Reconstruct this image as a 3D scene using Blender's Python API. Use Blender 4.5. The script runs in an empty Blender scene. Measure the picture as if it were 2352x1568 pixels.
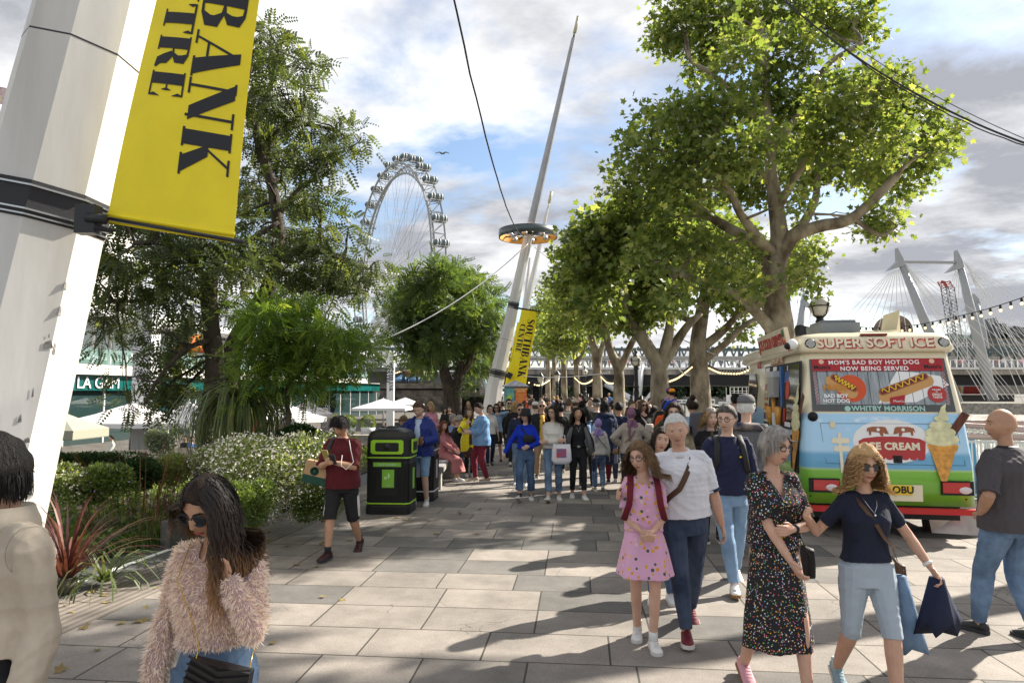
import bpy, math, random
import numpy as np
from math import sin, cos, pi, radians, atan2, sqrt
from mathutils import Vector, Matrix, noise
V = Vector
C = bpy.context.scene.collection
S = bpy.context.scene
# ---------------------------------------------------------------- camera, world, sun, exposure
F = 1568.0; YH = 898.0; EYE = 2.0
PITCH = math.atan((YH - 784) / F)
cam = bpy.data.cameras.new('camera'); camo = bpy.data.objects.new('camera', cam); C.objects.link(camo)
camo.location = (0, 0, EYE); camo.rotation_euler = (pi / 2 + PITCH, 0, 0)
cam.sensor_width = 36; cam.lens = 24; cam.clip_start = .1; cam.clip_end = 5000
S.camera = camo
SUN_EL = radians(36); SUN_AZ = radians(58)
sdir = V((sin(SUN_AZ) * cos(SUN_EL), cos(SUN_AZ) * cos(SUN_EL), sin(SUN_EL)))
sl = bpy.data.lights.new('sun', 'SUN'); sl.energy = 4.9; sl.angle = radians(.7); sl.color = (1, .93, .82)
so = bpy.data.objects.new('sun', sl); C.objects.link(so); so.rotation_euler = (-sdir).to_track_quat('-Z', 'Y').to_euler()
S.view_settings.view_transform = 'Standard'; S.view_settings.look = 'None'; S.view_settings.exposure = 1.34; S.view_settings.gamma = 1
w = bpy.data.worlds.new("World"); S.world = w; w.use_nodes = True
nt = w.node_tree; nt.nodes.clear()
def N(nt, t, **kw):
 n = nt.nodes.new(t)
 for k, v in kw.items():
  if k in n.inputs: n.inputs[k].default_value = v
  else: setattr(n, k, v)
 return n
L = lambda nt, a, b: nt.links.new(a, b)
sky = N(nt, 'ShaderNodeTexSky', sky_type='NISHITA', sun_disc=False, sun_elevation=SUN_EL, sun_rotation=SUN_AZ, air_density=1.0, dust_density=.6)
tc = N(nt, 'ShaderNodeTexCoord')
sx = N(nt, 'ShaderNodeSeparateXYZ'); L(nt, tc.outputs['Generated'], sx.inputs[0])
zz = N(nt, 'ShaderNodeMath', operation='ADD'); zz.inputs[1].default_value = .16; L(nt, sx.outputs[2], zz.inputs[0])
dv = N(nt, 'ShaderNodeVectorMath', operation='DIVIDE'); L(nt, tc.outputs['Generated'], dv.inputs[0])
cz = N(nt, 'ShaderNodeCombineXYZ'); [L(nt, zz.outputs[0], cz.inputs[i]) for i in range(3)]; L(nt, cz.outputs[0], dv.inputs[1])
mp = N(nt, 'ShaderNodeMapping'); mp.inputs['Location'].default_value = (5.1, 9.3, 0); mp.inputs['Rotation'].default_value = (0, 0, .9); mp.inputs['Scale'].default_value = (.8, 1.0, .8); L(nt, dv.outputs[0], mp.inputs[0])
n1 = N(nt, 'ShaderNodeTexNoise', Scale=1.15, Detail=9.0, Roughness=.58, Distortion=.25); L(nt, mp.outputs[0], n1.inputs['Vector'])
n2 = N(nt, 'ShaderNodeTexNoise', Scale=1.25, Detail=9.0, Roughness=.6); L(nt, mp.outputs[0], n2.inputs['Vector'])
r1 = N(nt, 'ShaderNodeValToRGB'); r1.color_ramp.elements[0].position = .38; r1.color_ramp.elements[1].position = .5; L(nt, n1.outputs[0], r1.inputs[0])
r2 = N(nt, 'ShaderNodeValToRGB'); e = r2.color_ramp.elements; e[0].position = .38; e[0].color = (1, 1, 1, 1); e[1].position = .6; e[1].color = (.36, .37, .41, 1); L(nt, n2.outputs[0], r2.inputs[0])
b1 = N(nt, 'ShaderNodeBackground', Strength=.075); L(nt, sky.outputs[0], b1.inputs[0])
b2 = N(nt, 'ShaderNodeBackground', Strength=.52); L(nt, r2.outputs[0], b2.inputs[0])
mx = N(nt, 'ShaderNodeMixShader'); L(nt, r1.outputs[0], mx.inputs[0]); L(nt, b1.outputs[0], mx.inputs[1]); L(nt, b2.outputs[0], mx.inputs[2])
wo = N(nt, 'ShaderNodeOutputWorld'); L(nt, mx.outputs[0], wo.inputs[0])
S.cycles.max_bounces = 6; S.cycles.transparent_max_bounces = 8; S.cycles.diffuse_bounces = 3; S.cycles.use_denoising = True
# ---------------------------------------------------------------- helpers
def P(px, py, Y):
 u = (px - 1176) / F; v = (784 - py) / F
 y = cos(PITCH) - v * sin(PITCH); z = sin(PITCH) + v * cos(PITCH)
 k = Y / y
 return V((u * k, Y, EYE + z * k))
def G(px, py, z=0.0):
 p = P(px, py, 1.0) - V((0, 0, EYE)); k = (z - EYE) / p.z
 return V((p.x * k, p.y * k, z))
MATS = {}
def M(key, col=(.5, .5, .5), rough=.6, metal=0., var=.0, vs=6., col2=None, bump=0., bs=60., spec=.4, scale=(1, 1, 1), emit=None, es=1., coat=0., det=4., alpha=None):
 if key in MATS: return MATS[key]
 m = bpy.data.materials.new(key); m.use_nodes = True; nt = m.node_tree; b = nt.nodes['Principled BSDF']
 b.inputs['Base Color'].default_value = (*col, 1); b.inputs['Roughness'].default_value = rough; b.inputs['Metallic'].default_value = metal
 b.inputs['Specular IOR Level'].default_value = spec; b.inputs['Coat Weight'].default_value = coat
 if emit: b.inputs['Emission Color'].default_value = (*emit, 1); b.inputs['Emission Strength'].default_value = es
 if var or bump or col2:
  tc = N(nt, 'ShaderNodeTexCoord'); mp = N(nt, 'ShaderNodeMapping'); mp.inputs['Scale'].default_value = scale; L(nt, tc.outputs['Object'], mp.inputs[0])
  if var or col2:
   n = N(nt, 'ShaderNodeTexNoise', Scale=vs, Detail=det, Roughness=.6); L(nt, mp.outputs[0], n.inputs['Vector'])
   r = N(nt, 'ShaderNodeValToRGB'); e = r.color_ramp.elements; e[0].position = .36; e[1].position = .64
   c2 = col2 or tuple(c * (1 - var) for c in col); e[0].color = (*c2, 1); e[1].color = (*[min(1, c * (1 + var * .35)) for c in col], 1)
   L(nt, n.outputs[0], r.inputs[0]); L(nt, r.outputs[0], b.inputs['Base Color'])
  if bump:
   n = N(nt, 'ShaderNodeTexNoise', Scale=bs, Detail=4.0, Roughness=.65); L(nt, mp.outputs[0], n.inputs['Vector'])
   bp = N(nt, 'ShaderNodeBump', Strength=bump, Distance=.02); L(nt, n.outputs[0], bp.inputs['Height']); L(nt, bp.outputs[0], b.inputs['Normal'])
 MATS[key] = m; return m
def GLASS(key, col=(.7, .8, .8), a=.35, rough=.03):
 if key in MATS: return MATS[key]
 m = bpy.data.materials.new(key); m.use_nodes = True; nt = m.node_tree; b = nt.nodes['Principled BSDF']
 b.inputs['Base Color'].default_value = (*col, 1); b.inputs['Roughness'].default_value = rough; b.inputs['Alpha'].default_value = a; b.inputs['Specular IOR Level'].default_value = 1.
 MATS[key] = m; return m
def frame(d):
 d = d.normalized(); a = V((0, 0, 1)) if abs(d.z) < .9 else V((1, 0, 0))
 s = d.cross(a).normalized(); return s, s.cross(d).normalized()
class MB:
 def __init__(s): s.v = []; s.f = []; s.m = []; s.sm = []
 def add(s, vs, fs, mi=0, smooth=False):
  o = len(s.v); s.v.extend([tuple(p) for p in vs])
  for f in fs: s.f.append([o + i for i in f]); s.m.append(mi); s.sm.append(smooth)
  return s
 def hexa(s, p, mi=0): return s.add(p, [(0, 3, 2, 1), (4, 5, 6, 7), (0, 1, 5, 4), (1, 2, 6, 5), (2, 3, 7, 6), (3, 0, 4, 7)], mi)
 def box(s, c, d, R=None, mi=0):
  x, y, z = d[0] / 2, d[1] / 2, d[2] / 2; c = V(c)
  ps = [V(q) for q in ((-x, -y, -z), (x, -y, -z), (x, y, -z), (-x, y, -z), (-x, -y, z), (x, -y, z), (x, y, z), (-x, y, z))]
  if R is not None: ps = [R @ q for q in ps]
  return s.hexa([c + q for q in ps], mi)
 def beam(s, a, b, w, h=None, mi=0):
  a = V(a); b = V(b); h = h or w; u, v = frame(b - a); u = u * w / 2; v = v * h / 2
  return s.hexa([a - u - v, a + u - v, a + u + v, a - u + v, b - u - v, b + u - v, b + u + v, b - u + v], mi)
 def rings(s, rs, mi=0, smooth=True, caps=True):
  n = len(rs[0]); o = []; fs = []
  for r in rs: o.extend(r)
  for k in range(len(rs) - 1):
   for i in range(n):
    j = (i + 1) % n; fs.append((k * n + i, k * n + j, (k + 1) * n + j, (k + 1) * n + i))
  if caps: fs.append(tuple(range(n))[::-1]); fs.append(tuple((len(rs) - 1) * n + i for i in range(n)))
  return s.add(o, fs, mi, smooth)
 def tube(s, pts, r, n=8, mi=0, smooth=True, caps=True, wob=0, ph=0.):
  pts = [V(p) for p in pts]; k = len(pts)
  if not hasattr(r, '__len__'): r = [r] * k
  rs = []; u = None
  for i in range(k):
   d = (pts[min(i + 1, k - 1)] - pts[max(i - 1, 0)]); d = d.normalized() if d.length > 1e-9 else V((0, 0, 1))
   if u is None: u, _ = frame(d)
   u = (u - d * u.dot(d)); u = u.normalized() if u.length > 1e-6 else frame(d)[0]; v = d.cross(u)
   rr = r[i]; rx, ry = rr if hasattr(rr, '__len__') else (rr, rr)
   rs.append([pts[i] + (u * rx * cos(t) + v * ry * sin(t)) * (1 + (wob * noise.noise(pts[i] * 2.2 + V((cos(t), sin(t), 0)) * .8) if wob else 0)) for t in [ph + 2 * pi * q / n for q in range(n)]])
  return s.rings(rs, mi, smooth, caps)
 def lathe(s, prof, org=(0, 0, 0), n=16, mi=0, smooth=True, R=None):
  org = V(org); rs = [[org + (R @ V((r * cos(t), r * sin(t), z)) if R is not None else V((r * cos(t), r * sin(t), z))) for t in [2 * pi * q / n for q in range(n)]] for r, z in prof]
  return s.rings(rs, mi, smooth)
 def prism(s, poly, org, U, W, d=.01, mi=0):
  org = V(org); U = V(U); W = V(W); Nn = U.cross(W).normalized() * d; n = len(poly)
  a = [org + U * x + W * y for x, y in poly]; b = [p + Nn for p in a]
  return s.add(a + b, [tuple(range(n))[::-1], tuple(range(n, 2 * n))] + [(i, (i + 1) % n, n + (i + 1) % n, n + i) for i in range(n)], mi)
 def ball(s, c, r, n=10, mi=0):
  c = V(c); r = r if hasattr(r, '__len__') else (r, r, r); m = max(4, n // 2 + 1)
  rs = [[c + V((r[0] * sin(a) * cos(t), r[1] * sin(a) * sin(t), -r[2] * cos(a))) for t in [2 * pi * q / n for q in range(n)]] for a in [.001 + (pi - .002) * k / m for k in range(m + 1)]]
  return s.rings(rs, mi)
 def mesh(s, name, mats):
  me = bpy.data.meshes.new(name); me.from_pydata(s.v, [], s.f)
  for m in (mats if isinstance(mats, (list, tuple)) else [mats]): me.materials.append(m)
  me.polygons.foreach_set('material_index', s.m); me.polygons.foreach_set('use_smooth', s.sm); me.update(); return me
WORLD = set()
def link(name, me, parent=None):
 o = bpy.data.objects.new(name, me); C.objects.link(o)
 if parent is not None:
  o.parent = parent
  if parent.name in WORLD: o.matrix_parent_inverse = Matrix.Translation(-V(parent.location))
 return o
def obj(name, mb, mats, parent=None): return link(name, mb.mesh(name, mats), parent)
def tag(o, label, cat, group=None):
 o['label'] = label; o['category'] = cat
 if group: o['group'] = group
 return o
def thing(name, label, cat, loc=(0, 0, 0), group=None, rz=None):
 o = bpy.data.objects.new(name, None); o.empty_display_size = .1; C.objects.link(o); o.location = loc
 if rz is None: WORLD.add(o.name)
 else: o.rotation_euler = (0, 0, rz)
 return tag(o, label, cat, group)
def struct(name, mb, mats, kind='structure'):
 o = obj(name, mb, mats); o['kind'] = kind; return o
def dup(root, loc, rz=0, label=None, group=None):
 r = root.copy(); C.objects.link(r); r.location = loc; r.rotation_euler = (0, 0, rz)
 if label: r['label'] = label
 if group: r['group'] = group
 for ch in list(root.children):
  c = ch.copy(); C.objects.link(c); c.parent = r
  for g in list(ch.children):
   d = g.copy(); C.objects.link(d); d.parent = c
 return r
def textmesh(txt, size, align='CENTER', ext=.002, bold=0.0, space=1.0, sxs=1.0):
 cu = bpy.data.curves.new('t', 'FONT'); cu.body = txt; cu.size = size; cu.align_x = align; cu.align_y = 'CENTER'; cu.extrude = ext; cu.offset = bold; cu.space_character = space; cu.resolution_u = 3
 o = bpy.data.objects.new('t', cu); me = bpy.data.meshes.new_from_object(o)
 bpy.data.objects.remove(o); bpy.data.curves.remove(cu); return me
def text(name, txt, size, org, U, W, mat, parent=None, align='CENTER', ext=.002, bold=0.0, space=1.0, shear=0.):
 me = textmesh(txt, size, align, ext, bold, space); U = V(U); W = V(W); Nn = U.normalized().cross(W.normalized())
 me.transform(Matrix.Translation(V(org)) @ Matrix(((U.x, W.x, Nn.x), (U.y, W.y, Nn.y), (U.z, W.z, Nn.z))).to_4x4())
 me.materials.append(mat); return link(name, me, parent)
def npmesh(name, v, k, mats, att=None, smooth=False, quadfaces=None, mi=None):
 """v (n,3); faces = consecutive k-gons unless quadfaces (m,k) given"""
 v = np.ascontiguousarray(v, np.float32); me = bpy.data.meshes.new(name); me.vertices.add(len(v)); me.vertices.foreach_set('co', v.ravel())
 idx = np.arange(len(v), dtype=np.int32) if quadfaces is None else np.ascontiguousarray(quadfaces, np.int32).ravel()
 nf = len(idx) // k; me.loops.add(len(idx)); me.loops.foreach_set('vertex_index', idx)
 me.polygons.add(nf); me.polygons.foreach_set('loop_start', np.arange(nf, dtype=np.int32) * k)
 me.polygons.foreach_set('use_smooth', np.full(nf, smooth))
 for m in (mats if isinstance(mats, (list, tuple)) else [mats]): me.materials.append(m)
 if mi is not None: me.polygons.foreach_set('material_index', np.asarray(mi, np.int32))
 if att is not None:
  a = me.attributes.new('lv', 'FLOAT', 'FACE'); a.data.foreach_set('value', np.asarray(att, np.float32))
 me.update(calc_edges=True); return me
def LEAF(key, c0, c1, c2, tr=.35, rough=.5):
 if key in MATS: return MATS[key]
 m = bpy.data.materials.new(key); m.use_nodes = True; nt = m.node_tree; b = nt.nodes['Principled BSDF']; b.inputs['Roughness'].default_value = rough
 b.inputs['Specular IOR Level'].default_value = .35
 a = N(nt, 'ShaderNodeAttribute', attribute_name='lv'); r = N(nt, 'ShaderNodeValToRGB'); e = r.color_ramp.elements; e[0].color = (*c0, 1); e[1].color = (*c2, 1); e.new(.5).color = (*c1, 1)
 L(nt, a.outputs['Fac'], r.inputs[0]); L(nt, r.outputs[0], b.inputs['Base Color'])
 t = N(nt, 'ShaderNodeBsdfTranslucent'); mc = N(nt, 'ShaderNodeMix', data_type='RGBA', blend_type='MULTIPLY'); mc.inputs[0].default_value = 1.; L(nt, r.outputs[0], mc.inputs[6]); mc.inputs[7].default_value = (2.3, 2.2, .9, 1); L(nt, mc.outputs[2], t.inputs[0])
 mx = N(nt, 'ShaderNodeMixShader'); mx.inputs[0].default_value = tr; L(nt, b.outputs[0], mx.inputs[1]); L(nt, t.outputs[0], mx.inputs[2]); L(nt, mx.outputs[0], nt.nodes['Material Output'].inputs[0])
 MATS[key] = m; return m
# ---------------------------------------------------------------- base materials
WHITE = M('white_paint', (.74, .74, .72), .45, var=.12, vs=2.)
GREYM = M('grey_metal', (.3, .31, .32), .4, .6); DARK = M('dark_metal', (.02, .021, .024), .45); BLACK = M('black_matt', (.012, .012, .013), .6)
STEEL = M('steel', (.45, .46, .47), .3, .9); CONC = M('concrete', (.3, .28, .25), .9, var=.4, vs=3., bump=.3)
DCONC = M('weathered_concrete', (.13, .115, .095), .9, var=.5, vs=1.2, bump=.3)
TGL = GLASS('tinted_glass', (.04, .08, .08), .8)
rng = np.random.default_rng(7); random.seed(5)
# ---------------------------------------------------------------- ground
def paving():
 m = bpy.data.materials.new('stone_paving'); m.use_nodes = True; nt = m.node_tree; b = nt.nodes['Principled BSDF']
 tc = N(nt, 'ShaderNodeTexCoord'); mp = N(nt, 'ShaderNodeMapping'); mp.inputs['Rotation'].default_value = (0, 0, radians(5.5)); mp.inputs['Location'].default_value = (.35, .17, 0); L(nt, tc.outputs['Object'], mp.inputs[0])
 # gentle warp so that the joints are not ruler straight
 nw = N(nt, 'ShaderNodeTexNoise', Scale=.35, Detail=1.0); L(nt, mp.outputs[0], nw.inputs['Vector'])
 ws = N(nt, 'ShaderNodeVectorMath', operation='SCALE'); ws.inputs['Scale'].default_value = .06; L(nt, nw.outputs[1], ws.inputs[0])
 wa = N(nt, 'ShaderNodeVectorMath', operation='ADD'); L(nt, mp.outputs[0], wa.inputs[0]); L(nt, ws.outputs[0], wa.inputs[1])
 br = N(nt, 'ShaderNodeTexBrick'); br.inputs['Scale'].default_value = 1.; br.inputs['Brick Width'].default_value = .96; br.inputs['Row Height'].default_value = .6; br.inputs['Mortar Size'].default_value = .009; br.inputs['Mortar Smooth'].default_value = .3
 br.inputs['Color1'].default_value = (0, 0, 0, 1); br.inputs['Color2'].default_value = (1, 1, 1, 1); br.inputs['Mortar'].default_value = (.5, .5, .5, 1); br.offset = .37; br.offset_frequency = 3; br.squash = .82; br.squash_frequency = 4
 L(nt, wa.outputs[0], br.inputs['Vector'])
 r = N(nt, 'ShaderNodeValToRGB'); e = r.color_ramp.elements; e[0].position = 0; e[0].color = (.135, .128, .118, 1); e[1].position = 1; e[1].color = (.31, .275, .24, 1); r.color_ramp.elements.new(.3).color = (.235, .21, .185, 1); r.color_ramp.elements.new(.2).color = (.165, .155, .142, 1); r.color_ramp.elements.new(.7).color = (.27, .24, .21, 1)
 L(nt, br.outputs['Color'], r.inputs[0])
 n1 = N(nt, 'ShaderNodeTexNoise', Scale=1.7, Detail=8.0, Roughness=.7); L(nt, mp.outputs[0], n1.inputs['Vector'])
 n2 = N(nt, 'ShaderNodeTexNoise', Scale=70., Detail=3.0, Roughness=.7); L(nt, mp.outputs[0], n2.inputs['Vector'])
 def mr(x, a, b2, c, d):
  q = N(nt, 'ShaderNodeMapRange'); q.inputs[1].default_value = a; q.inputs[2].default_value = b2; q.inputs[3].default_value = c; q.inputs[4].default_value = d; L(nt, x, q.inputs[0]); return q.outputs[0]
 m1 = N(nt, 'ShaderNodeMath', operation='MULTIPLY'); L(nt, mr(n1.outputs[0], .3, .7, .62, 1.16), m1.inputs[0]); L(nt, mr(n2.outputs[0], .3, .7, .78, 1.18), m1.inputs[1])
 # gum spots
 vo = N(nt, 'ShaderNodeTexVoronoi', Scale=2.3); L(nt, mp.outputs[0], vo.inputs['Vector'])
 m2 = N(nt, 'ShaderNodeMath', operation='MULTIPLY'); L(nt, m1.outputs[0], m2.inputs[0]); L(nt, mr(vo.outputs['Distance'], .03, .05, .7, 1.), m2.inputs[1])
 # hairline cracks
 vc = N(nt, 'ShaderNodeTexVoronoi', Scale=.75, feature='DISTANCE_TO_EDGE');
 nn = N(nt, 'ShaderNodeTexNoise', Scale=5., Detail=6.0); L(nt, mp.outputs[0], nn.inputs['Vector'])
 s2 = N(nt, 'ShaderNodeVectorMath', operation='SCALE'); s2.inputs['Scale'].default_value = .2; L(nt, nn.outputs[1], s2.inputs[0]); a2 = N(nt, 'ShaderNodeVectorMath', operation='ADD'); L(nt, mp.outputs[0], a2.inputs[0]); L(nt, s2.outputs[0], a2.inputs[1]); L(nt, a2.outputs[0], vc.inputs['Vector'])
 nm = N(nt, 'ShaderNodeTexNoise', Scale=.6, Detail=1.0); L(nt, mp.outputs[0], nm.inputs['Vector'])
 ck = mr(vc.outputs['Distance'], .0005, .003, 0, 1); cm = N(nt, 'ShaderNodeMath', operation='MAXIMUM'); L(nt, ck, cm.inputs[0]); L(nt, mr(nm.outputs[0], .6, .57, 0, 1), cm.inputs[1])
 m3 = N(nt, 'ShaderNodeMath', operation='MULTIPLY'); L(nt, m2.outputs[0], m3.inputs[0]); L(nt, mr(cm.outputs[0], 0, 1, .35, 1), m3.inputs[1])
 mc = N(nt, 'ShaderNodeVectorMath', operation='SCALE'); L(nt, r.outputs[0], mc.inputs[0]); L(nt, m3.outputs[0], mc.inputs['Scale'])
 mo = N(nt, 'ShaderNodeMix', data_type='RGBA'); L(nt, br.outputs['Fac'], mo.inputs[0]); L(nt, mc.outputs[0], mo.inputs[6]); mo.inputs[7].default_value = (.055, .05, .04, 1)
 L(nt, mo.outputs[2], b.inputs['Base Color'])
 b.inputs['Roughness'].default_value = .82; b.inputs['Specular IOR Level'].default_value = .3
 h = N(nt, 'ShaderNodeMath', operation='SUBTRACT'); L(nt, m1.outputs[0], h.inputs[0]); L(nt, br.outputs['Fac'], h.inputs[1])
 bp = N(nt, 'ShaderNodeBump', Strength=.45, Distance=.008); L(nt, h.outputs[0], bp.inputs['Height']); L(nt, bp.outputs[0], b.inputs['Normal'])
 return m
DY = .137  # promenade direction: X gains .137 per metre of Y
def pl(off, y): return V((off + DY * y, y, 0))     # a line running along the promenade
# planter kerb: passes G(160,1345) and G(830,1105)
k0 = G(160, 1345); k1 = G(830, 1105); KOFF = k0.x - (k1.x - k0.x) / (k1.y - k0.y) * k0.y; KS = (k1.x - k0.x) / (k1.y - k0.y)
def kl(y, o=0.): return (KOFF + KS * y + o, y)
RIV = 8.9   # river wall line offset
def sheet(name, poly, z, mat, t=None):
 mb = MB(); mb.prism(poly, (0, 0, z), (1, 0, 0), (0, 1, 0), -(t or .3) if t is None else -t); mb.f = [f[::-1] for f in mb.f]
 return struct(name, mb, mat)
PAV = paving()
def riv(y): return RIV + (y * .05 if y < 60 else 3.0 + (y - 60) * .05)
sheet('promenade', [(-12, -15), (riv(-15), -15), (riv(160), 160), (-8, 160), (kl(26)[0], 26), kl(3), (-6, 2)], 0, PAV, .5)
M_TERR = M('terrace_paving', (.11, .1, .085), .85, var=.35, vs=1.2)
mb = MB(); mb.box((0, 0, -5.6), (4000, 4000, .1)); ter = struct('ground', mb, M('ground_soil', (.12, .11, .09), .95, var=.3, vs=.1))
mb = MB(); mb.box((-46, 90, -2.25), (90, 240, .5)); struct('lower_terrace', mb, M_TERR)
WAT = bpy.data.materials.new('river_water'); WAT.use_nodes = True; nt = WAT.node_tree; b = nt.nodes['Principled BSDF']; b.inputs['Base Color'].default_value = (.32, .29, .22, 1); b.inputs['Roughness'].default_value = .22; b.inputs['Specular IOR Level'].default_value = .55
tc = N(nt, 'ShaderNodeTexCoord'); n = N(nt, 'ShaderNodeTexNoise', Scale=.9, Detail=6.0, Roughness=.65); L(nt, tc.outputs['Object'], n.inputs['Vector']); bp = N(nt, 'ShaderNodeBump', Strength=.9, Distance=.5); L(nt, n.outputs[0], bp.inputs['Height']); L(nt, bp.outputs[0], b.inputs['Normal'])
mb = MB(); mb.prism([(riv(-15) + .4, -15), (1500, -15), (1500, 330), (10, 330), (riv(160) - 2, 160), (riv(60) + .4, 60)][::1], (0, 0, -3.6), (1, 0, 0), (0, 1, 0), -.2); struct('river_water', mb, WAT)
mb = MB()
for a, b_ in ((-15, 60), (60, 160)):
 mb.hexa([V((riv(a), a, -6)), V((riv(a) + .5, a, -6)), V((riv(b_) + .5, b_, -6)), V((riv(b_), b_, -6)), V((riv(a), a, .12)), V((riv(a) + .5, a, .12)), V((riv(b_) + .5, b_, .12)), V((riv(b_), b_, .12))])
tag(obj('river_wall', mb, M('granite', (.3, .29, .28), .7, var=.3, vs=8., bump=.2)), 'low grey granite river wall under the railing along the promenade edge', 'wall')
# ribbed tactile strip + brick band + white line + kerb beside the planter
def rib():
 m = bpy.data.materials.new('ribbed_paving'); m.use_nodes = True; nt = m.node_tree; b = nt.nodes['Principled BSDF']; b.inputs['Roughness'].default_value = .85
 tc = N(nt, 'ShaderNodeTexCoord'); mp = N(nt, 'ShaderNodeMapping'); mp.inputs['Rotation'].default_value = (0, 0, math.atan(KS)); L(nt, tc.outputs['Object'], mp.inputs[0])
 wv = N(nt, 'ShaderNodeTexWave', Scale=3.4, Distortion=.3); L(nt, mp.outputs[0], wv.inputs['Vector']); wv.inputs['Detail Scale'].default_value = 2
 n = N(nt, 'ShaderNodeTexNoise', Scale=3., Detail=6.0); L(nt, tc.outputs['Object'], n.inputs['Vector'])
 mx = N(nt, 'ShaderNodeMix', data_type='RGBA'); L(nt, wv.outputs[1], mx.inputs[0]); mx.inputs[6].default_value = (.13, .11, .09, 1); mx.inputs[7].default_value = (.2, .175, .15, 1)
 m2 = N(nt, 'ShaderNodeMix', data_type='RGBA', blend_type='MULTIPLY'); m2.inputs[0].default_value = .7; L(nt, mx.outputs[2], m2.inputs[6]); L(nt, n.outputs[0], m2.inputs[7])
 m3 = N(nt, 'ShaderNodeVectorMath', operation='SCALE'); m3.inputs['Scale'].default_value = 1.6; L(nt, m2.outputs[2], m3.inputs[0]); L(nt, m3.outputs[0], b.inputs['Base Color'])
 bp = N(nt, 'ShaderNodeBump', Strength=.5, Distance=.01); L(nt, wv.outputs[1], bp.inputs['Height']); L(nt, bp.outputs[0], b.inputs['Normal']); return m
RIB = rib()
def strip(name, o0, o1, z0, z1, y0, y1, mat):
 mb = MB(); a, b_, c, d = kl(y0, o0), kl(y0, o1), kl(y1, o1), kl(y1, o0)
 mb.hexa([V((*q, z0)) for q in (a, b_, c, d)] + [V((*q, z1)) for q in (a, b_, c, d)]); return struct(name, mb, mat)
KERB = M('dark_granite', (.1, .1, .1), .75, var=.35, vs=9., bump=.2)
strip('ribbed_pavement', .30, 1.05, -.05, .006, 2.5, 24, RIB)
strip('kerb_pavement', -.42, .30, -.05, .010, 2.5, 24, KERB)
strip('white_line', -.02, .045, 0.0, .018, 2.5, 9.0, M('white_line', (.8, .8, .77), .6))
mb = MB(); mb.prism([kl(3, -.42), kl(26, -.42), (kl(26)[0] - 7, 26), (-14, 22), (-14, 3)], (0, 0, -2.2), (1, 0, 0), (0, 1, 0), 2.24)
mb.f = [f[::-1] if len(f) > 4 else f for f in mb.f]; struct('planter_soil', mb, M('soil', (.045, .035, .025), .95, var=.4, vs=20., bump=.5))
# ---------------------------------------------------------------- foliage tools
def rnd(n, k=3): return rng.normal(size=(n, k))
def unit(a): return a / np.maximum(np.linalg.norm(a, axis=-1, keepdims=True), 1e-9)
def scatter(temp, k, cen, ax, nrm, size, att, name, mat):
 """temp (nv,3): x side, y along, z normal; consecutive k-gons"""
 ax = unit(ax); sd = unit(np.cross(ax, nrm)); nr = np.cross(sd, ax)
 T = np.asarray(temp, np.float32); nf = len(T) // k
 v = cen[:, None, :] + size[:, None, None] * (T[None, :, 0:1] * sd[:, None] + T[None, :, 1:2] * ax[:, None] + T[None, :, 2:3] * nr[:, None])
 return npmesh(name, v.reshape(-1, 3), k, mat, np.repeat(att, nf))
T_PLANE = [(0, 0, 0), (.42, -.02, .08), (.3, .24, .03), (.6, .5, .1), (.24, .56, 0), (0, 1, -.06), (-.24, .56, 0), (-.6, .5, .1), (-.3, .24, .03), (-.42, -.02, .08)]
T_OVAL = [(0, 0, 0), (.26, .35, .05), (.16, .75, .02), (0, 1, -.05), (-.16, .75, .02), (-.26, .35, .05)]
T_DIA = [(0, 0, 0), (.3, .45, .05), (0, 1, -.03), (-.3, .45, .05)]
def t_frond(np_=7, ln=.2, wd=.075):
 t = []
 for i in range(np_):
  y = .12 + .88 * i / (np_ - 1); zd = -.22 * y * y
  l = ln * (1.1 - .5 * abs(y - .45));
  for s in (1, -1):
   t += [(0, y, zd), (s * l * .5, y + .05 + wd * .5, zd - .01), (s * l, y + .09, zd - .04), (s * l * .5, y + .03 - wd * .5, zd - .02)]
 return t
T_FROND = t_frond(6, .26, .15)
BARK_PL = M('plane_bark', (.36, .31, .23), .9, col2=(.1, .075, .05), vs=2.6, bump=.6, bs=14., det=7., scale=(1, 1, .55))
BARK_DK = M('dark_bark', (.07, .055, .042), .95, var=.5, vs=8., bump=.9, bs=22., scale=(1, 1, .25))
BARK_MD = M('brown_bark', (.1, .085, .065), .95, var=.5, vs=8., bump=.8, bs=22., scale=(1, 1, .3))
LF_PLANE = LEAF('plane_leaves', (.045, .075, .026), (.13, .18, .052), (.31, .33, .14), .42)
LF_LOC = LEAF('locust_leaves', (.035, .052, .024), (.07, .095, .038), (.19, .21, .075), .35)
LF_SM = LEAF('young_tree_leaves', (.045, .085, .02), (.11, .18, .035), (.32, .38, .09), .45)
LF_MID = LEAF('far_tree_leaves', (.04, .07, .026), (.075, .12, .04), (.2, .25, .07), .38)
def wander(a, b, r0, r1, k=6, amp=.12, sag=0.):
 a = V(a); b = V(b); d = (b - a); l = d.length; u, v = frame(d); p1, p2 = random.uniform(-1, 1), random.uniform(-1, 1); pts = []; rs = []
 for i in range(k + 1):
  t = i / k; s_ = sin(pi * t); pts.append(a + d * t + (u * p1 + v * p2) * amp * l * s_ + V((0, 0, sag * s_ * l)) + V([random.uniform(-.02, .02) * l for _ in range(3)]) * (1 if 0 < i < k else 0)); rs.append(r0 + (r1 - r0) * t)
 return pts, rs
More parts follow.
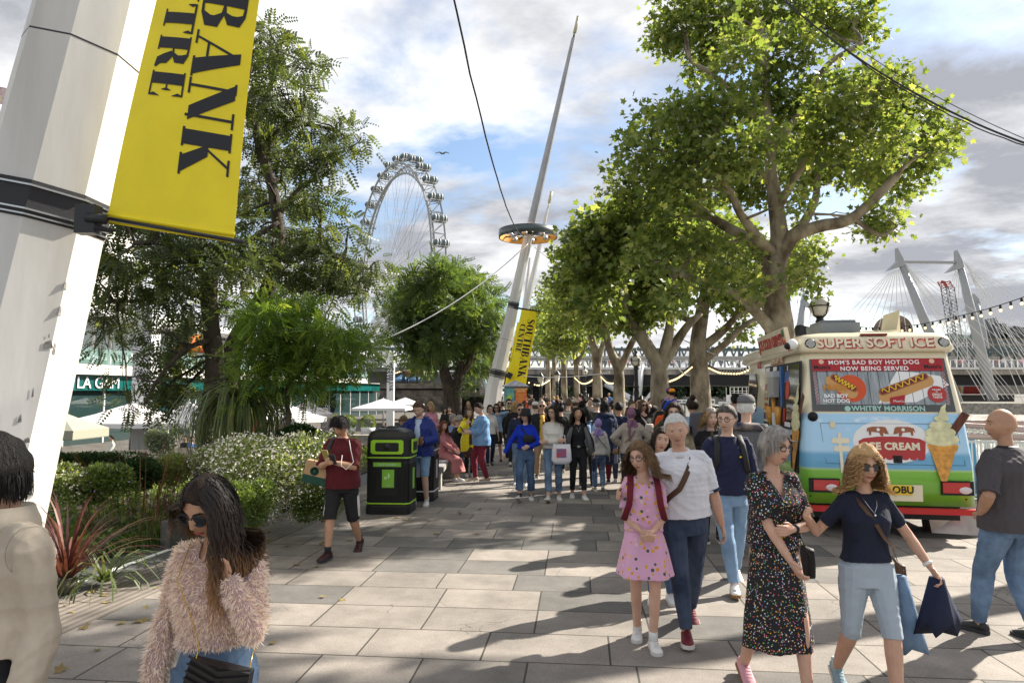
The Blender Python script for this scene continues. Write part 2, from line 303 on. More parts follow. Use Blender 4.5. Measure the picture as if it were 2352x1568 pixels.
def tree(name, label, limbs, blobs, n_leaf, bark, leafmat, size, temp=T_PLANE, k=10, group=None, clump=.45, ndrop=.3, twig=1, nb=2, wob=.12, sub=5, flat=.8, bright=None, per=26):
 """limbs: [(pts, r0, r1)], blobs: [(centre, radius)] real 3-D spheres; a crown of leaf-sized faces in clumps"""
 base = limbs[0][0][0]; t = thing(name, label, 'tree', base, group)
 mb = MB(); nodes = []
 for pts, r0, r1 in limbs:
  # resample smooth (Catmull-Rom)
  q = []; n = len(pts); rr = []
  for i in range(n - 1):
   p0, p1, p2, p3 = pts[max(i - 1, 0)], pts[i], pts[i + 1], pts[min(i + 2, n - 1)]
   for j in range(4):
    u = j / 4; q.append(.5 * ((2 * p1) + (p2 - p0) * u + (2 * p0 - 5 * p1 + 4 * p2 - p3) * u * u + (3 * p1 - p0 - 3 * p2 + p3) * u ** 3))
  q.append(pts[-1]); m_ = len(q); rr = [r0 + (r1 - r0) * (i / (m_ - 1)) ** .8 for i in range(m_)]
  if limbs[0][0] is pts: rr[0] *= 1.35; rr[1] *= 1.12
  mb.tube(q, rr, 14 if r0 > .12 else 8, wob=wob)
  nodes += [(a, b_) for a, b_ in zip(q[m_ // 3:], rr[m_ // 3:])]
 cl = []; tw = MB()
 for c, R in blobs:
  a, ra = min(nodes, key=lambda q: (q[0] - c).length + (0 if q[0].z < c.z + R * .3 else 2 * R))
  if twig:
   pts, rs = wander(a, c, min(ra * .75, .035 + .02 * R), .012, 6, .1, .06); tw.tube(pts, rs, 6)
   for _ in range(nb + int(R * 3)):
    i = random.randint(2, 5); d = V([random.gauss(0, 1) for _ in range(3)]).normalized(); e = c + d * R * random.uniform(.5, .95)
    p2, r2 = wander(pts[i], e, rs[i] * .55, .005, 4, .12, .05); tw.tube(p2, r2, 4)
  cl.append((np.array(c), R))
 tot = sum(R ** 2 for _, R in cl); cen = []; out = []
 for c, R in cl:
  nl = int(n_leaf * R ** 2 / tot); nc = max(3, int(nl / per)); d = unit(rnd(nc)); rad = rng.uniform(.35, 1.0, (nc, 1)) ** .6 * R; cc = c + d * rad * np.array([1, 1, flat])
  w_ = rng.integers(0, nc, nl); off = rnd(nl) * clump * .5 * np.array([1, 1, .75]); cen.append(cc[w_] + off); out.append(unit(off + d[w_] * .45 * clump))
 cen = np.concatenate(cen); out = np.concatenate(out); n = len(cen)
 ax = unit(out + rnd(n) * .55 + np.array([0, 0, -ndrop])); nr = unit(rnd(n) * .7 + np.array([0, 0, 1.]))
 att = np.clip(rng.normal(.42, .2, n) + (.22 if bright else 0) * (rng.random(n) < .3), 0, 1)
 link('trunk', mb.mesh('trunk', bark), t)
 if twig: link('branches', tw.mesh('branches', bark), t)
 link('crown', scatter(temp, k, cen, ax, nr, size * rng.uniform(.6, 1.25, n), att, 'crown', leafmat), t)
 return t
def B(px, py, Y, rpx): return (P(px, py, Y), rpx / F * Y)
def LP(*a, Y): return [P(p[0], p[1], Y + (p[2] if len(p) > 2 else 0)) for p in a]
# ---------------------------------------------------------------- plane trees of the riverside avenue
def fill(blobs_px, Y, dz=2.0):
 o = []
 for b_ in blobs_px:
  x, y, r = b_[:3]; o.append(B(x, y, Y + (b_[3] if len(b_) > 3 else random.uniform(-dz, dz)), r))
 return o
Y1 = 16.5
g0 = G(1806, 1088)
g0 = V((P(1800, 900, Y1).x, Y1, 0))
limbs = [([g0, P(1795, 800, Y1), P(1785, 700, Y1), P(1782, 620, Y1), P(1790, 545, Y1), P(1782, 470, Y1), P(1770, 380, Y1), P(1760, 230, Y1), P(1750, 80, Y1)], .42, .07),
 (LP((1788, 600), (1850, 540, -.3), (1945, 515, -.6), (2020, 455, -.9), (2062, 400, -1)), .19, .09) if False else ([P(1786, 600, Y1), P(1820, 545, Y1 - .2), P(1880, 520, Y1 - .5), (P(1950, 505, Y1 - .8)), P(2015, 450, Y1 - 1), P(2062, 400, Y1 - 1.1)], .2, .09),
 ([P(1790, 560, Y1), P(1840, 520, Y1 + .3), P(1872, 460, Y1 + .5), P(1885, 400, Y1 + .6), P(1960, 350, Y1 + .8)], .15, .05),
 ([P(1775, 640, Y1), P(1730, 560, Y1 + .2), P(1650, 510, Y1 + .4), P(1570, 455, Y1 + .6), P(1500, 400, Y1 + .8)], .18, .07),
 ([P(1784, 590, Y1), P(1740, 545, Y1 - .4), P(1700, 490, Y1 - .8), P(1670, 430, Y1 - 1.), P(1600, 380, Y1 - 1.2)], .14, .06),
 ([P(1800, 790, Y1), P(1740, 720, Y1 - .3), P(1690, 675, Y1 - .5), P(1590, 640, Y1 - .7), P(1490, 590, Y1 - .9)], .17, .06),
 ([P(1770, 330, Y1), P(1700, 230, Y1), P(1640, 175, Y1), P(1585, 140, Y1)], .11, .05),
 ([P(1775, 340, Y1), P(1860, 230, Y1), P(1900, 150, Y1), P(1980, 100, Y1)], .12, .05),
 ([P(1960, 500, Y1 - .8), P(2020, 540, Y1 - 1), P(2060, 520, Y1 - 1.2)], .07, .03),
 ([P(1760, 420, Y1), P(1700, 300, Y1 - .8), P(1640, 300, Y1 - 1.5)], .1, .04), ([P(1785, 480, Y1), P(1880, 330, Y1 - 1), P(2000, 260, Y1 - 1.6)], .12, .04)]
bl = fill([(1560, 60, 60), (1640, 40, 75), (1730, 20, 75), (1830, 30, 80), (1930, 35, 70), (1600, 130, 60), (1690, 110, 60), (1800, 120, 70), (1980, 90, 50), (1570, 10, 55), (1520, 90, 35),
 (1580, 260, 70), (1500, 290, 60), (1660, 250, 75), (1750, 230, 70), (1840, 230, 70), (1930, 220, 75), (2010, 200, 65), (2070, 180, 45), (2100, 270, 70), (2150, 300, 45), (2170, 350, 35), (2120, 360, 60),
 (1460, 350, 50), (1530, 370, 75), (1620, 360, 80), (1710, 340, 80), (1800, 330, 80), (1900, 320, 80), (2000, 320, 80), (2060, 420, 60), (1980, 400, 60), (2040, 500, 45), (2000, 530, 35), (1430, 420, 50),
 (1480, 470, 65), (1560, 440, 70), (1650, 420, 60), (1750, 430, 60), (1840, 410, 55), (1440, 540, 60), (1520, 550, 65), (1590, 580, 55), (1500, 610, 45), (1650, 640, 45), (1830, 470, 30), (1850, 640, 35), (1860, 600, 30), (1560, 680, 45), (1620, 560, 40), (1690, 590, 35), (1730, 650, 30), (1900, 360, 60), (2010, 370, 45)], Y1, 2.2)
tree('plane_tree', 'big near plane tree with mottled bark standing behind the ice cream van', limbs, [(c, r * .9) for c, r in bl], 27000, BARK_PL, LF_PLANE, .15, group='plane trees of the riverside avenue', clump=.42, bright=1, per=34)
# second outer tree
Y2 = 25.; gx = V((P(1610, 900, Y2).x, Y2, 0))
limbs = [([gx, P(1608, 880, Y2), P(1602, 800, Y2), P(1612, 720, Y2), P(1625, 640, Y2), P(1630, 560, Y2), P(1600, 460, Y2)], .45, .08),
 ([P(1610, 800, Y2), P(1660, 760, Y2), P(1700, 720, Y2), P(1760, 690, Y2)], .2, .06), ([P(1612, 830, Y2), P(1665, 790, Y2 - .4), P(1720, 740, Y2 - .8), P(1790, 720, Y2 - 1)], .17, .06),
 ([P(1600, 745, Y2), P(1550, 720, Y2), P(1500, 710, Y2), P(1450, 712, Y2)], .14, .05), ([P(1620, 690, Y2), P(1680, 620, Y2), P(1720, 560, Y2)], .14, .05)]
bl = fill([(1500, 640, 50), (1560, 620, 50), (1620, 600, 60), (1690, 620, 60), (1740, 600, 40), (1480, 700, 40), (1540, 700, 35), (1680, 690, 40), (1730, 680, 35), (1570, 560, 60), (1640, 520, 60), (1700, 540, 50), (1520, 580, 55), (1580, 480, 60), (1650, 680, 30), (1700, 760, 28), (1440, 660, 45), (1780, 640, 50), (1830, 620, 50), (1800, 570, 50), (1855, 570, 30)], Y2, 2.5)
tree('plane_tree', 'leaning plane tree left of the van with a smooth knobbly trunk and a black strap', limbs, [(c, r * .9) for c, r in bl], 12500, BARK_PL, LF_PLANE, .18, group='plane trees of the riverside avenue', clump=.6, bright=1)
# inner row
def avenue(px, Y, fork, w, blobs, n, label, s):
 g = V((P(px, 900, Y).x, Y, 0)); r = w / F * Y / 2
 li = [([g, P(px, 900, Y), P(px - 2, fork, Y)] + [P(a, b_, Y + c) for a, b_, c in s[0]], r, r * .35)] + [([P(px - 2, fork + 8, Y)] + [P(a, b_, Y + c) for a, b_, c in q], r * .62, r * .25) for q in s[1:]]
 tree('plane_tree', label, li, fill(blobs, Y, 2.0), int(n * (1.35 if Y < 40 else .9)), BARK_PL, LF_PLANE, .19 if Y < 40 else .36, T_PLANE if Y < 30 else T_DIA, 10 if Y < 30 else 4, group='plane trees of the riverside avenue', clump=.6 if Y < 40 else .8, bright=1)
avenue(1515, 20, 845, 50, [(1400, 560, 60), (1450, 600, 65), (1370, 620, 45), (1420, 670, 50), (1480, 660, 60), (1350, 540, 30), (1390, 510, 35), (1440, 520, 55), (1500, 560, 60), (1540, 620, 50), (1380, 700, 30), (1440, 730, 25), (1500, 720, 30), (1330, 580, 25)], 9000, 'plane tree forking into a wide V above the white haired man',
 [[(1490, 800, 0), (1455, 740, 0), (1440, 690, .2), (1420, 620, .3)], [(1535, 770, 0), (1545, 690, 0), (1550, 600, 0)], [(1570, 760, .4), (1610, 720, .6)]])
avenue(1422, 29, 850, 32, [(1330, 620, 45), (1370, 650, 45), (1420, 640, 45), (1320, 680, 40), (1370, 720, 40), (1420, 720, 35), (1460, 690, 35), (1300, 580, 25), (1350, 570, 35), (1400, 580, 40), (1290, 640, 28), (1450, 640, 40)], 6500, 'plane tree with a V fork beside the red striped navy jacket',
 [[(1400, 800, 0), (1390, 750, 0), (1380, 680, 0)], [(1445, 800, 0), (1470, 750, 0), (1480, 700, 0)]])
avenue(1372, 35, 835, 28, [(1290, 690, 35), (1330, 720, 38), (1370, 740, 35), (1300, 740, 30), (1270, 720, 25), (1350, 680, 30), (1390, 700, 30), (1280, 660, 28), (1260, 690, 18)], 4500, 'straight plane tree in mid avenue behind the man in the dark cap',
 [[(1360, 780, 0), (1350, 740, 0), (1340, 690, 0)], [(1385, 790, 0), (1400, 750, 0)]])
avenue(1325, 45, 830, 18, [(1290, 770, 28), (1320, 780, 26), (1345, 775, 22), (1300, 740, 28), (1270, 760, 18), (1330, 740, 25), (1280, 800, 14)], 2600, 'thin plane tree far down the avenue with a short left branch', [[(1318, 790, 0), (1310, 750, 0)], [(1345, 800, 0), (1350, 770, 0)]])
avenue(1296, 52, 820, 19, [(1270, 790, 22), (1300, 800, 20), (1255, 770, 20), (1250, 740, 20), (1240, 790, 14)], 1800, 'slim plane tree far down the avenue, third from the yellow banner', [[(1290, 780, 0), (1285, 750, 0)], [(1305, 790, 0), (1310, 770, 0)]])
avenue(1274, 58, 815, 15, [(1262, 760, 20), (1245, 720, 18), (1270, 730, 20), (1250, 690, 14)], 1500, 'leaning slim plane tree far down the avenue, second from the yellow banner', [[(1266, 780, 0), (1260, 750, 0)], [(1282, 780, 0), (1286, 750, 0)]])
avenue(1259, 64, 812, 16, [(1240, 760, 16), (1255, 785, 15), (1238, 730, 12), (1262, 740, 16)], 1200, 'farthest plane tree of the avenue, next to the yellow banner', [[(1246, 780, 0), (1238, 750, 0)], [(1262, 770, 0), (1266, 750, 0)]])
# ---------------------------------------------------------------- dark locust trees on the left, young tree, middle tree
YA = 14.5
def zt(px, Y, z=0.): return V((P(px, 900, Y).x, Y, z))
lA = [([zt(480, YA), P(484, 950, YA), P(494, 850, YA), P(484, 740, YA), P(482, 650, YA), P(505, 590, YA), P(515, 530, YA), P(500, 440, YA)], .26, .1),
 ([P(484, 660, YA), P(440, 600, YA - .5), P(380, 560, YA - .8), P(310, 560, YA - 1.1)], .1, .04), ([P(484, 690, YA), P(400, 660, YA), P(320, 690, YA), P(260, 690, YA)], .09, .03),
 ([P(505, 590, YA), P(560, 560, YA + .5), P(640, 510, YA + .8)], .1, .04), ([P(490, 780, YA), P(430, 800, YA - .8), P(370, 860, YA - 1.2), P(330, 930, YA - 1.5)], .07, .02)]
bA = fill([(300, 590, 50), (350, 560, 50), (410, 580, 55), (260, 640, 45), (320, 660, 50), (220, 720, 40), (280, 730, 35), (390, 660, 50), (450, 620, 45), (240, 780, 25), (330, 760, 25), (380, 800, 35), (440, 820, 45), (420, 880, 45), (370, 880, 40), (340, 940, 30), (300, 930, 25), (440, 750, 40), (290, 870, 20), (420, 700, 40), (550, 620, 50), (600, 580, 45), (540, 560, 40), (480, 560, 45), (380, 970, 20), (270, 590, 30), (310, 520, 35), (330, 350, 35), (300, 420, 35), (290, 300, 18), (280, 480, 30), (360, 500, 40), (215, 600, 25), (190, 660, 20)], YA, 1.6)
tree('locust_tree', 'dark feathery tree with a thick trunk leaning beside the spiky green plant', lA, bA, 2900, BARK_DK, LF_LOC, .31, T_FROND, 4, 'dark feathery trees in the planter', per=34, clump=.34, ndrop=.45, flat=.6)
YB = 16.
lB = [([zt(515, YB), P(520, 900, YB), P(540, 790, YB), P(595, 700, YB), P(632, 620, YB), P(640, 540, YB), P(628, 440, YB), P(600, 350, YB), P(590, 290, YB), P(620, 200, YB), P(640, 120, YB)], .3, .04),
 ([P(605, 360, YB), P(650, 290, YB), P(730, 290, YB), P(790, 310, YB)], .08, .03), ([P(632, 610, YB), P(700, 570, YB), P(790, 600, YB), P(850, 620, YB)], .11, .03), ([P(636, 500, YB), P(690, 430, YB), P(750, 400, YB)], .08, .03), ([P(590, 300, YB), P(560, 230, YB), P(580, 150, YB)], .07, .02)]
bB = fill([(610, 90, 35), (650, 120, 40), (700, 150, 35), (600, 150, 40), (640, 200, 50), (700, 220, 38), (720, 160, 22), (590, 240, 45), (650, 280, 50), (720, 290, 48), (790, 310, 40), (830, 315, 25), (760, 340, 40), (580, 330, 45), (640, 360, 50), (700, 380, 48), (760, 390, 32), (600, 430, 50), (660, 460, 55), (720, 450, 35), (600, 520, 45), (670, 540, 55), (740, 540, 42), (790, 590, 45), (840, 610, 38), (870, 600, 22), (720, 620, 50), (780, 650, 40), (650, 620, 45), (590, 620, 40), (840, 670, 28), (760, 700, 30), (700, 680, 40), (620, 40 + 40, 25), (540, 700, 35), (570, 420, 30), (550, 500, 40), (800, 520, 25), (560, 130, 30), (740, 590, 30), (740, 480, 30)], YB, 1.8)
bB = [(c, r * .95) for c, r in bB]
tree('locust_tree', 'tall dark feathery tree behind the big yellow banner', lB, bB, 3700, BARK_DK, LF_LOC, .33, T_FROND, 4, 'dark feathery trees in the planter', per=34, clump=.36, ndrop=.45, flat=.7)
YC = 11.5
lC = [([zt(662, YC), P(662, 980, YC), P(660, 930, YC), P(660, 860, YC), P(655, 790, YC)], .055, .03), ([P(660, 860, YC), P(610, 800, YC), P(570, 770, YC)], .03, .012), ([P(660, 850, YC), P(720, 800, YC), P(760, 780, YC)], .03, .012)]
bC = fill([(560, 750, 45), (600, 730, 50), (650, 730, 50), (700, 740, 45), (740, 770, 40), (550, 800, 40), (600, 790, 45), (660, 790, 50), (720, 810, 45), (580, 850, 40), (640, 850, 40), (700, 860, 35), (760, 830, 35), (620, 900, 22), (700, 910, 22), (800, 800, 32), (840, 820, 28), (540, 720, 25), (790, 860, 28), (750, 890, 20), (780, 760, 25), (560, 890, 20), (830, 780, 22)], YC, .9)
tree('young_tree', 'young bright green tree with a pale thin trunk in the flower bed', lC, [(c, r * .85) for c, r in bC if c.x > P(575, 900, YC).x], 3200, BARK_MD, LF_SM, .21, T_FROND, 4, per=20, clump=.3, ndrop=.35, nb=1)
YD = 42.
lD = [([zt(1035, YD, 0), P(1032, 900, YD), P(1020, 850, YD), P(1010, 800, YD), P(1000, 740, YD)], .55, .12), ([zt(1047, YD, 0), P(1050, 890, YD), P(1058, 840, YD), P(1040, 780, YD), P(1060, 700, YD)], .42, .1), ([P(1045, 870, YD), P(1080, 830, YD), P(1085, 790, YD)], .3, .1), ([P(1020, 850, YD), P(960, 800, YD), P(930, 760, YD)], .25, .08), ([P(1000, 760, YD), P(980, 700, YD), P(970, 660, YD)], .15, .05)]
bD = fill([(960, 650, 30), (1000, 640, 34), (1040, 640, 34), (1080, 655, 30), (930, 680, 28), (980, 680, 36), (1030, 680, 38), (1080, 690, 36), (1120, 690, 24), (915, 720, 24), (950, 730, 34), (1000, 730, 38), (1060, 730, 40), (1110, 730, 30), (1135, 730, 15), (920, 770, 22), (960, 780, 34), (1010, 790, 36), (1070, 780, 38), (1115, 780, 28), (900, 690, 14), (940, 820, 22), (990, 820, 26), (1060, 830, 24), (1100, 830, 22), (1130, 760, 18), (1000, 620, 20), (1050, 618, 16), (1070, 860, 14), (970, 840, 16), (1100, 640, 14), (905, 745, 14), (1085, 900, 9), (1130, 710, 12)], YD, 3.2)
tree('acacia_tree', 'round green tree with several dark stems in the middle, before the big wheel', lD, [(c, r * .84) for c, r in bD], 8500, BARK_DK, LF_MID, .55, T_FROND, 4, per=34, clump=.75, ndrop=.25)
# ---------------------------------------------------------------- masts and banners
MW = M('mast_paint', (.66, .655, .63), .5, col2=(.47, .455, .42), vs=1.1, bump=.05, bs=12., scale=(1, 1, .12), det=8.)
MG = M('mast_upper_metal', (.33, .33, .335), .35, .5, var=.15, vs=1.)
BAND = M('mast_band', (.018, .018, .022), .5, bump=.4, bs=160.)
YEL = M('yellow_vinyl', (.86, .70, .008), .42, var=.06, vs=2.5)
INK = M('black_ink', (.012, .012, .016), .5)
def mast(name, label, pts, radii, Y, upper=True, ph=pi / 8, bands=(), joints=()):
 t = thing(name, label, 'mast', pts[0], 'inclined white masts along the promenade'); mb = MB(); mb.tube(pts, radii, 8, smooth=False, ph=ph); obj('pole', mb, MW, t)
 ax = (pts[2] - pts[1]).normalized()
 def at(y):
  for i in range(len(pts) - 1):
   if pts[i].z <= y <= pts[i + 1].z:
    k = (y - pts[i].z) / (pts[i + 1].z - pts[i].z); return pts[i].lerp(pts[i + 1], k), radii[i] + (radii[i + 1] - radii[i]) * k, (pts[i + 1] - pts[i]).normalized()
 for z, h in bands:
  for dz, hh, rr, m in ((0, h, 1.025, BAND), (h * .36, .016, 1.06, STEEL), (-h * .28, .016, 1.06, STEEL), (-h * .42, .014, 1.06, STEEL)):
   c, r, d = at(z); c = c + d * dz; mb = MB(); rr_ = r * rr
   mb.tube([c - d * hh / 2, c + d * hh / 2], rr_, 8, smooth=False, ph=ph); obj('clamp_band', mb, m, t)
 for z in joints:
  c, r, d = at(z); mb = MB(); mb.tube([c - d * .008, c + d * .008], r * 1.004, 8, smooth=False, ph=ph); obj('joint_seam', mb, DARK, t)
 return t, at
YM = 6.5
mp_ = [V((P(-120, 1400, YM).x, YM, 0)), P(-62, 1150, YM), P(101, 480, YM), P(222, 0, YM), P(330, -430, YM), P(420, -800, YM)]
nm, at1 = mast('inclined_mast', 'huge weathered white octagonal mast filling the left edge of the view', mp_, [.64, .61, .545, .5, .46, .42], YM, bands=[(P(0, 480, YM).z, .34)], joints=[P(0, 128, YM).z])
# graffiti scratches and torn stickers on the near mast
from mathutils.bvhtree import BVHTree
bm_ = MB(); bm_.tube(mp_, [.64, .61, .545, .5, .46, .42], 8, ph=pi / 8); bvh = BVHTree.FromPolygons([V(q) for q in bm_.v], bm_.f); Mst = M('torn_sticker', (.22, .21, .2), .8, var=.6, vs=30.)
for px, py, w_, h_ in ((150, 655, 12, 22), (138, 713, 14, 26), (108, 790, 24, 22), (125, 800, 10, 30), (45, 960, 8, 22), (60, 1010, 16, 14), (75, 900, 4, 26), (50, 1060, 14, 16), (34, 1085, 8, 30), (112, 770, 3, 10)):
 rd = P(px, py, 1.) - V((0, 0, EYE)); hit = bvh.ray_cast(V((0, 0, EYE)), rd)
 if hit[0] is None: continue
 mb = MB(); a = hit[0] + hit[1] * (.004 if hit[1].dot(rd) < 0 else -.004); s_ = a.y / F; uu = V((0, 0, 1)).cross(hit[1]).normalized(); uu = uu if uu.x > 0 else -uu; ww = hit[1].cross(uu); ww = ww if ww.z > 0 else -ww
 mb.prism([(-w_ * s_ / 2 * random.uniform(.5, 1), -h_ * s_ / 2), (w_ * s_ / 2, -h_ * s_ * .4), (w_ * s_ * .3, h_ * s_ * .45), (-w_ * s_ * .2, h_ * s_ * .2)], a, uu, ww, .001, 0); obj('torn_sticker', mb, Mst, nm)
# banner bracket (spring arm) on the near mast
br_ = thing('banner_bracket', 'black clamp with a ribbed spring arm between near mast and yellow banner', 'bracket', P(205, 505, 6.1))
mb = MB(); mb.box(P(203, 505, 6.05), (.18, .12, .26)); mb.tube([P(200, 500, 6.0), P(243, 504, 6.0)], .045, 10); obj('clamp', mb, DARK, br_)
mb = MB(); a, b_ = P(215, 522, 6.0), P(258, 530, 6.0); mb.tube([a, b_], .012, 8)
for k in range(9): q = a.lerp(b_, .1 + k * .1); mb.tube([q, q + (b_ - a).normalized() * .009], .03 - .0012 * k, 10)
obj('spring_arm', mb, DARK, br_)
# fat-face letters drawn as strokes of varying width
def glyph(ch):
 s = {'S': [[(.62, .7, .05), (.66, .85, .05), (.5, .97, .05), (.36, .975, .07), (.2, .92, .13), (.15, .8, .2), (.22, .66, .25), (.4, .52, .27), (.56, .38, .25), (.62, .24, .2), (.56, .1, .13), (.42, .03, .07), (.26, .03, .05), (.13, .15, .05), (.1, .3, .05)]],
         'O': [[(.4 + .26 * cos(t), .5 + .47 * sin(t), .05 + .24 * abs(cos(t)) ** 1.6) for t in [pi / 2 + 2 * pi * k / 20 for k in range(21)]]],
         'U': [[(.22, 1, .28), (.22, .35, .27), (.27, .15, .2), (.4, .05, .08), (.55, .08, .05), (.64, .25, .05), (.66, 1, .05)], [(.02, .98, .05), (.42, .98, .05)], [(.52, .98, .05), (.8, .98, .05)]],
         'T': [[(.4, 0, .28), (.4, 1, .28)], [(.02, .97, .06), (.78, .97, .06)], [(.03, .99, .02), (.06, .85, .08), (.04, .7, .01)], [(.77, .99, .02), (.74, .85, .08), (.76, .7, .01)], [(.18, .02, .05), (.62, .02, .05)]],
         'H': [[(.2, 0, .27), (.2, 1, .27)], [(.68, 0, .27), (.68, 1, .27)], [(.2, .5, .05), (.68, .5, .05)], [(.02, .02, .05), (.38, .02, .05)], [(.02, .98, .05), (.38, .98, .05)], [(.5, .02, .05), (.86, .02, .05)], [(.5, .98, .05), (.86, .98, .05)]],
         'B': [[(.2, 0, .28), (.2, 1, .28)], [(.02, .02, .05), (.4, .02, .05)], [(.02, .98, .05), (.4, .98, .05)], [(.3, .98, .05), (.48, .96, .07), (.6, .85, .2), (.6, .66, .2), (.48, .54, .07), (.3, .525, .04)], [(.3, .525, .04), (.5, .5, .07), (.66, .36, .23), (.66, .18, .23), (.5, .04, .07), (.3, .02, .05)]],
         'A': [[(.12, .02, .04), (.42, .96, .05)], [(.42, 1, .2), (.7, 0, .3)], [(.22, .3, .05), (.6, .3, .05)], [(0, .02, .05), (.26, .02, .05)], [(.5, .02, .05), (.88, .02, .05)]],
         'N': [[(.14, .02, .05), (.14, .98, .05)], [(.16, .98, .28), (.66, .06, .26)], [(.7, 0, .05), (.7, .98, .05)], [(0, .02, .05), (.3, .02, .05)], [(.55, .98, .05), (.85, .98, .05)], [(.0, .98, .05), (.2, .98, .05)]],
         'K': [[(.2, 0, .28), (.2, 1, .28)], [(.3, .4, .04), (.66, .96, .05)], [(.4, .55, .22), (.72, 0, .32)], [(.02, .02, .05), (.38, .02, .05)], [(.02, .98, .05), (.38, .98, .05)], [(.52, .98, .05), (.82, .98, .05)], [(.5, .02, .05), (.9, .02, .05)]],
         'C': [[(.64, .68, .05), (.68, .8, .05), (.56, .95, .05), (.42, .975, .07), (.24, .85, .2), (.17, .65, .28), (.17, .35, .28), (.24, .15, .2), (.42, .03, .07), (.58, .06, .05), (.68, .26, .04)], [(.68, .98, .03), (.66, .82, .08), (.67, .66, .01)]],
         'E': [[(.2, 0, .28), (.2, 1, .28)], [(.02, .02, .05), (.62, .02, .05)], [(.02, .98, .05), (.6, .98, .05)], [(.3, .5, .04), (.46, .5, .04)], [(.63, .0, .02), (.6, .14, .08), (.64, .32, .01)], [(.61, 1, .02), (.58, .86, .08), (.62, .7, .01)], [(.48, .64, .01), (.46, .5, .07), (.48, .36, .01)]],
         'R': [[(.2, 0, .28), (.2, 1, .28)], [(.02, .02, .05), (.38, .02, .05)], [(.02, .98, .05), (.4, .98, .05)], [(.3, .98, .05), (.48, .96, .07), (.6, .84, .22), (.6, .64, .2), (.46, .52, .07), (.3, .5, .04)], [(.46, .5, .14), (.6, .3, .26), (.66, .1, .2), (.82, .02, .05)]]}
 return s.get(ch, [])
ADV = {'S': .78, 'O': .86, 'U': .86, 'T': .84, 'H': .93, 'B': .86, 'A': .9, 'N': .9, 'K': .92, 'C': .8, 'E': .74, 'R': .9}
def letters(txt, size, fn, mb, thick=.003):
 """fn(a,b) -> (point, normal); text runs along a, letters stand along b"""
 a0 = 0
 for ch in txt:
  if ch == ' ': a0 += .4 * size; continue
  for st in glyph(ch):
   pts = []
   for i in range(len(st) - 1):
    x0, y0, w0 = st[i]; x1, y1, w1 = st[i + 1]; nseg = max(1, int(math.hypot(x1 - x0, y1 - y0) / .12))
    for j in range(nseg): k = j / nseg; pts.append((x0 + (x1 - x0) * k, y0 + (y1 - y0) * k, w0 + (w1 - w0) * k))
   pts.append(st[-1]); Ls = []; Rs = []
   for i, (x, y, w_) in enumerate(pts):
    p, q = pts[max(i - 1, 0)], pts[min(i + 1, len(pts) - 1)]; dx, dy = q[0] - p[0], q[1] - p[1]; l = math.hypot(dx, dy) or 1; nx, ny = -dy / l, dx / l
    ex = abs(dy / l) > .75 and len(st) == 2
    if len(st) == 2 and w_ > .1: # stems and fat diagonals cut level top and bottom
     Ls.append((x - w_ / 2, y)); Rs.append((x + w_ / 2, y))
    else: Ls.append((x + nx * w_ / 2, y + ny * w_ / 2)); Rs.append((x - nx * w_ / 2, y - ny * w_ / 2))
   vs = []
   for (lx, ly), (rx, ry) in zip(Ls, Rs):
    for x, y in ((lx, ly), (rx, ry)):
     p, n = fn(a0 + x * size, min(max(y, 0), 1) * size); vs += [p + n * .004, p + n * (.004 + thick)]
   m_ = len(Ls); fs = []
   for i in range(m_ - 1):
    o = i * 4; fs += [(o + 1, o + 3, o + 7, o + 5), (o, o + 4, o + 6, o + 2), (o, o + 1, o + 5, o + 4), (o + 2, o + 6, o + 7, o + 3)]
   mb.add(vs, fs)
  a0 += ADV.get(ch, .8) * size
 return a0
def banner(label, tl, tr, bl_, br, bow, s1, o1, s2, o2, sz1, sz2, group):
 """corners in 3-D; text runs down the banner. surf(u down 0..1, v across 0..1)"""
 t = thing('banner', label, 'banner', bl_, group)
 up_l, up_r = tl - bl_, tr - br; Ln = ((up_l.length + up_r.length) / 2); Wd = (br - bl_).length
 nrm = (br - bl_).cross(up_l).normalized()
 if nrm.y > 0: nrm = -nrm
 def surf(u, v):
  a = tl.lerp(bl_, u); b_ = tr.lerp(br, u); p = a.lerp(b_, v); side = (br - bl_).normalized()
  return p - side * bow * sin(pi * u) * (.35 + .65 * v) * 1.0 + nrm * (.05 * sin(pi * v) * sin(pi * u * 1.0) + .012 * sin(9 * u + 4 * v))
 nu, nv = 60, 14; vs = []; fs = []
 for i in range(nu + 1):
  for j in range(nv + 1): vs.append(surf(i / nu, j / nv))
 for i in range(nu):
  for j in range(nv): k = i * (nv + 1) + j; fs.append((k, k + 1, k + nv + 2, k + nv + 1))
 mb = MB(); mb.add(vs, fs, 0, True); mb.add([p - nrm * .003 for p in vs], [f[::-1] for f in fs], 0, True); o = obj('vinyl_sheet', mb, YEL, t)
 mb = MB(); hem = [surf(.985, v / 10) + nrm * .0 for v in range(-0, 11)]; mb.tube(hem, (.022 if Wd > 1 else .02), 8, caps=True); obj('bottom_hem', mb, YEL, t)
 def fn(s0, off):
  def g(a, b_): u = (s0 + a) / Ln; v = (off + b_) / Wd; return surf(u, v), nrm
  return g
 mb = MB(); letters('SOUTHBANK', sz1, fn(s1, o1), mb); letters('CENTRE', sz2, fn(s2, o2), mb); obj('lettering', mb, INK, t)
 return t, surf, Ln, Wd
ymb = 6.15
bl0, br0 = P(245, 512, ymb), P(537, 558, ymb - .05); dlen = 5.1
upd = (P(380, 0, ymb) - P(262, 480, ymb)).normalized(); upr = (P(645, -60, ymb) - P(537, 558, ymb)).normalized()
tl0 = bl0 + upd * dlen; tr0 = br0 + upr * dlen
w1 = .455 / .9
tot1 = sum(ADV[c] for c in 'SOUTHBANK') * .50; tot2 = sum(ADV[c] for c in 'CENTRE') * .38
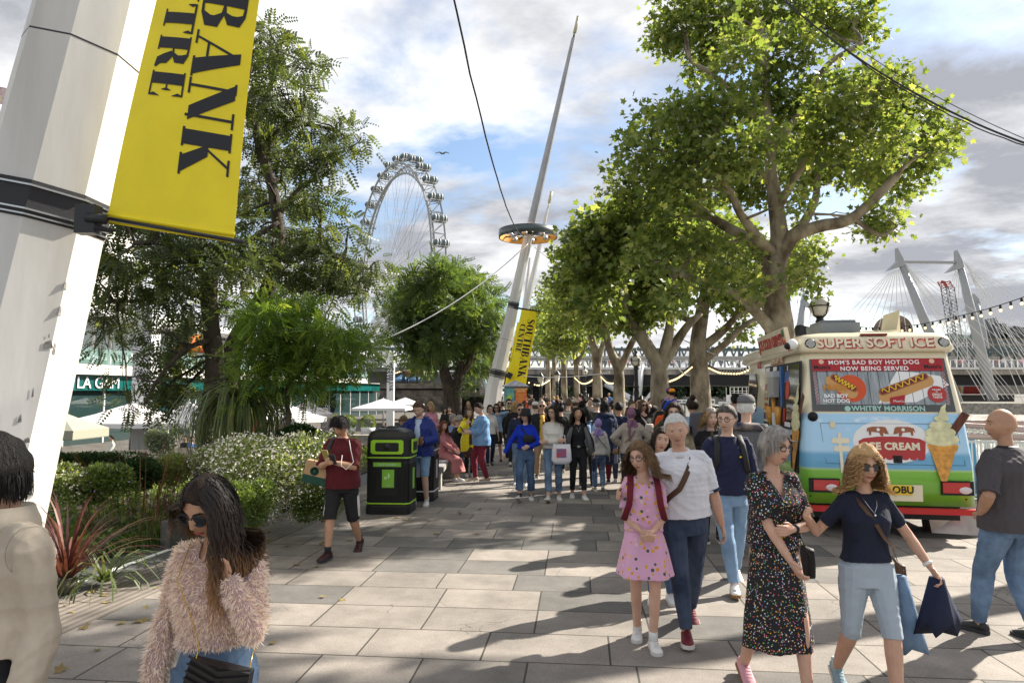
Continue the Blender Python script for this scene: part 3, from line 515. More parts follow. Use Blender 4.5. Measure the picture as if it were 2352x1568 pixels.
banner('yellow banner with large black lettering hanging beside the near white mast', tl0, tr0, bl0, br0, .16, dlen - .54 - tot1, .60, dlen - 1.2 - tot2, .17, .50, .38, 'yellow banners on the masts')
mb = MB(); mb.tube([P(237, 500, 6.1), P(560, 556, 6.08)], .018, 8); obj('banner_rod', mb, DARK, br_)
YF = 36.
fm = [V((P(1122, 930, YF).x, YF, 0)), P(1136, 890, YF), P(1180, 698, YF), P(1220, 512, YF), P(1317, 88, YF)]
m2, at2 = mast('inclined_mast', 'tall leaning mast carrying the ring of lamps in the middle of the view', fm[:4] , [.52, .46, .30, .24], YF, bands=[(P(0, 858, YF).z, .42), (P(0, 702, YF).z, .36)], joints=[P(0, 780, YF).z])
mb = MB(); mb.tube([fm[3] - (fm[3] - fm[2]).normalized() * 2.2, fm[4]], [.255, .1], 8, smooth=False); obj('upper_pole', mb, MG, m2)
dd = (fm[4] - fm[3]).normalized(); mb = MB(); mb.tube([fm[4], fm[4] + dd * .35], .05, 8); obj('lamp_neck', mb, DARK, m2); mb = MB(); mb.tube([fm[4] + dd * .3, fm[4] + dd * 1.25], .095, 10); obj('lamp_tube', mb, M('cream_lamp', (.5, .47, .33), .4), m2)
# ring luminaire
rc = P(1213, 538, YF); rg = thing('ring_luminaire', 'dark steel ring with orange inside and six spotlights around the mast', 'light ring', rc)
R_, H_ = 1.57, .42
mb = MB(); pr = [(R_ - .05, -H_ / 2), (R_, -H_ / 2), (R_, H_ / 2), (R_ - .05, H_ / 2)]
rs = [[rc + V((r * cos(t), r * sin(t), z)) for t in [2 * pi * q / 48 for q in range(48)]] for r, z in pr + pr[:1]]; mb.rings(rs, caps=False); obj('ring_band', mb, M('ring_steel', (.09, .11, .115), .4, .5), rg)
mb = MB(); mb.rings([[rc + V((1.505 * cos(t), 1.505 * sin(t), z)) for t in [2 * pi * q / 48 for q in range(48)]] for z in (-.2, .2)], caps=False); obj('inner_lining', mb, M('orange_lining', (.75, .33, .05), .5), rg)
mb = MB()
for k in range(10): a = 2 * pi * k / 10; mb.beam(rc + V((.15 * cos(a), .15 * sin(a), .05)), rc + V((1.52 * cos(a), 1.52 * sin(a), .05)), .05, .07)
mb.tube([rc + V((0, 0, -.05)), rc + V((0, 0, .15))], .33, 12); obj('spokes', mb, DARK, rg)
for k in range(6):
 a = 2 * pi * k / 6 + .3; c = rc + V((.98 * cos(a), .98 * sin(a), -.1)); mb = MB(); mb.lathe([(.06, .12), (.13, .06), (.16, -.08), (.15, -.12), (.02, -.11)], c, 12); obj('spotlight', mb, STEEL, rg)
ldir = (fm[3] - fm[2]).normalized()
bt = P(1198, 711, YF - .35); bb = P(1165, 880, YF - .35); bt2 = P(1237, 716, YF - .35); bb2 = P(1207, 889, YF - .35)
sc = 4.1 / 5.1
ln2 = ((bt - bb).length + (bt2 - bb2).length) / 2
banner('yellow banner with black lettering hung on the tall mast in the middle', bt, bt2, bb, bb2, .02, .42, .46, .75, .1, .40, .31, 'yellow banners on the masts')
mb = MB(); mb.tube([P(1180, 706, YF - .3), P(1242, 716, YF - .3)], .05, 8); obj('banner_arm', mb, DARK, m2)
mb = MB(); mb.box(P(1170, 862, YF - .5), (.28, .2, .3), Matrix.Rotation(.5, 3, 'Y')); mb.tube([P(1162, 858, YF - .4), P(1172, 864, YF - .4)], .04, 6); tag(obj('floodlight', mb, DARK), 'black floodlight clamped to the mast beside the bottom of the middle banner', 'floodlight')
YG = 58.
gm_ = [V((P(1160, 930, YG).x, YG, 0)), P(1176, 860, YG), P(1212, 690, YG), P(1258, 480, YG)]
m3, _a = mast('inclined_mast', 'thinner leaning mast just behind the mast with the ring', gm_, [.5, .42, .28, .13], YG, bands=[(P(0, 880, YG).z, .5)])
mb = MB(); mb.tube([gm_[3], P(1261, 466, YG)], .06, 6); mb.tube([P(1261, 466, YG), P(1267, 440, YG)], .13, 8); obj('lamp_tube', mb, M('cream_lamp'), m3)
a, b_, c, d = P(1188, 740, YG - .4), P(1230, 745, YG - .4), P(1158, 892, YG - .4), P(1195, 900, YG - .4)
banner('third yellow banner mostly hidden behind the middle one', a, b_, c, d, .02, .9, .55, 1.3, .12, .5, .4, 'yellow banners on the masts')
YG2 = 80.
mast('inclined_mast', 'farthest leaning mast whose thin tip shows beside the middle banner', [V((P(1180, 930, YG2).x, YG2, 0)), P(1186, 860, YG2), P(1205, 700, YG2), P(1217, 592, YG2)], [.5, .4, .25, .12], YG2)
# ---------------------------------------------------------------- cables
CAB = M('cable_dark', (.02, .02, .022), .5); CABW = M('cable_white', (.6, .6, .6), .4)
def cable(label, a, b_, r, sag, mat, name='cable', n=24, wob=0.):
 mb = MB(); pts = [a.lerp(b_, i / n) - V((0, 0, sag * 4 * (i / n) * (1 - i / n))) + V((random.uniform(-wob, wob), 0, random.uniform(-wob, wob))) for i in range(n + 1)]; mb.tube(pts, r, 6); tag(obj(name, mb, mat), label, 'cable'); return pts
cable('dark twisted cable running from the top of the frame down to the ring of lamps', P(1030, -60, 13), P(1212, 545, YF), .024, 1.5, CAB, wob=.012)
cable('pale cable from the ring of lamps down left across the round tree', P(1212, 560, YF - .4), P(875, 782, 30), .028, .5, CABW)
cable('pale cable from the ring of lamps down right to the leaning plane tree', P(1228, 568, YF - .4), P(1640, 813, 24.5), .022, .35, CABW)
cable('thick dark cable crossing the top right corner of the sky', P(1770, -25, 11.5), P(2400, 345, 9), .015, .32, CAB)
cable('thin dark cable twisted below the thick one at top right', P(1780, -22, 11.5), P(2400, 350, 9), .009, .36, CAB, wob=.012)
cable('finest wire of the cable bundle crossing the sky at top right', P(1790, -25, 11.5), P(2400, 338, 9), .006, .24, CAB)
# ---------------------------------------------------------------- observation wheel
EW = M('wheel_white', (.7, .71, .72), .4); EG = M('wheel_grey', (.32, .34, .35), .5)
ZE = 363.; ec = P(905, 634, ZE); th_ = radians(60); ed = V((cos(th_), -sin(th_), 0)); en = V((sin(th_), cos(th_), 0))
ew = thing('observation_wheel', 'giant white observation wheel with glass capsules seen beyond the round tree', 'ferris wheel', V((ec.x, ec.y, 0)))
def ep(R, a, o=0.): return ec + ed * R * cos(a) + V((0, 0, R * sin(a))) + en * o
NS = 64; mb = MB()
for k in range(NS):
 a, b_ = 2 * pi * k / NS, 2 * pi * (k + 1) / NS; m_ = (a + b_) / 2
 for R, o, w_ in ((59, -3.6, .8), (59, 3.6, .8), (54.2, 0, 1.)): mb.beam(ep(R, a, o), ep(R, b_, o), w_, w_)
 mb.beam(ep(59, a, -3.6), ep(59, a, 3.6), .3); mb.beam(ep(59, a, -3.6), ep(59, b_, 3.6), .22)
 for o in (-3.6, 3.6): mb.beam(ep(59, a, o), ep(54.2, m_, 0), .26); mb.beam(ep(59, b_, o), ep(54.2, m_, 0), .26)
obj('rim', mb, M('rim_grey', (.3, .32, .33), .5), ew); mb = MB()
for k in range(NS): a = 2 * pi * k / NS; mb.beam(ep(54, a), ep(1.5, a + .3 * (1 if k % 2 else -1), 5 if k % 4 < 2 else -5), .11)
obj('spoke_cables', mb, EG, ew); mb = MB(); mb.tube([ep(0, 0, -11), ep(0, 0, 11)], 1.9, 14); mb.tube([ep(0, 0, -6), ep(0, 0, -5)], 3.2, 14); mb.tube([ep(0, 0, 5), ep(0, 0, 6)], 3.2, 14); obj('hub', mb, EW, ew)
for s_ in (0, 1):
 mb = MB(); b_ = P(775 + 60 * s_, 860, ZE + 8 + 26 * s_); h0 = ep(0, 0, 10); mb.tube([b_, b_.lerp(h0, .45), h0], [1.8, 3.3, 1.4], 12); obj('leg', mb, EW, ew)
mb = MB(); z0 = .9; prof = [(.05, -4.3), (1.3, -3.6), (1.95, -1.6), (2.05, 0), (1.95, 1.6), (1.3, 3.6), (.05, 4.3)]
Rx = Matrix.Rotation(pi / 2, 3, 'X') ; cap_me = MB(); cap_me.lathe(prof, (0, 0, 0), 12, R=Rx); cme = cap_me.mesh('capsule', M('capsule_glass', (.05, .085, .09), .12, spec=1.))
fb = MB()
for y in (-2.6, -1.2, 1.2, 2.6): fb.lathe([(1.9, y - .12), (2.12, y - .12), (2.12, y + .12), (1.9, y + .12)], (0, 0, 0), 12, R=Rx)
fb.box((0, 0, -1.35), (2.7, 6.4, .5)); fb.box((0, 0, 0), (.15, 7.8, .3)); fme = fb.mesh('capsule_frame', EW)
for k in range(32):
 a = 2 * pi * (k + .5) / 32; c = ep(62.3, a); o = link('capsule', cme, ew); o.location = c; o.rotation_euler = (0, 0, -th_ + pi / 2 + pi / 2)
 f = link('capsule_frame', fme, o)
# ---------------------------------------------------------------- bridge
def bz(px): return 128 + (1400 - px) * .024
def bp_(px, y, dz=0.): return P(px, y, bz(px) + dz)
BW = M('bridge_white', (.62, .62, .62), .5); BC = M('bridge_concrete', (.34, .31, .27), .85, var=.5, vs=.8, scale=(1, 1, .1)); BG = M('bridge_green', (.07, .1, .1), .5); BB = M('bridge_black', (.012, .012, .014), .7)
bg = thing('bridge', 'railway and foot bridge crossing the whole background above the promenade', 'bridge', bp_(1400, 900))
def bbox(name, px0, px1, y0, y1, z0, z1, mat, parent=bg, mb=None):
 a, b_ = bp_(px0, y0), bp_(px1, y0); a2, b2 = bp_(px0, y1), bp_(px1, y1); m_ = mb or MB()
 m_.hexa([V((a.x, a.y + z0, a2.z)), V((b_.x, b_.y + z0, b2.z)), V((b_.x, b_.y + z1, b2.z)), V((a.x, a.y + z1, a2.z)), V((a.x, a.y + z0, a.z)), V((b_.x, b_.y + z0, b_.z)), V((b_.x, b_.y + z1, b_.z)), V((a.x, a.y + z1, a.z))])
 if mb is None: return obj(name, m_, mat, parent)
PX0, PX1 = 1085, 2480
bbox('deck_fascia', PX0, PX1, 843, 848, 0, 5, BW); bbox('concrete_edge', PX0, PX1, 848, 860, .3, 5, BC); bbox('black_girder', 800, PX1, 860.3, 884, 1.5, 30, BB)
bbox('lower_flange', PX0, PX1, 884.3, 887, 1.2, 2.2, M('bridge_flange', (.16, .16, .16), .6))
mb = MB(); bbox('r', PX0, PX1, 826, 827.4, .1, .3, None, None, mb)
for y in (829.5, 832.5, 835.5, 838.5): bbox('r', PX0, PX1, y, y + .6, .2, .3, None, None, mb)
for k in range(100): px = PX0 + (PX1 - PX0) * k / 99; bbox('r', px, px + .9, 826, 843, .1, .35, None, None, mb)
obj('railing', mb, BW, bg)
mb = MB(); bbox('r', 800, PX1, 789, 796.5, 12, 13, None, None, mb); bbox('r', 800, PX1, 839, 846, 12, 13, None, None, mb)
k = 0
for px in range(800, PX1, 38):
 bbox('r', px, px + 3.5, 796.5, 839, 12.2, 12.8, None, None, mb)
 mb.beam(bp_(px + 2, 796, 12.5), bp_(px + 20, 840, 12.5), .28); mb.beam(bp_(px + 38, 796, 12.5), bp_(px + 20, 840, 12.5), .28)
 mb.beam(bp_(px + 2, 840, 12.7), bp_(px + 20, 796, 12.7), .22); mb.beam(bp_(px + 38, 840, 12.7), bp_(px + 20, 796, 12.7), .22)
obj('truss', mb, BG, bg)
mb = MB(); bbox('r', 800, PX1, 808, 816, 14, 24, None, None, mb); obj('train_roofs', mb, M('train_cream', (.45, .44, .4), .6), bg)
for px, w_ in ((1350, 60), (1225, 60), (1850, 60)): bbox('pier', px, px + w_, 884, 935, 3, 20, BB)
bbox('white_beam', 1360, 1500, 874, 880, -.6, .6, BW)
mb = MB(); mb.tube([bp_(1388, 880, -1), bp_(1475, 930, -6)], .55, 10); mb.tube([bp_(1470, 838, -2), bp_(1462, 930, -4)], .8, 10); mb.tube([bp_(1525, 868, -2), bp_(1478, 930, -5)], .5, 10); obj('brace', mb, BW, bg)
for i, px in enumerate((1215, 1300, 1548, 1610, 1650, 1683, 1740, 2290, 2330)):
 mb = MB()
 for q in range(4): bbox('r', px - 4 + q * 2.6, px - 3.2 + q * 2.6, 862, 872, 1.2, 1.5, None, None, mb)
 bbox('r', px - 4, px + 5, 861, 862, 1.2, 1.5, None, None, mb); obj('girder_window', mb, STEEL, bg)
bbox('sign_panel', 2197, 2250, 788, 796, 11.7, 11.9, DARK); text('sign_text', 'FOOT 23', 1.1, bp_(2216, 792, 11.6), (1, 0, 0), (0, 0, 1), WHITE, bg)
def bmast(label, apex, head, foot, w_, dz, lfan, rfan):
 t = thing('bridge_mast', label, 'mast', bp_(foot[0], foot[1], dz), 'leaning white bridge masts with cable fans'); mb = MB(); h = bp_(*head, dz); f = bp_(*foot, dz)
 mb.tube([f, f.lerp(h, .55), h], [w_, w_ * .95, w_ * .6], 12); obj('pole', mb, M('mast_grey', (.3, .31, .32), .4), t)
 mb = MB(); s_ = apex[2] if len(apex) > 2 else 1; q = head[0]; y = head[1]
 pl_ = [(apex[0], apex[1]), (q + 8, y - 4), (q + 12, y + 12), (q + 3, y + 15), (q - 28 * s_, y + 25), (q - 4, y + 2)] if s_ > 0 else [(apex[0], apex[1]), (q + 5, y - 4), (q + 25, y + 20), (q + 4, y + 12), (q - 4, y + 2)]
 fr = [bp_(x, yy, dz - .4) for x, yy in pl_]; bk = [p + V((0, .8, 0)) for p in fr]; n = len(fr); mb.add(fr + bk, [tuple(range(n)), tuple(range(n, 2 * n))[::-1]] + [(i, n + i, n + (i + 1) % n, (i + 1) % n) for i in range(n)]); obj('head_plate', mb, M('mast_grey'), t)
 mb = MB()
 for (sx_, sy_), (ex, ey) in lfan + rfan: mb.beam(bp_(sx_, sy_, dz), bp_(ex, ey, dz - 1), .06)
 obj('stay_cables', mb, BW, t); return t
lin = lambda a, b_, n: [(a[0] + (b_[0] - a[0]) * i / (n - 1), a[1] + (b_[1] - a[1]) * i / (n - 1)) for i in range(n)]
z2 = lambda A, Bq: list(zip(A, Bq))
bmast('big leaning white bridge mast with a wide fan of cables, left of the crane', (2062, 569), (2067, 597), (2200, 925), .68, -14, z2(lin((2040, 628), (2065, 618), 10), lin((1830, 840), (2125, 840), 10)), z2(lin((2072, 595), (2080, 612), 9), lin((2340, 915), (2262, 918), 8)) + z2(lin((2076, 600), (2080, 612), 5), lin((2420, 842), (2240, 842), 5)))
bmast('big leaning white bridge mast right of the crane', (2199, 574), (2203, 602), (2281, 920), .66, -13, z2(lin((2195, 622), (2205, 625), 5), lin((2120, 840), (2225, 840), 5)), z2(lin((2212, 600), (2225, 620), 9), lin((2500, 900), (2352, 930), 9)) + z2(lin((2212, 600), (2220, 612), 6), lin((2620, 842), (2370, 842), 6)))
bmast('smaller far bridge mast behind the right hand big one', (2237, 674), (2241, 690), (2268, 850), .9, 18, z2(lin((2236, 700), (2240, 702), 3), lin((2160, 840), (2230, 840), 3)), z2(lin((2246, 700), (2250, 705), 6), lin((2460, 842), (2300, 842), 6)))
bmast('far bridge mast between the big plane trunk and the globe lamp', (1848, 671, -1), (1845, 690), (1826, 850), .8, 18, z2(lin((1842, 700), (1845, 702), 5), lin((1700, 842), (1830, 842), 5)), z2(lin((1850, 698), (1862, 706), 8), lin((1980, 842), (1845, 842), 8)))
mb = MB(); mb.beam(bp_(2067, 602, -14), bp_(2203, 603, -13), .35); tag(obj('cross_bar', mb, M('mast_grey')), 'thin horizontal bar joining the heads of the two big bridge masts', 'bar')
# people walking on the bridge deck: tiny
PP = [M('walker_%s' % n_, c, .8) for n_, c in (('red', (.3, .04, .04)), ('navy', (.03, .04, .09)), ('black', (.02, .02, .02)), ('pale', (.5, .48, .45)), ('pink', (.5, .25, .3)), ('green', (.1, .2, .1)))]; SKT = M('skin_far', (.42, .26, .19), .6)
def tiny(p, h=1.7, group=None, label='tiny walker', m=None, c=None):
 ci = random.randrange(6); m = m or PP[ci]; label = label % ['red', 'navy', 'black', 'pale clothes', 'pink', 'green'][ci] if '%' in label else label
 t = thing('person', label, 'person', p, group); mb = MB(); s_ = h / 1.7; sw = random.uniform(-.12, .12)
 q = V(p); mb.tube([q + V((0, 0, 1.45)) * s_, q + V((0, 0, 1.0)) * s_, q + V((.08, 0, .82)) * s_, q + V((.09 + sw, sw, 0))], [.05, .13, .11, .05], 6, 1); mb.tube([q + V((0, 0, .95)) * s_, q + V((-.09, 0, .8)) * s_, q + V((-.09 - sw, -sw, 0))], [.12, .1, .05], 6, 1)
 mb.tube([q + V((0, 0, .88)) * s_, q + V((0, 0, 1.15)) * s_, q + V((0, 0, 1.4)) * s_, q + V((0, 0, 1.47)) * s_], [.15, .15, .2, .08], 8, 0)
 for e in (-1, 1): mb.tube([q + V((e * .19, 0, 1.4)) * s_, q + V((e * .25, 0, 1.12)) * s_, q + V((e * .22, -.08, .85)) * s_], [.06, .05, .04], 6, 0)
 mb.ball(q + V((0, 0, 1.6)) * s_, (.09 * s_, .1 * s_, .125 * s_), 8, 2); mb.ball(q + V((0, .015, 1.63)) * s_, (.1 * s_, .105 * s_, .12 * s_), 8, 3)
 obj('figure', mb, [m or random.choice(PP), random.choice(PP[1:3]), SKT, random.choice([M('hair_dark', (.02, .015, .012), .6), M('hair_brown', (.08, .045, .025), .6)])], t); return t
ORD = 'first second third fourth fifth sixth seventh eighth ninth tenth eleventh twelfth thirteenth fourteenth fifteenth sixteenth seventeenth eighteenth nineteenth twentieth twenty-first twenty-second twenty-third'.split()
for wi, px in enumerate(list(range(1300, 1780, 21)) + list(range(2195, 2352, 11))):
 q = bp_(px + random.uniform(-6, 6), 844, 2.5); tiny(V((q.x, q.y, bp_(px, 844).z)), random.uniform(1.55, 1.85), 'people walking across the foot bridge', 'distant walker in %s, ' + (ORD[wi] + ' from left among the plane trees' if px < 1800 else ORD[wi - 23] + ' from left beyond the van') + ' on the bridge')
# ---------------------------------------------------------------- far bank, boats, barge, crane
bk = MB(); ZB = 300.
for a, b_ in ((1250, 1900),): bk.hexa([P(a, 935, ZB), P(b_, 935, ZB), P(b_, 935, ZB + 30), P(a, 935, ZB + 30), P(a, 911, ZB), P(b_, 911, ZB), P(b_, 911, ZB + 30), P(a, 911, ZB + 30)])
struct('far_embankment', bk, M('far_stone', (.3, .29, .27), .9))
n = 26000; pxs = rng.uniform(1180, 2010, n); k = rng.uniform(0, 1, n); top = 862 + 6 * np.sin(pxs / 17) + 4 * np.sin(pxs / 7.3) ; ys = top + (912 - top) * k
cen = np.array([P(a, b_, ZB + 8 + 5 * sin(a / 5) + random.uniform(-7, 5)) for a, b_ in zip(pxs, ys)])
o = link('far_bank_trees', scatter(T_DIA, 4, cen, rnd(n), rnd(n), rng.uniform(1., 2.4, n), np.clip(rng.normal(.3, .2, n) + .2 * np.sin(pxs / 11) , 0, 1), 'far_bank_trees', LEAF('far_wood', (.012, .03, .012), (.035, .06, .025), (.08, .11, .045), .15)))
o['kind'] = 'stuff'
struct('hills', MB().hexa([P(-1500, 899, 900), P(3800, 899, 900), P(3800, 899, 940), P(-1500, 899, 940), P(-1500, 892, 900), P(3800, 892, 900), P(3800, 892, 940), P(-1500, 892, 940)]), M('far_haze_green', (.12, .15, .13), .9))
BN = M('boat_navy', (.015, .02, .045), .4);
def boat(label, px, py, Y, ln, h, cabins, rot=0, name=None, hull=BN, deck2=True, wl=-3.55):
 o = P(px, py, Y); o.z = wl; t = thing('river_boat', label, 'boat', o, 'boats on the river'); X = V((cos(rot), sin(rot), 0)); Yv = V((-sin(rot), cos(rot), 0)); hw = ln * .1
 q = lambda x, y, z: o + X * x + Yv * y + V((0, 0, z))
 mb = MB(); st = [(-.5, .25, .75), (-.46, .8, .5), (-.3, 1, .4), (.3, 1, .4), (.5, .85, .45)]
 rs = [[q(x * ln, -w_ * hw, hh * h * .55), q(x * ln * .97, -w_ * hw * .85, 0), q(x * ln * .97, w_ * hw * .85, 0), q(x * ln, w_ * hw, hh * h * .55)] for x, w_, hh in st]; mb.rings(rs, smooth=False); obj('hull', mb, hull, t)
 z = .22 * h
 for i, (x0, x1, hh) in enumerate(cabins):
  mb = MB(); mb.hexa([q(x0 * ln, -hw * .85, z), q(x1 * ln, -hw * .85, z), q(x1 * ln, hw * .85, z), q(x0 * ln, hw * .85, z), q(x0 * ln, -hw * .82, z + hh), q(x1 * ln, -hw * .82, z + hh), q(x1 * ln, hw * .82, z + hh), q(x0 * ln, hw * .82, z + hh)]); obj('cabin', mb, WHITE, t)
  mb = MB(); nw = max(3, int((x1 - x0) * ln / 1.6))
  for j in range(nw): xx = x0 * ln + (x1 - x0) * ln * (j + .5) / nw; mb.box(q(xx, -hw * .85, z + hh * .55), ((x1 - x0) * ln / nw * .72, .06, hh * .45), Matrix.Rotation(rot, 3, 'Z'))
  obj('cabin_windows', mb, TGL, t); z += hh
 if deck2:
  mb = MB(); x0, x1, hh = cabins[-1];
  for j in range(14):
   xx = x0 * ln + (x1 - x0) * ln * j / 13; mb.beam(q(xx, -hw * .8, z), q(xx, -hw * .8, z + 1.9), .09); mb.beam(q(xx, hw * .8, z), q(xx, hw * .8, z + 1.9), .09)
  for zz_ in (.5, 1., 1.9): mb.beam(q(x0 * ln, -hw * .8, z + zz_), q(x1 * ln, -hw * .8, z + zz_), .12)
  obj('deck_rail', mb, WHITE, t)
 if name:
  mb = MB(); mb.box(q(.1 * ln, -hw * .9, z - .25), (ln * .42, .08, 1.1), Matrix.Rotation(rot, 3, 'Z')); obj('name_board', mb, BN, t); text('boat_name', name, .95, q(.1 * ln, -hw * .9 - .08, z - .25), X, V((0, 0, 1)), WHITE, t)
 return t
boat('white two deck passenger boat with a navy hull left of the van', 1701, 925, 170, 17, 4.6, [(-.3, .55, 1.9), (-.18, .6, 1.7)], 0.02, 'PRIDE OF LONDON')
boat('low dark barge moored by the far bank between the two plane trunks', 1562, 914, 270, 13, 4, [(-.1, .3, 1.3)], 0, None, DARK, False)
boat('small white boat with an orange stripe at the right edge of the leaning plane trunk', 1622, 915, 230, 9, 4, [(-.4, .3, 2.)], 0, None, WHITE, False)
boat('white passenger boat beyond the lamp post far down the avenue', 1235, 915, 150, 15, 4, [(-.4, .5, 2.)], 0, None, BN, False)
boat('white boat roof beyond the V shaped plane tree', 1480, 918, 190, 14, 4, [(-.4, .5, 2.2)], 0, None, BN, False)
boat('white boat glimpsed beyond the straight plane trunk', 1405, 918, 200, 9, 4, [(-.4, .5, 2.4)], 0, None, BN, False)
mb = MB(); mb.hexa([P(2150, 950, 88), P(2460, 953, 84), P(2460, 953, 92), P(2150, 950, 96), P(2150, 925, 88), P(2460, 927, 84), P(2460, 927, 92), P(2150, 925, 96)]); tag(obj('bridge_starling', mb, CONC), 'long low grey concrete pier foot in the river right of the van', 'pier foot')
mb = MB(); mb.hexa([P(2150, 922, 112), P(2330, 922, 112), P(2330, 922, 120), P(2150, 922, 120), P(2150, 906, 112), P(2330, 906, 112), P(2330, 906, 120), P(2150, 906, 120)]); tag(obj('work_barge', mb, DARK), 'dark flat work barge under the bridge right of the van', 'barge')
mc = thing('crawler_crane', 'red and yellow construction machine standing on the dark barge under the bridge', 'crane', P(2235, 906, 115)); RED = M('red_paint', (.45, .03, .03), .45); YO = M('amber_paint', (.6, .33, .04), .5)
mb = MB(); mb.hexa([P(2212, 905, 114), P(2252, 905, 114), P(2252, 905, 117), P(2212, 905, 117), P(2214, 880, 114), P(2250, 880, 114), P(2250, 880, 117), P(2214, 880, 117)]); obj('machinery_house', mb, RED, mc)
mb = MB(); mb.hexa([P(2180, 900, 113.5), P(2208, 900, 113.5), P(2208, 900, 116), P(2180, 900, 116), P(2184, 886, 113.5), P(2206, 886, 113.5), P(2206, 886, 116), P(2184, 886, 116)]); obj('cab', mb, YO, mc)
mb = MB()
for k in range(8):
 a, b_ = P(2205 + k * 4, 880 - k * 2.6, 115), P(2209 + k * 4, 877.4 - k * 2.6, 115); mb.beam(a, b_, .12); mb.beam(a + V((0, 0, .8)), b_ + V((0, 0, .8)), .12); mb.beam(a, b_ + V((0, 0, .8)), .08)
obj('boom', mb, RED, mc)
tc_ = thing('lattice_crane', 'tall dark lattice crane boom with a red head between the two big masts', 'crane', P(2196, 790, 200))
def lattice(a, b_, w_, n, r, mb):
 d = (b_ - a); u = V((1, 0, 0)) * w_ / 2; v = V((0, 1, 0)) * w_ / 2
 for i in range(n):
  p, q = a + d * i / n, a + d * (i + 1) / n
  for s1 in (-1, 1):
   for s2 in (-1, 1): mb.beam(p + u * s1 + v * s2, q + u * s1 + v * s2, r)
   mb.beam(p + u * s1 - v, q - u * s1 - v, r * .7); mb.beam(p + u * s1 + v, q - u * s1 + v, r * .7)
mb = MB(); lattice(P(2198, 800, 200), P(2176, 660, 200), 2.4, 16, .2, mb); obj('boom', mb, M('crane_grey', (.12, .12, .13), .6), tc_)
mb = MB(); lattice(P(2176, 662, 200), P(2167, 646, 200), 2.2, 3, .24, mb); mb.beam(P(2168, 648, 200), P(2162, 646, 200), .5); mb.beam(P(2163, 650, 200), P(2163, 680, 200), .08); obj('boom_head', mb, M('crane_red', (.3, .05, .03), .6), tc_)
# far buildings
def fbox(px0, px1, y0, y1, Y, mb, d=15): mb.hexa([P(px0, y1, Y), P(px1, y1, Y), P(px1, y1, Y + d), P(px0, y1, Y + d), P(px0, y0, Y), P(px1, y0, Y), P(px1, y0, Y + d), P(px0, y0, Y + d)])
ST = M('far_pale_stone', (.3, .27, .22), .85, var=.3, vs=.3); SL = M('far_slate', (.07, .075, .085), .6); GR = M('far_green_roof', (.16, .24, .2), .7)
def fbuild(label, walls, roof, Y, win, rm=SL, wm=ST):
 t = thing('building', label, 'building', P(walls[0][0], 900, Y)); mb = MB(); [fbox(*q, Y, mb) for q in walls]; obj('wall', mb, wm, t)
 mb = MB()
 for poly in roof:
  fr = [P(x, y, Y - 1) for x, y in poly]; n = len(fr); bk_ = [p + V((0, 16, 0)) for p in fr]; mb.add(fr + bk_, [tuple(range(n)), tuple(range(n, 2 * n))[::-1]] + [(i, n + i, n + (i + 1) % n, (i + 1) % n) for i in range(n)])
 if roof: obj('roof', mb, rm, t)
 mb = MB()
 for x0, x1, nx, y0, y1, ny in win:
  for i in range(nx):
   for j in range(ny): cx = x0 + (x1 - x0) * (i + .5) / nx; cy = y0 + (y1 - y0) * (j + .5) / ny; w_ = (x1 - x0) / nx * .28; h_ = (y1 - y0) / ny * .33; fbox(cx - w_, cx + w_, cy - h_, cy + h_, Y - .3, mb, .6)
 if win: obj('windows', mb, TGL, t)
 return t
fbuild('far building with steep dark spired roofs at the right edge', [(2268, 2420, 776, 905)], [[(2262, 776), (2287, 729), (2312, 776)], [(2305, 776), (2308, 762), (2330, 748), (2352, 752), (2420, 745), (2420, 776)], [(2300, 776), (2302, 742), (2312, 742), (2314, 776)]], 420, [(2270, 2415, 26, 778, 815, 3)])
fbuild('long low far building with a flat green roof behind the van', [(2112, 2262, 781, 905)], [[(2108, 781), (2118, 773), (2190, 765), (2240, 773), (2264, 781)]], 400, [(2116, 2260, 22, 784, 800, 1)], GR)
fbuild('brown gothic stone building glimpsed under the bridge beside the posters', [(1205, 1300, 862, 912)], [], 420, [(1207, 1298, 22, 864, 908, 4)], SL, M('brown_stone', (.3, .22, .16), .9, var=.2, vs=.2))
ar = thing('stone_arch_top', 'round stone gable with a dark brown round emblem behind the van roof', 'building', P(2061, 790, 260)); mb = MB()
c = P(2061, 760, 260); R_ = 37 / F * 260
mb.prism([(-R_ - 2, -6), (R_ + 2, -6), (R_ + 2, -1.5), (R_, -1.5)] + [(R_ * cos(t), R_ * sin(t)) for t in [pi * k / 20 for k in range(21)]] + [(-R_ - 2, -1.5)], c, (1, 0, 0), (0, 0, 1), -6); obj('gable', mb, M('gable_stone', (.2, .15, .11), .9, var=.4, vs=.3), ar)
mb = MB(); mb.prism([(R_ * .6 * cos(t), R_ * .6 * sin(t)) for t in [2 * pi * k / 24 for k in range(24)]], c + V((0, -.3, 0)), (1, 0, 0), (0, 0, 1), -.2); obj('emblem', mb, M('emblem_brown', (.1, .05, .04), .6), ar)
for i, ch in enumerate('FEROY'):
 a = pi / 2 + (2 - i) * .33; u = V((sin(a), 0, -cos(a))); wv = V((cos(a), 0, sin(a))); text('gable_letter', ch, 1.7, c + V((R_ * .78 * cos(a), -.1, R_ * .78 * sin(a))), u, wv, ST, ar, ext=.05)
ar2 = thing('stone_arch_top', 'smaller round stone gable left of the lamp post above the van', 'building', P(1857, 800, 260)); mb = MB(); c = P(1857, 783, 260); R_ = 20 / F * 260
mb.prism([(R_ * cos(t), R_ * sin(t)) for t in [pi * k / 16 for k in range(17)]], c, (1, 0, 0), (0, 0, 1), -6); obj('gable', mb, M('gable_stone'), ar2)
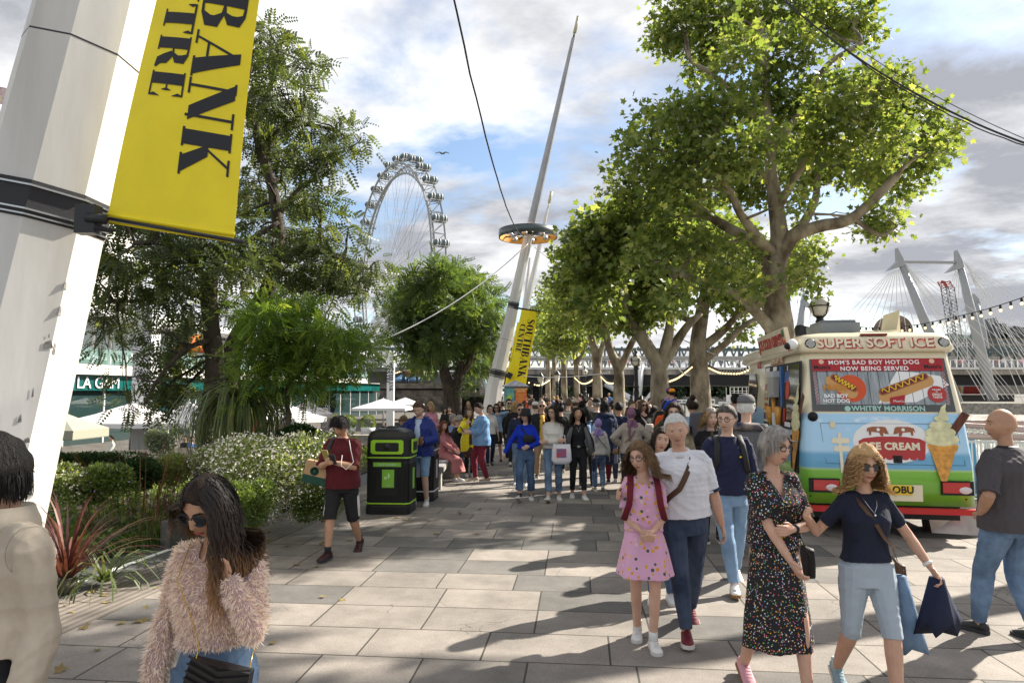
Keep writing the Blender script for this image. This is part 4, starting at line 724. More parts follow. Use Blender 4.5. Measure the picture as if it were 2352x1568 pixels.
mb = MB(); mb.prism([(R_ * .8 * cos(t), R_ * .8 * sin(t)) for t in [pi * k / 16 for k in range(17)]], c + V((0, -.3, .3)), (1, 0, 0), (0, 0, 1), -.2); obj('panel', mb, ST, ar2)
# bird
sg = thing('seagull', 'seagull gliding in the sky right of the observation wheel', 'bird', P(1016, 353, 60)); c = P(1016, 353, 60); mb = MB()
mb.rings([[c + V((x, r * cos(t), r * sin(t))) for t in [2 * pi * q / 8 for q in range(8)]] for x, r in ((-.22, .01), (-.12, .06), (.05, .08), (.17, .05), (.25, .01))]);
for e in (-1, 1):
 pr_ = [(.03, 0, 0, .13), (.1 * e + .0, e * .0, 0, 0)]
 rs = [[c + V((e * x - .04, yq, z)), c + V((e * x + wd * .5, yq, z + .02)), c + V((e * x - .02 + wd, yq + wd * 2, z)), c + V((e * x - .04, yq + wd * 2, z - .01))] for x, yq, z, wd in ((0, -.05, .02, .1), (.28, -.08, .13, .09), (.5, -.06, .08, .06), (.62, -.02, .0, .02))]; mb.rings(rs)
obj('body', mb, M('gull_grey', (.12, .12, .13), .7), sg)
# ---------------------------------------------------------------- concert hall building on the left
BX = -39.9
def hp(y, z, off=0.): return V((BX + off + DY * y, y, z))
def hbox(y0, y1, z0, z1, o0, o1, mb): mb.hexa([hp(y0, z0, o0), hp(y0, z0, o1), hp(y1, z0, o1), hp(y1, z0, o0), hp(y0, z1, o0), hp(y0, z1, o1), hp(y1, z1, o1), hp(y1, z1, o0)])
hall = thing('concert_hall', 'long pale stone and glass building on the left with cafe terraces', 'building', hp(60, -2))
STN = M('hall_stone', (.6, .58, .53), .7, var=.1, vs=.6); HW = M('hall_white', (.66, .66, .66), .5)
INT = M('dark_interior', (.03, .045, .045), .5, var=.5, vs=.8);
def hpart(name, boxes, mat):
 mb = MB(); [hbox(*b_, mb) for b_ in boxes]; return obj(name, mb, mat, hall)
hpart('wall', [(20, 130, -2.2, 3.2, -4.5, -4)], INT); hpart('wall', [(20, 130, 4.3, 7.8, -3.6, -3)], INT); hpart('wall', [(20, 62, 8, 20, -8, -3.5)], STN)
hpart('floor_slab', [(20, 130, 3.25, 4.0, -4, 1.2)], STN); hpart('floor_slab', [(20, 130, 7.9, 8.5, -8, .9)], HW); hpart('roof', [(20, 64, 20, 20.8, -9, -1.5)], HW); hpart('floor_slab', [(20, 64, 13.5, 14.1, -8, -2.2)], HW)
TEAL = M('teal_glass_band', (.01, .11, .1), .12, spec=.9, var=.3, vs=.4)
hpart('sign_band', [(20, 130, 2.05, 3.2, 0.6, .75)], TEAL)
gl = GLASS('terrace_glass', (.2, .33, .3), .4)
for y in np.arange(30, 128, 4.0): hpart('glass_balustrade', [(y, y + 3.9, 4.05, 5.3, 1.05, 1.09)], gl)
hpart('balustrade_rail', [(28, 130, 5.3, 5.36, 1.02, 1.12)], STEEL)
sg_ = GLASS('shopfront_glass', (.03, .06, .06), .6)
for y in np.arange(30, 128, 4.0):
 hpart('shopfront', [(y, y + 3.85, -2, 2.0, .3, .34)], sg_); hpart('window', [(y, y + 3.8, 4.6, 7.6, -2.4, -2.34)], GLASS('hall_window', (.5, .6, .6), .6))
hpart('mullions', [(y, y + .12, -2, 2.05, .28, .42) for y in np.arange(29.9, 128, 4.0)] + [(y, y + .14, 4.3, 7.9, -2.5, -2.2) for y in np.arange(30, 128, 2.0)] + [(30, 128, 5.3, 5.42, -2.45, -2.25)], HW)
for y in (55, 78, 100):
 pass
# the big white square column and its beam
cY = 33.; cx0, cx1 = P(300, 900, cY), P(349, 900, cY)
for lab, px0, px1, Yc in (('broad square white column in front of the cafe, cut by the dark tree', 302, 343, 36.), ('white square column beyond the dark tree at the cafe', 553, 568, 80.)):
 mb = MB(); a, b_ = P(px0, 900, Yc), P(px1, 900, Yc); w_ = b_.x - a.x; mb.box(((a.x + b_.x) / 2, Yc + w_ / 2, 2.2), (w_, w_, 8.4)); tag(obj('white_column', mb, M('column_white', (.52, .52, .54), .6, var=.05, vs=.5)), lab, 'column')
text('shop_name', 'LA GAM', 1.25, hp(50.5, 2.6, .82), V((DY, 1, 0)).normalized() , V((0, 0, 1)), M('sign_white', (.85, .87, .87), .5), hall, align='LEFT', ext=.03)
text('balustrade_sign', 'SOUTHBANK', .5, hp(57, 4.85, 1.2), V((-DY, -1, 0)).normalized(), V((0, 0, 1)), WHITE, hall, ext=.01); text('balustrade_sign', 'CENTRE', .5, hp(57, 4.4, 1.2), V((-DY, -1, 0)).normalized(), V((0, 0, 1)), WHITE, hall, ext=.01)
mb = MB(); c = P(6, 215, 40); fl = [c + V((x, .1 * sin(x * 3), y)) for x, y in ((-1.5, .2), (-.6, .5), (.2, .35), (.95, .6), (.8, -.2), (.1, -.7), (-.8, -.5), (-1.5, -1.1))]; n = len(fl)
mb.add(fl + [p + V((0, .02, 0)) for p in fl], [tuple(range(n)), tuple(range(n, 2 * n))[::-1]], 0); mb.tube([c + V((-1.5, 0, .6)), c + V((-1.5, 0, -8))], .04, 6, 0)
tag(obj('flag', mb, M('purple_flag', (.35, .16, .4), .7, col2=(.6, .55, .35), vs=3.)), 'purple patterned flag on the roof at the left edge', 'flag')
# more storeys / parasols
PW = M('parasol_white', (.72, .7, .7), .7); PO = M('parasol_olive', (.3, .3, .23), .7); PBL = M('parasol_blue', (.12, .25, .45), .7); POR = M('parasol_orange', (.75, .2, .04), .7)
def parasol(label, px, py_edge, wpx, py_top, Y, floor, mat, group='terrace parasols', rect=1., vz=.22, n=8):
 e = P(px, py_edge, Y); R = wpx / 2 / F * Y; a = V((e.x, Y, P(px, py_top, Y).z)); ez = e.z; t = thing('parasol', label, 'parasol', V((e.x, Y, floor)), group)
 mb = MB(); q = n; rim = [V((e.x + R * cos(2 * pi * k / q + pi / q) * 1.05, Y + R * rect * sin(2 * pi * k / q + pi / q), ez)) for k in range(q)]
 sagp = [a.lerp(r, .5) - V((0, 0, (a.z - ez) * .06)) for r in rim]; vs = [a] + sagp + rim + [r - V((0, 0, vz)) for r in rim]; fs = []
 for k in range(q):
  j = (k + 1) % q; fs += [(0, 1 + k, 1 + j), (1 + k, 1 + q + k, 1 + q + j, 1 + j), (1 + q + k, 1 + 2 * q + k, 1 + 2 * q + j, 1 + q + j)]
 mb.add(vs, fs); ax_ = V((a.x, a.y, 0)); mb.add([V((a.x + (v_.x - a.x) * .985, a.y + (v_.y - a.y) * .985, v_.z - .02)) for v_ in vs], [f[::-1] for f in fs]); obj('canopy', mb, mat, t)
 mb = MB(); mb.tube([V((e.x, Y, floor)), a + V((0, 0, .1))], .045, 8)
 for k in range(q): mb.beam(a - V((0, 0, .1)), rim[k] - V((0, 0, .04)), .03)
 obj('pole', mb, DARK if mat is PO else STEEL, t); return t
parasol('wide white parasol right of the near mast, in front of the cafe glass', 300, 968, 280, 925, 34, -2, PW, rect=1, n=4); parasol('wide white parasol behind the dark locust trunk', 432, 970, 175, 921, 33, -2, PW, n=4)
parasol('olive grey parasol beside the near mast', 140, 985, 190, 945, 24, -2, PO, n=4, vz=.3)
parasol('white parasol with a scalloped rim behind the young tree', 640, 958, 205, 920, 34, -2, PW, n=10); parasol('second white parasol right of the young tree with a red edge behind', 705, 950, 110, 918, 38, -2, M('parasol_pinkish', (.66, .6, .58), .7), n=10)
parasol('large square white parasol behind the tall white sign post', 880, 936, 160, 915, 62, -2, PW, n=4); parasol('white parasol farther back, right of the sign post', 930, 928, 110, 912, 72, -2, PW, n=4)
for i, (px, w_) in enumerate(((922, 34), (954, 30))): parasol(('left', 'right')[i] + ' one of two small blue parasols on the concrete terrace', px, 870, w_, 859, 80, 2.9, PBL, 'blue parasols on the upper terrace', n=6)
parasol('orange and purple parasol on the upper terrace behind the dark trunk', 452, 800, 90, 765, 45, 4, POR, 'terrace parasols', n=6)
# concrete terrace, stair, awning
t = thing('concrete_terrace', 'weathered concrete walkway on beams behind the tall sign post', 'terrace', P(990, 940, 76))
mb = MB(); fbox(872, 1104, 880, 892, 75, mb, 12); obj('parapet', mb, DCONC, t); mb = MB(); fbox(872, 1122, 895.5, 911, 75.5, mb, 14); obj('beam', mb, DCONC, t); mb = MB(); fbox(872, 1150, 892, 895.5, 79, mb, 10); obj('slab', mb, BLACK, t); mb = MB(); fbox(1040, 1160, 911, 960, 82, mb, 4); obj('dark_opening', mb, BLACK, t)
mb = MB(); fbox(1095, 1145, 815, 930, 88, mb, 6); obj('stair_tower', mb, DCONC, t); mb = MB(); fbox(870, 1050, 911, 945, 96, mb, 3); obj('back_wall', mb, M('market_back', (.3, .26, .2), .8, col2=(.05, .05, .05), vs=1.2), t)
mb = MB(); fbox(840, 1000, 843, 853, 92, mb, 10); fbox(845, 1100, 853, 880, 100, mb, 3); tag(obj('market_awning', mb, [M('awning_grey', (.2, .2, .2), .7)]), 'long grey awning roof above the blue parasols', 'awning')
mb = MB(); [mb.ball(P(x, 855 + 1.5 * sin(x / 3.), 89), .09, 6) for x in range(905, 1000, 4)]; tag(obj('light_string', mb, M('warm_bulb', (1, .8, .5), .5, emit=(1, .75, .4), es=.6)), 'row of small lit bulbs under the grey awning', 'light string')
st = thing('staircase', 'outdoor stair with a pale green rail climbing behind the middle mast', 'staircase', P(1120, 920, 70)); mb = MB()
for k in range(18): mb.box(P(1128 - k * .9, 905 - k * 4.6, 70 + k * .35), (2.2, .4, .16))
obj('steps', mb, CONC, st); mb = MB(); a, b_ = P(1116, 905, 69.6), P(1098, 820, 76); mb.hexa([a, a + V((.12, 0, 0)), b_ + V((.12, 0, 0)), b_, a + V((0, 0, 1.1)), a + V((.12, 0, 1.1)), b_ + V((.12, 0, 1.1)), b_ + V((0, 0, 1.1))]); obj('green_side_panel', mb, M('green_panel', (.32, .42, .38), .5), st)
for x, y, z_, wd in ((1120, 866, 73, 'second from bottom'), (1123, 850, 74, 'third from bottom'), (1114, 872, 72.5, 'lowest'), (1118, 836, 75, 'highest')): tiny(P(x, y, z_), 1.7, 'people on the far staircase', 'distant climber in %s on the outdoor stair behind the middle mast, ' + wd)
for x, wd in ((927, 'left'), (936, 'middle'), (958, 'right')): tiny(P(x, 880, 79), 1.65, 'people on the upper terrace', 'distant person in %s under the blue parasols, the ' + wd + ' one')
# tall sign post "gate"
t = thing('sign_post', 'tall white angled sign post with vertical black lettering, left of the round tree', 'sign', P(896, 985, 68), None)
Zs = 68.; mb = MB(); a = P(887, 989, Zs); b_ = P(905, 818, Zs); w_ = b_.x - a.x; mb.box(((a.x + b_.x) / 2, Zs + .3, (a.z + b_.z) / 2), (w_, .6, b_.z - a.z)); obj('post', mb, HW, t)
mb = MB(); c, d = P(905, 818, Zs), P(860, 812, Zs + 4); mb.hexa([V((b_.x, Zs, b_.z - .4)), V((b_.x, Zs + .6, b_.z - .4)), V((d.x, d.y + .6, d.z - .1)), V((d.x, d.y, d.z - .1)), V((b_.x, Zs, b_.z + .2)), V((b_.x, Zs + .6, b_.z + .2)), V((d.x, d.y + .6, d.z + .5)), V((d.x, d.y, d.z + .5))]); obj('top_arm', mb, HW, t)
mb = MB()
fn1 = lambda a_, b__: (P(901, 830, Zs) + V((b__ - .46, 0, -a_)), V((0, -1, 0))); fn2 = lambda a_, b__: (P(892, 838, Zs) + V((b__ - .46, 0, -a_)), V((0, -1, 0)))
letters('SOUTHBANK', .38, lambda a_, b__: (P(903.5, 830, Zs) + V((b__ - .38, 0, -a_)), V((0, -1, 0))), mb, .01); letters('CENTRE', .38, lambda a_, b__: (P(895.5, 838, Zs) + V((b__ - .38, 0, -a_)), V((0, -1, 0))), mb, .01); obj('lettering', mb, INK, t)
# grey pylon FOYLES, red menu sign
t = thing('shop_pylon', 'slim taupe shop sign pylon with vertical white letters in front of the cafe', 'sign', P(755, 1000, 40)); mb = MB(); a, b_ = P(740, 1010, 40), P(753.5, 960, 40); mb.box((P(746.5, 960, 40).x, 40.1, (P(0, 1040, 40).z + P(0, 936, 40).z) / 2), (.5, .2, P(0, 936, 40).z - P(0, 1040, 40).z)); obj('panel', mb, M('taupe', (.33, .29, .28), .6), t)
q = P(746.5, 955, 39.98)
text('lettering', 'FOYLES', .42, q, V((0, 0, -1)), V((1, 0, 0)), WHITE, t)
mb = MB(); q = P(583, 970, 32); mb.box(P(594, 968, 30), (.5, .06, 1.2)); t = tag(obj('menu_board', mb, M('maroon_board', (.2, .01, .02), .5)), 'dark red vertical cafe board under the white parasol', 'sign'); text('board_text', 'LA MANCHA', .18, P(594, 968, 29.95), V((0, 0, -1)), V((1, 0, 0)), WHITE, t)
# round cafe planters with ball shrubs
for px, lab in ((770, 'left'), (800, 'middle'), (845, 'right')):
 t = thing('potted_shrub', lab + ' one of three white round pots with a clipped shrub by the cafe', 'planter', P(px, 1003, 46), 'white pots with clipped shrubs'); c = P(px, 1003, 46); mb = MB(); mb.lathe([(.25, 0), (.42, .3), (.5, .62), (.45, .62)], c, 14); obj('pot', mb, HW, t)
 n = 900; d = unit(rnd(n)); o = link('shrub', scatter(T_DIA, 4, np.array(c) + np.array([0, 0, .95]) + d * .43, d, rnd(n), np.full(n, .12), rng.random(n), 'shrub', LF_MID), t)
for px, lab in ((735, 'left'), (985, 'right')):
 pass
mb = MB(); mb.box(P(830, 1008, 44), (2.2, 1., .55)); tag(obj('stone_bench', mb, CONC), 'low grey stone block seat beside the cafe pots', 'bench')
# poster kiosk
t = thing('poster_kiosk', 'poster pavilion with a grey pyramid roof under the middle banner', 'kiosk', V((P(1184, 900, 30).x, 30, 0))); c = V((P(1184, 900, 30).x, 30.2, 0)); zt_ = P(0, 888, 29.5).z
mb = MB(); mb.box(c + V((0, 0, zt_ / 2)), (.98, .5, zt_)); obj('case', mb, DARK, t)
mb = MB(); q = .58; mb.add([c + V((-q, -.32, zt_)), c + V((q, -.32, zt_)), c + V((q, .32, zt_)), c + V((-q, .32, zt_)), c + V((-q, -.32, zt_ + .05)), c + V((q, -.32, zt_ + .05)), c + V((q, .32, zt_ + .05)), c + V((-q, .32, zt_ + .05)), c + V((0, 0, zt_ + .3))], [(0, 3, 2, 1), (0, 1, 5, 4), (1, 2, 6, 5), (2, 3, 7, 6), (3, 0, 4, 7), (4, 5, 8), (5, 6, 8), (6, 7, 8), (7, 4, 8)]); obj('roof', mb, M('kiosk_roof', (.3, .31, .35), .5), t)
mb = MB(); mb.box(c + V((-.26, -.26, zt_ - .55)), (.43, .02, 1.0)); p1 = obj('poster', mb, M('blue_poster', (.02, .2, .42), .4, col2=(.2, .45, .3), vs=3.), t)
mb = MB(); mb.ball(c + V((-.26, -.275, zt_ - .48)), (.1, .01, .13), 10); mb.prism([(-.16, -.2), (.16, -.2), (.1, .1), (-.1, .1)], c + V((-.26, -.275, zt_ - .75)), (1, 0, 0), (0, 0, 1), .005); obj('printed_figure', mb, M('lime_print', (.45, .6, .05), .5), p1)
mb = MB(); mb.box(c + V((.24, -.26, zt_ - .8)), (.5, .02, 1.5)); p2 = obj('poster', mb, M('orange_poster', (.7, .17, .05), .45), t)
for i, (s_, z_) in enumerate((('SOUTHBANK', .1), ('CENTRE', .19))): text('poster_title', s_, .1, c + V((.24, -.275, zt_ - z_)), (1, 0, 0), (0, 0, 1), M('cream_ink', (.85, .7, .3), .5), p2, bold=.002)
for i, s_ in enumerate(('HAYWARD GALLERY', 'EXHIBITION', 'TALKS &', 'PERFORMANCES', 'FAMILY', 'EXHIBITION')): text('poster_line', s_, .05, c + V((.24, -.275, zt_ - .32 - i * .065)), (1, 0, 0), (0, 0, 1), M('cream_ink') if i % 2 else M('yellow_vinyl'), p2)
# ---------------------------------------------------------------- lamp standards and festoon lights
IRON = M('cast_iron', (.012, .016, .015), .45, bump=.4, bs=30.)
def globe_lamp(label, px, top, Y, gw):
 c0 = V((P(px, 900, Y).x, Y, 0)); zt2 = P(px, top, Y).z; t = thing('street_lamp', label, 'street lamp', c0, 'ornate cast iron riverside lamps'); g = gw / F * Y / 2; zc = zt2 - g * 2.4
 mb = MB(); mb.lathe([(.27, 0), (.28, .3), (.2, .45), (.14, .9), (.17, 1.1), (.11, 1.5), (.09, 1.8), (.12, 1.9), (.08, 2.1), (.085, zc - 1.1), (.12, zc - 1.05), (.09, zc - .95), (.07, zc - g * 1.7), (.13, zc - g * 1.5), (.09, zc - g * 1.25), (.12, zc - g)], c0, 12)
 for e in (-1, 1): # coiled fish around the base
  pts = [c0 + V((e * (.17 + .05 * sin(k * .9)) * cos(k * .75), (.17 + .03 * sin(k)) * sin(k * .75), .35 + k * .16)) for k in range(10)]; mb.tube(pts, [.08, .1, .095, .085, .075, .065, .055, .045, .035, .07], 8)
 obj('column', mb, IRON, t)
 mb = MB(); mb.ball(c0 + V((0, 0, zc)), g, 16); obj('globe', mb, M('globe_glass', (.62, .6, .52), .15, coat=1.), t)
 mb = MB(); mb.lathe([(g * 1.03, -.03 * g), (g * 1.1, 0), (g * 1.03, .1 * g)], c0 + V((0, 0, zc)), 20)
 for k in range(4):
  a = pi / 2 * k + .4; mb.tube([c0 + V((cos(a) * r * g, sin(a) * r * g, zc + z * g)) for r, z in ((.25, -1.15), (.8, -.8), (1.08, 0))], .02, 5); mb.lathe([(.03, 0), (.04, .05), (0.005, .14)], c0 + V((cos(a) * g * 1.08, sin(a) * g * 1.08, zc)), 6)
 mb.lathe([(g * .55, .86 * g), (g * .5, 1.0 * g), (g * .22, 1.15 * g), (g * .16, 1.5 * g), (g * .3, 1.62 * g), (g * .34, 1.95 * g), (g * .12, 2.0 * g), (g * .05, 2.4 * g)], c0 + V((0, 0, zc)), 12); obj('crown', mb, M('gilt_iron', (.07, .055, .025), .4, .3), t)
 return t
globe_lamp('ornate globe lamp with a crown rising behind the ice cream van', 1889, 650, 19, 46)
globe_lamp('ornate dark lamp column with coiled fish, behind the mauve headscarf woman', 1462, 800, 27, 24)
globe_lamp('ornate dark lamp column far off between two slim plane trunks', 1343, 838, 42, 14)
def lantern(label, px, top, Y):
 c0 = V((P(px, 900, Y).x, Y, 0)); z = P(px, top, Y).z; t = thing('street_lamp', label, 'street lamp', c0, 'black lantern lamp posts'); mb = MB(); mb.lathe([(.2, 0), (.2, .4), (.11, .6), (.08, z - 1.2), (.13, z - .95), (.06, z - .8)], c0, 10); obj('post', mb, IRON, t)
 mb = MB(); mb.lathe([(.13, z - .8), (.22, z - .35), (.2, z - .35)], c0, 6, smooth=False); obj('lantern_glass', mb, M('globe_glass'), t); mb = MB(); mb.lathe([(.26, z - .36), (.26, z - .3), (.1, z - .1), (.03, z), (.01, z + .1)], c0, 6, smooth=False); obj('lantern_cap', mb, IRON, t)
lantern('black lantern lamp post right of the poster pavilion', 1242, 855, 46); lantern('black lantern lamp post between the slim plane trunks', 1280, 850, 50)
BULB = M('warm_bulb')
BULBD = M('dim_bulb', (.55, .5, .42), .3)
def festoon(label, pts, r=.03, per=.42, lit=True, Yr=None):
 t = thing('festoon_lights', label, 'light string', pts[0], 'festoon lights strung along the riverside'); mb = MB(); q = []
 n = len(pts)
 for i in range(n - 1):
  p0, p1, p2, p3 = pts[max(i - 1, 0)], pts[i], pts[i + 1], pts[min(i + 2, n - 1)]
  for j in range(8): u = j / 8; q.append(.5 * ((2 * p1) + (p2 - p0) * u + (2 * p0 - 5 * p1 + 4 * p2 - p3) * u * u + (3 * p1 - p0 - 3 * p2 + p3) * u ** 3))
 q.append(pts[-1]); mb.tube(q, r * .32, 5); obj('wire', mb, CAB, t); L_ = 0; nxt = 0; bm = MB(); bm.tube([(0, 0, 0), (0, 0, -r * 2.6)], r * .8, 6, 0); bm.ball((0, 0, -r * 3.7), r * 1.15, 6, 1); bme = bm.mesh('bulb', [BLACK, BULB if lit else BULBD])
 for a, b_ in zip(q, q[1:]):
  d = (b_ - a).length
  while nxt <= L_ + d: o = link('bulb', bme, t); o.location = a.lerp(b_, (nxt - L_) / d); nxt += per
  L_ += d
festoon('string of small bulbs from the globe lamp across to the right edge', [P(1893, 735, 19), P(1950, 747, 18), P(2003, 752, 17), P(2096, 747, 15.6), P(2178, 731, 14.4), P(2258, 712, 13.3), P(2349, 683, 12.3), P(2430, 650, 11.5)], .028, .26, True)
festoon('short string of bulbs from the globe lamp down left to the van', [P(1886, 740, 19), P(1855, 762, 18.5), P(1835, 780, 18)], .028, .26)
festoon('string of lit bulbs between the leaning plane trunk and the van', [P(1628, 838, 24.7), P(1652, 848, 23), P(1676, 850, 22), P(1700, 849, 21), P(1725, 838, 20)], .03, .26)
festoon('string of lit bulbs rising from the V forked tree to the leaning plane trunk', [P(1535, 868, 20.3), P(1560, 858, 22), P(1590, 835, 24.5)], .03, .3)
festoon('sagging string of lit bulbs under the bridge in mid avenue', [P(1320, 862, 44), P(1335, 874, 41), P(1350, 873, 38), P(1368, 860, 35)], .04, .32); festoon('sagging string of lit bulbs right of the straight plane trunk', [P(1380, 858, 35), P(1395, 872, 32), P(1412, 873, 29.5)], .035, .28)
festoon('string of lit bulbs above the poster pavilion', [P(1215, 872, 44), P(1240, 878, 46), P(1262, 868, 60)], .05, .5)
cable('grey wire sagging between tree trunks in the middle of the avenue', P(1190, 862, 36), P(1400, 855, 30), .02, .15, CABW); cable('pale wire hanging from the V forked tree to the leaning plane trunk', P(1545, 828, 20), P(1585, 862, 24.5), .02, .12, CABW)
mb = MB(); mb.box(P(1850, 765, 18.4), (.5, .35, .3), Matrix.Rotation(.3, 3, 'Y')); tag(obj('floodlight', mb, DARK), 'black box floodlight mounted on the globe lamp post above the van', 'floodlight')
# ---------------------------------------------------------------- riverside railings
RW = M('rail_white', (.6, .62, .63), .45); RT = M('rail_top_pink', (.42, .3, .3), .35, .1)
def railing(label, a, b_, per=.12, h=1.15, post=1.6, top=RT):
 t = thing('railing', label, 'railing', a, 'riverside railings'); d = b_ - a; l = d.length; n = int(l / per); up = V((0, 0, 1)); mb = MB(); mb.tube([a + up * h, b_ + up * h], (.055, .035), 10); obj('handrail', mb, top, t)
 mb = MB()
 for k in range(n + 1): q = a + d * k / n; mb.beam(q + up * .1, q + up * (h - .08), .018)
 mb.beam(a + up * .12, b_ + up * .12, .03, .04); mb.beam(a + up * (h - .09), b_ + up * (h - .09), .03, .04); obj('balusters', mb, RW, t)
 for k in range(int(l / post) + 1): q = a + d.normalized() * k * post; mb = MB(); mb.beam(q, q + up * h, .06, .09); obj('post', mb, top if top is not RT else RW, t)
mb = None
railing('long railing with thin upright bars by the river right of the van', V((riv(12) + .15, 12.5, .12)), V((riv(30) + .15, 30, .12))); railing('railing with thin upright bars running out of frame behind the bald man', V((riv(16) + .2, 16.4, .12)), V((riv(16) + 6, 14.2, .12)))
railing('near railing section with a pinkish handrail behind the bald man', V((P(2208, 900, 12.6).x, 12.6, 0)), V((14.5, 10.6, 0)), .13, 1.17)
mb = MB(); q = V((P(2228, 900, 12.9).x, 12.9, 0)); mb.tube([q, q + V((0, 0, 1.1))], .06, 10); tag(obj('blue_post', mb, M('blue_post', (.08, .25, .42), .5)), 'light blue round post beneath the railing right of the van', 'post')
railing('far low railing along the river between the plane trunks', V((riv(34), 34, .12)), V((riv(58), 58, .12)), .2, 1.05, 2, DARK)
# ---------------------------------------------------------------- litter bins
LIME = M('lime_plastic', (.33, .62, .03), .4); BIN = M('bin_black', (.012, .013, .014), .45, bump=.1, bs=120.); LBL = M('label_green', (.22, .5, .06), .45)
def bin_(label, loc, rz, lime=True):
 t = thing('litter_bin', label, 'litter bin', loc, 'recycling bins', rz=rz); W_, D_ = .74, .62
 def rr(w_, d_, z, r=.1, n=5):
  o = []
  for cx, cy, a0 in ((w_ / 2 - r, d_ / 2 - r, 0), (-w_ / 2 + r, d_ / 2 - r, 90), (-w_ / 2 + r, -d_ / 2 + r, 180), (w_ / 2 - r, -d_ / 2 + r, 270)):
   for k in range(n): a = radians(a0 + 90 * k / (n - 1)); o.append(V((cx + r * cos(a), cy + r * sin(a), z)))
  return o
 mb = MB(); mb.rings([rr(W_, D_, 0), rr(W_, D_, .13), rr(W_ - .01, D_ - .01, .14), rr(W_ * .97, D_ * .97, .16), rr(W_ * .97, D_ * .97, .86), rr(W_, D_, .88), rr(W_, D_, .94)], smooth=False);
 for k in range(26): x = -W_ * .42 + W_ * .84 * k / 25; mb.box((x, -D_ / 2 * .975, .5), (.012, .012, .62))
 for k in range(18): y = -D_ * .4 + D_ * .8 * k / 17; mb.box((W_ / 2 * .975, y, .5), (.012, .012, .62))
 obj('body', mb, BIN, t)
 mb = MB(); mb.rings([rr(W_ * .99, D_ * .99, .94), rr(W_ * .97, D_ * .97, 1.22), rr(W_ * .96, D_ * .96, 1.26), rr(W_ * .85, D_ * .85, 1.33), rr(W_ * .6, D_ * .62, 1.375), rr(W_ * .3, D_ * .3, 1.39)], smooth=False); obj('hood', mb, BIN, t)
 tm = LIME if lime else M('bin_trim_white', (.6, .6, .6), .5)
 for z in (.905, .165):
  mb = MB(); mb.rings([rr(W_ + .012, D_ + .012, z), rr(W_ + .012, D_ + .012, z + .022)]); obj('trim_band', mb, tm, t)
 def ap(axis, s_, wd, col):
  mb = MB(); cz_ = 1.09; o = [(wd / 2 * x, .115 * y) for x, y in ((-1, -.75), (-.88, -1), (.88, -1), (1, -.75), (1, .8), (.88, 1), (-.88, 1), (-1, .8))]; U = (1, 0, 0) if axis == 'y' else (0, 1, 0)
  org = V((0, -D_ / 2 - .005, cz_)) if axis == 'y' else V((W_ / 2 + .005, 0, cz_)); W2 = (0, 0, 1); dd_ = .02
  mb.prism(o, org, U, W2, dd_); obj('aperture_frame', mb, col, t); mb = MB(); mb.prism([(x * .72, y * .62) for x, y in o], org + (V((0, -.022, 0)) if axis == 'y' else V((.022, 0, 0))), U, W2, .004); obj('opening', mb, BLACK, t)
  mb = MB(); mb.ball(org + (V((0, -.0, -.0)) if axis == 'y' else V((.0, 0, 0))), (.075, .04, .075) if axis == 'y' else (.04, .075, .075), 14); obj('flap', mb, BIN, t)
 ap('y', 1, .54, LIME if lime else BIN); ap('x', 1, .4, LIME if lime else BIN)
 g = LBL if lime else M('label_grey', (.4, .4, .42), .5)
 mb = MB(); mb.box((0, -D_ / 2 * .99, .805), (.46, .006, .07)); q = obj('label_strip', mb, g, t); text('label_text', 'mixed recyclables' if lime else 'general waste', .042, (0, -D_ / 2 - .004, .805), (1, 0, 0), (0, 0, 1), WHITE, q)
 mb = MB(); mb.box((0, -D_ / 2 * .995, .52), (.34, .012, .44)); obj('door_panel', mb, BIN, t); mb = MB(); mb.box((0.02, -D_ / 2 - .008, .58), (.2, .006, .29)); q = obj('poster_label', mb, g, t); text('label_text', 'mixed', .03, (.03, -D_ / 2 - .013, .475), (1, 0, 0), (0, 0, 1), WHITE, q)
 mb = MB(); mb.lathe([(.012, 0), (.018, .01), (.018, .05), (.007, .07), (.007, .085)], (.03, -D_ / 2 - .012, .58), 8); mb.box((-.02, -D_ / 2 - .012, .59), (.05, .004, .04)); q2 = obj('bottle_print', mb, M('pale_green', (.5, .75, .4), .6), q)
 mb = MB(); mb.box((W_ / 2 + .002, 0, .56), (.006, .14, .34)); obj('side_label', mb, g, t); mb = MB(); mb.lathe([(.12, 0), (.12, .03), (.05, .05)], (0, 0, 1.37), 16); obj('stub_plate', mb, BIN, t)
 mb = MB(); mb.prism([(-.22, .13), (.22, .13), (.12, .05), (-.12, .05)], (0, -D_ / 2 - .0, 0), (1, 0, 0), (0, 0, 1), .015); obj('foot_recess', mb, BLACK, t)
 return t
gb = G(893, 1182); bin_('black recycling bin with bright lime frames around its openings', (gb.x - .02, gb.y + .33, 0), radians(-4)); gb2 = G(928, 1160); bin_('black general waste bin standing behind the lime trimmed one', (gb2.x + .12, gb2.y + .75, 0), radians(-4), False)
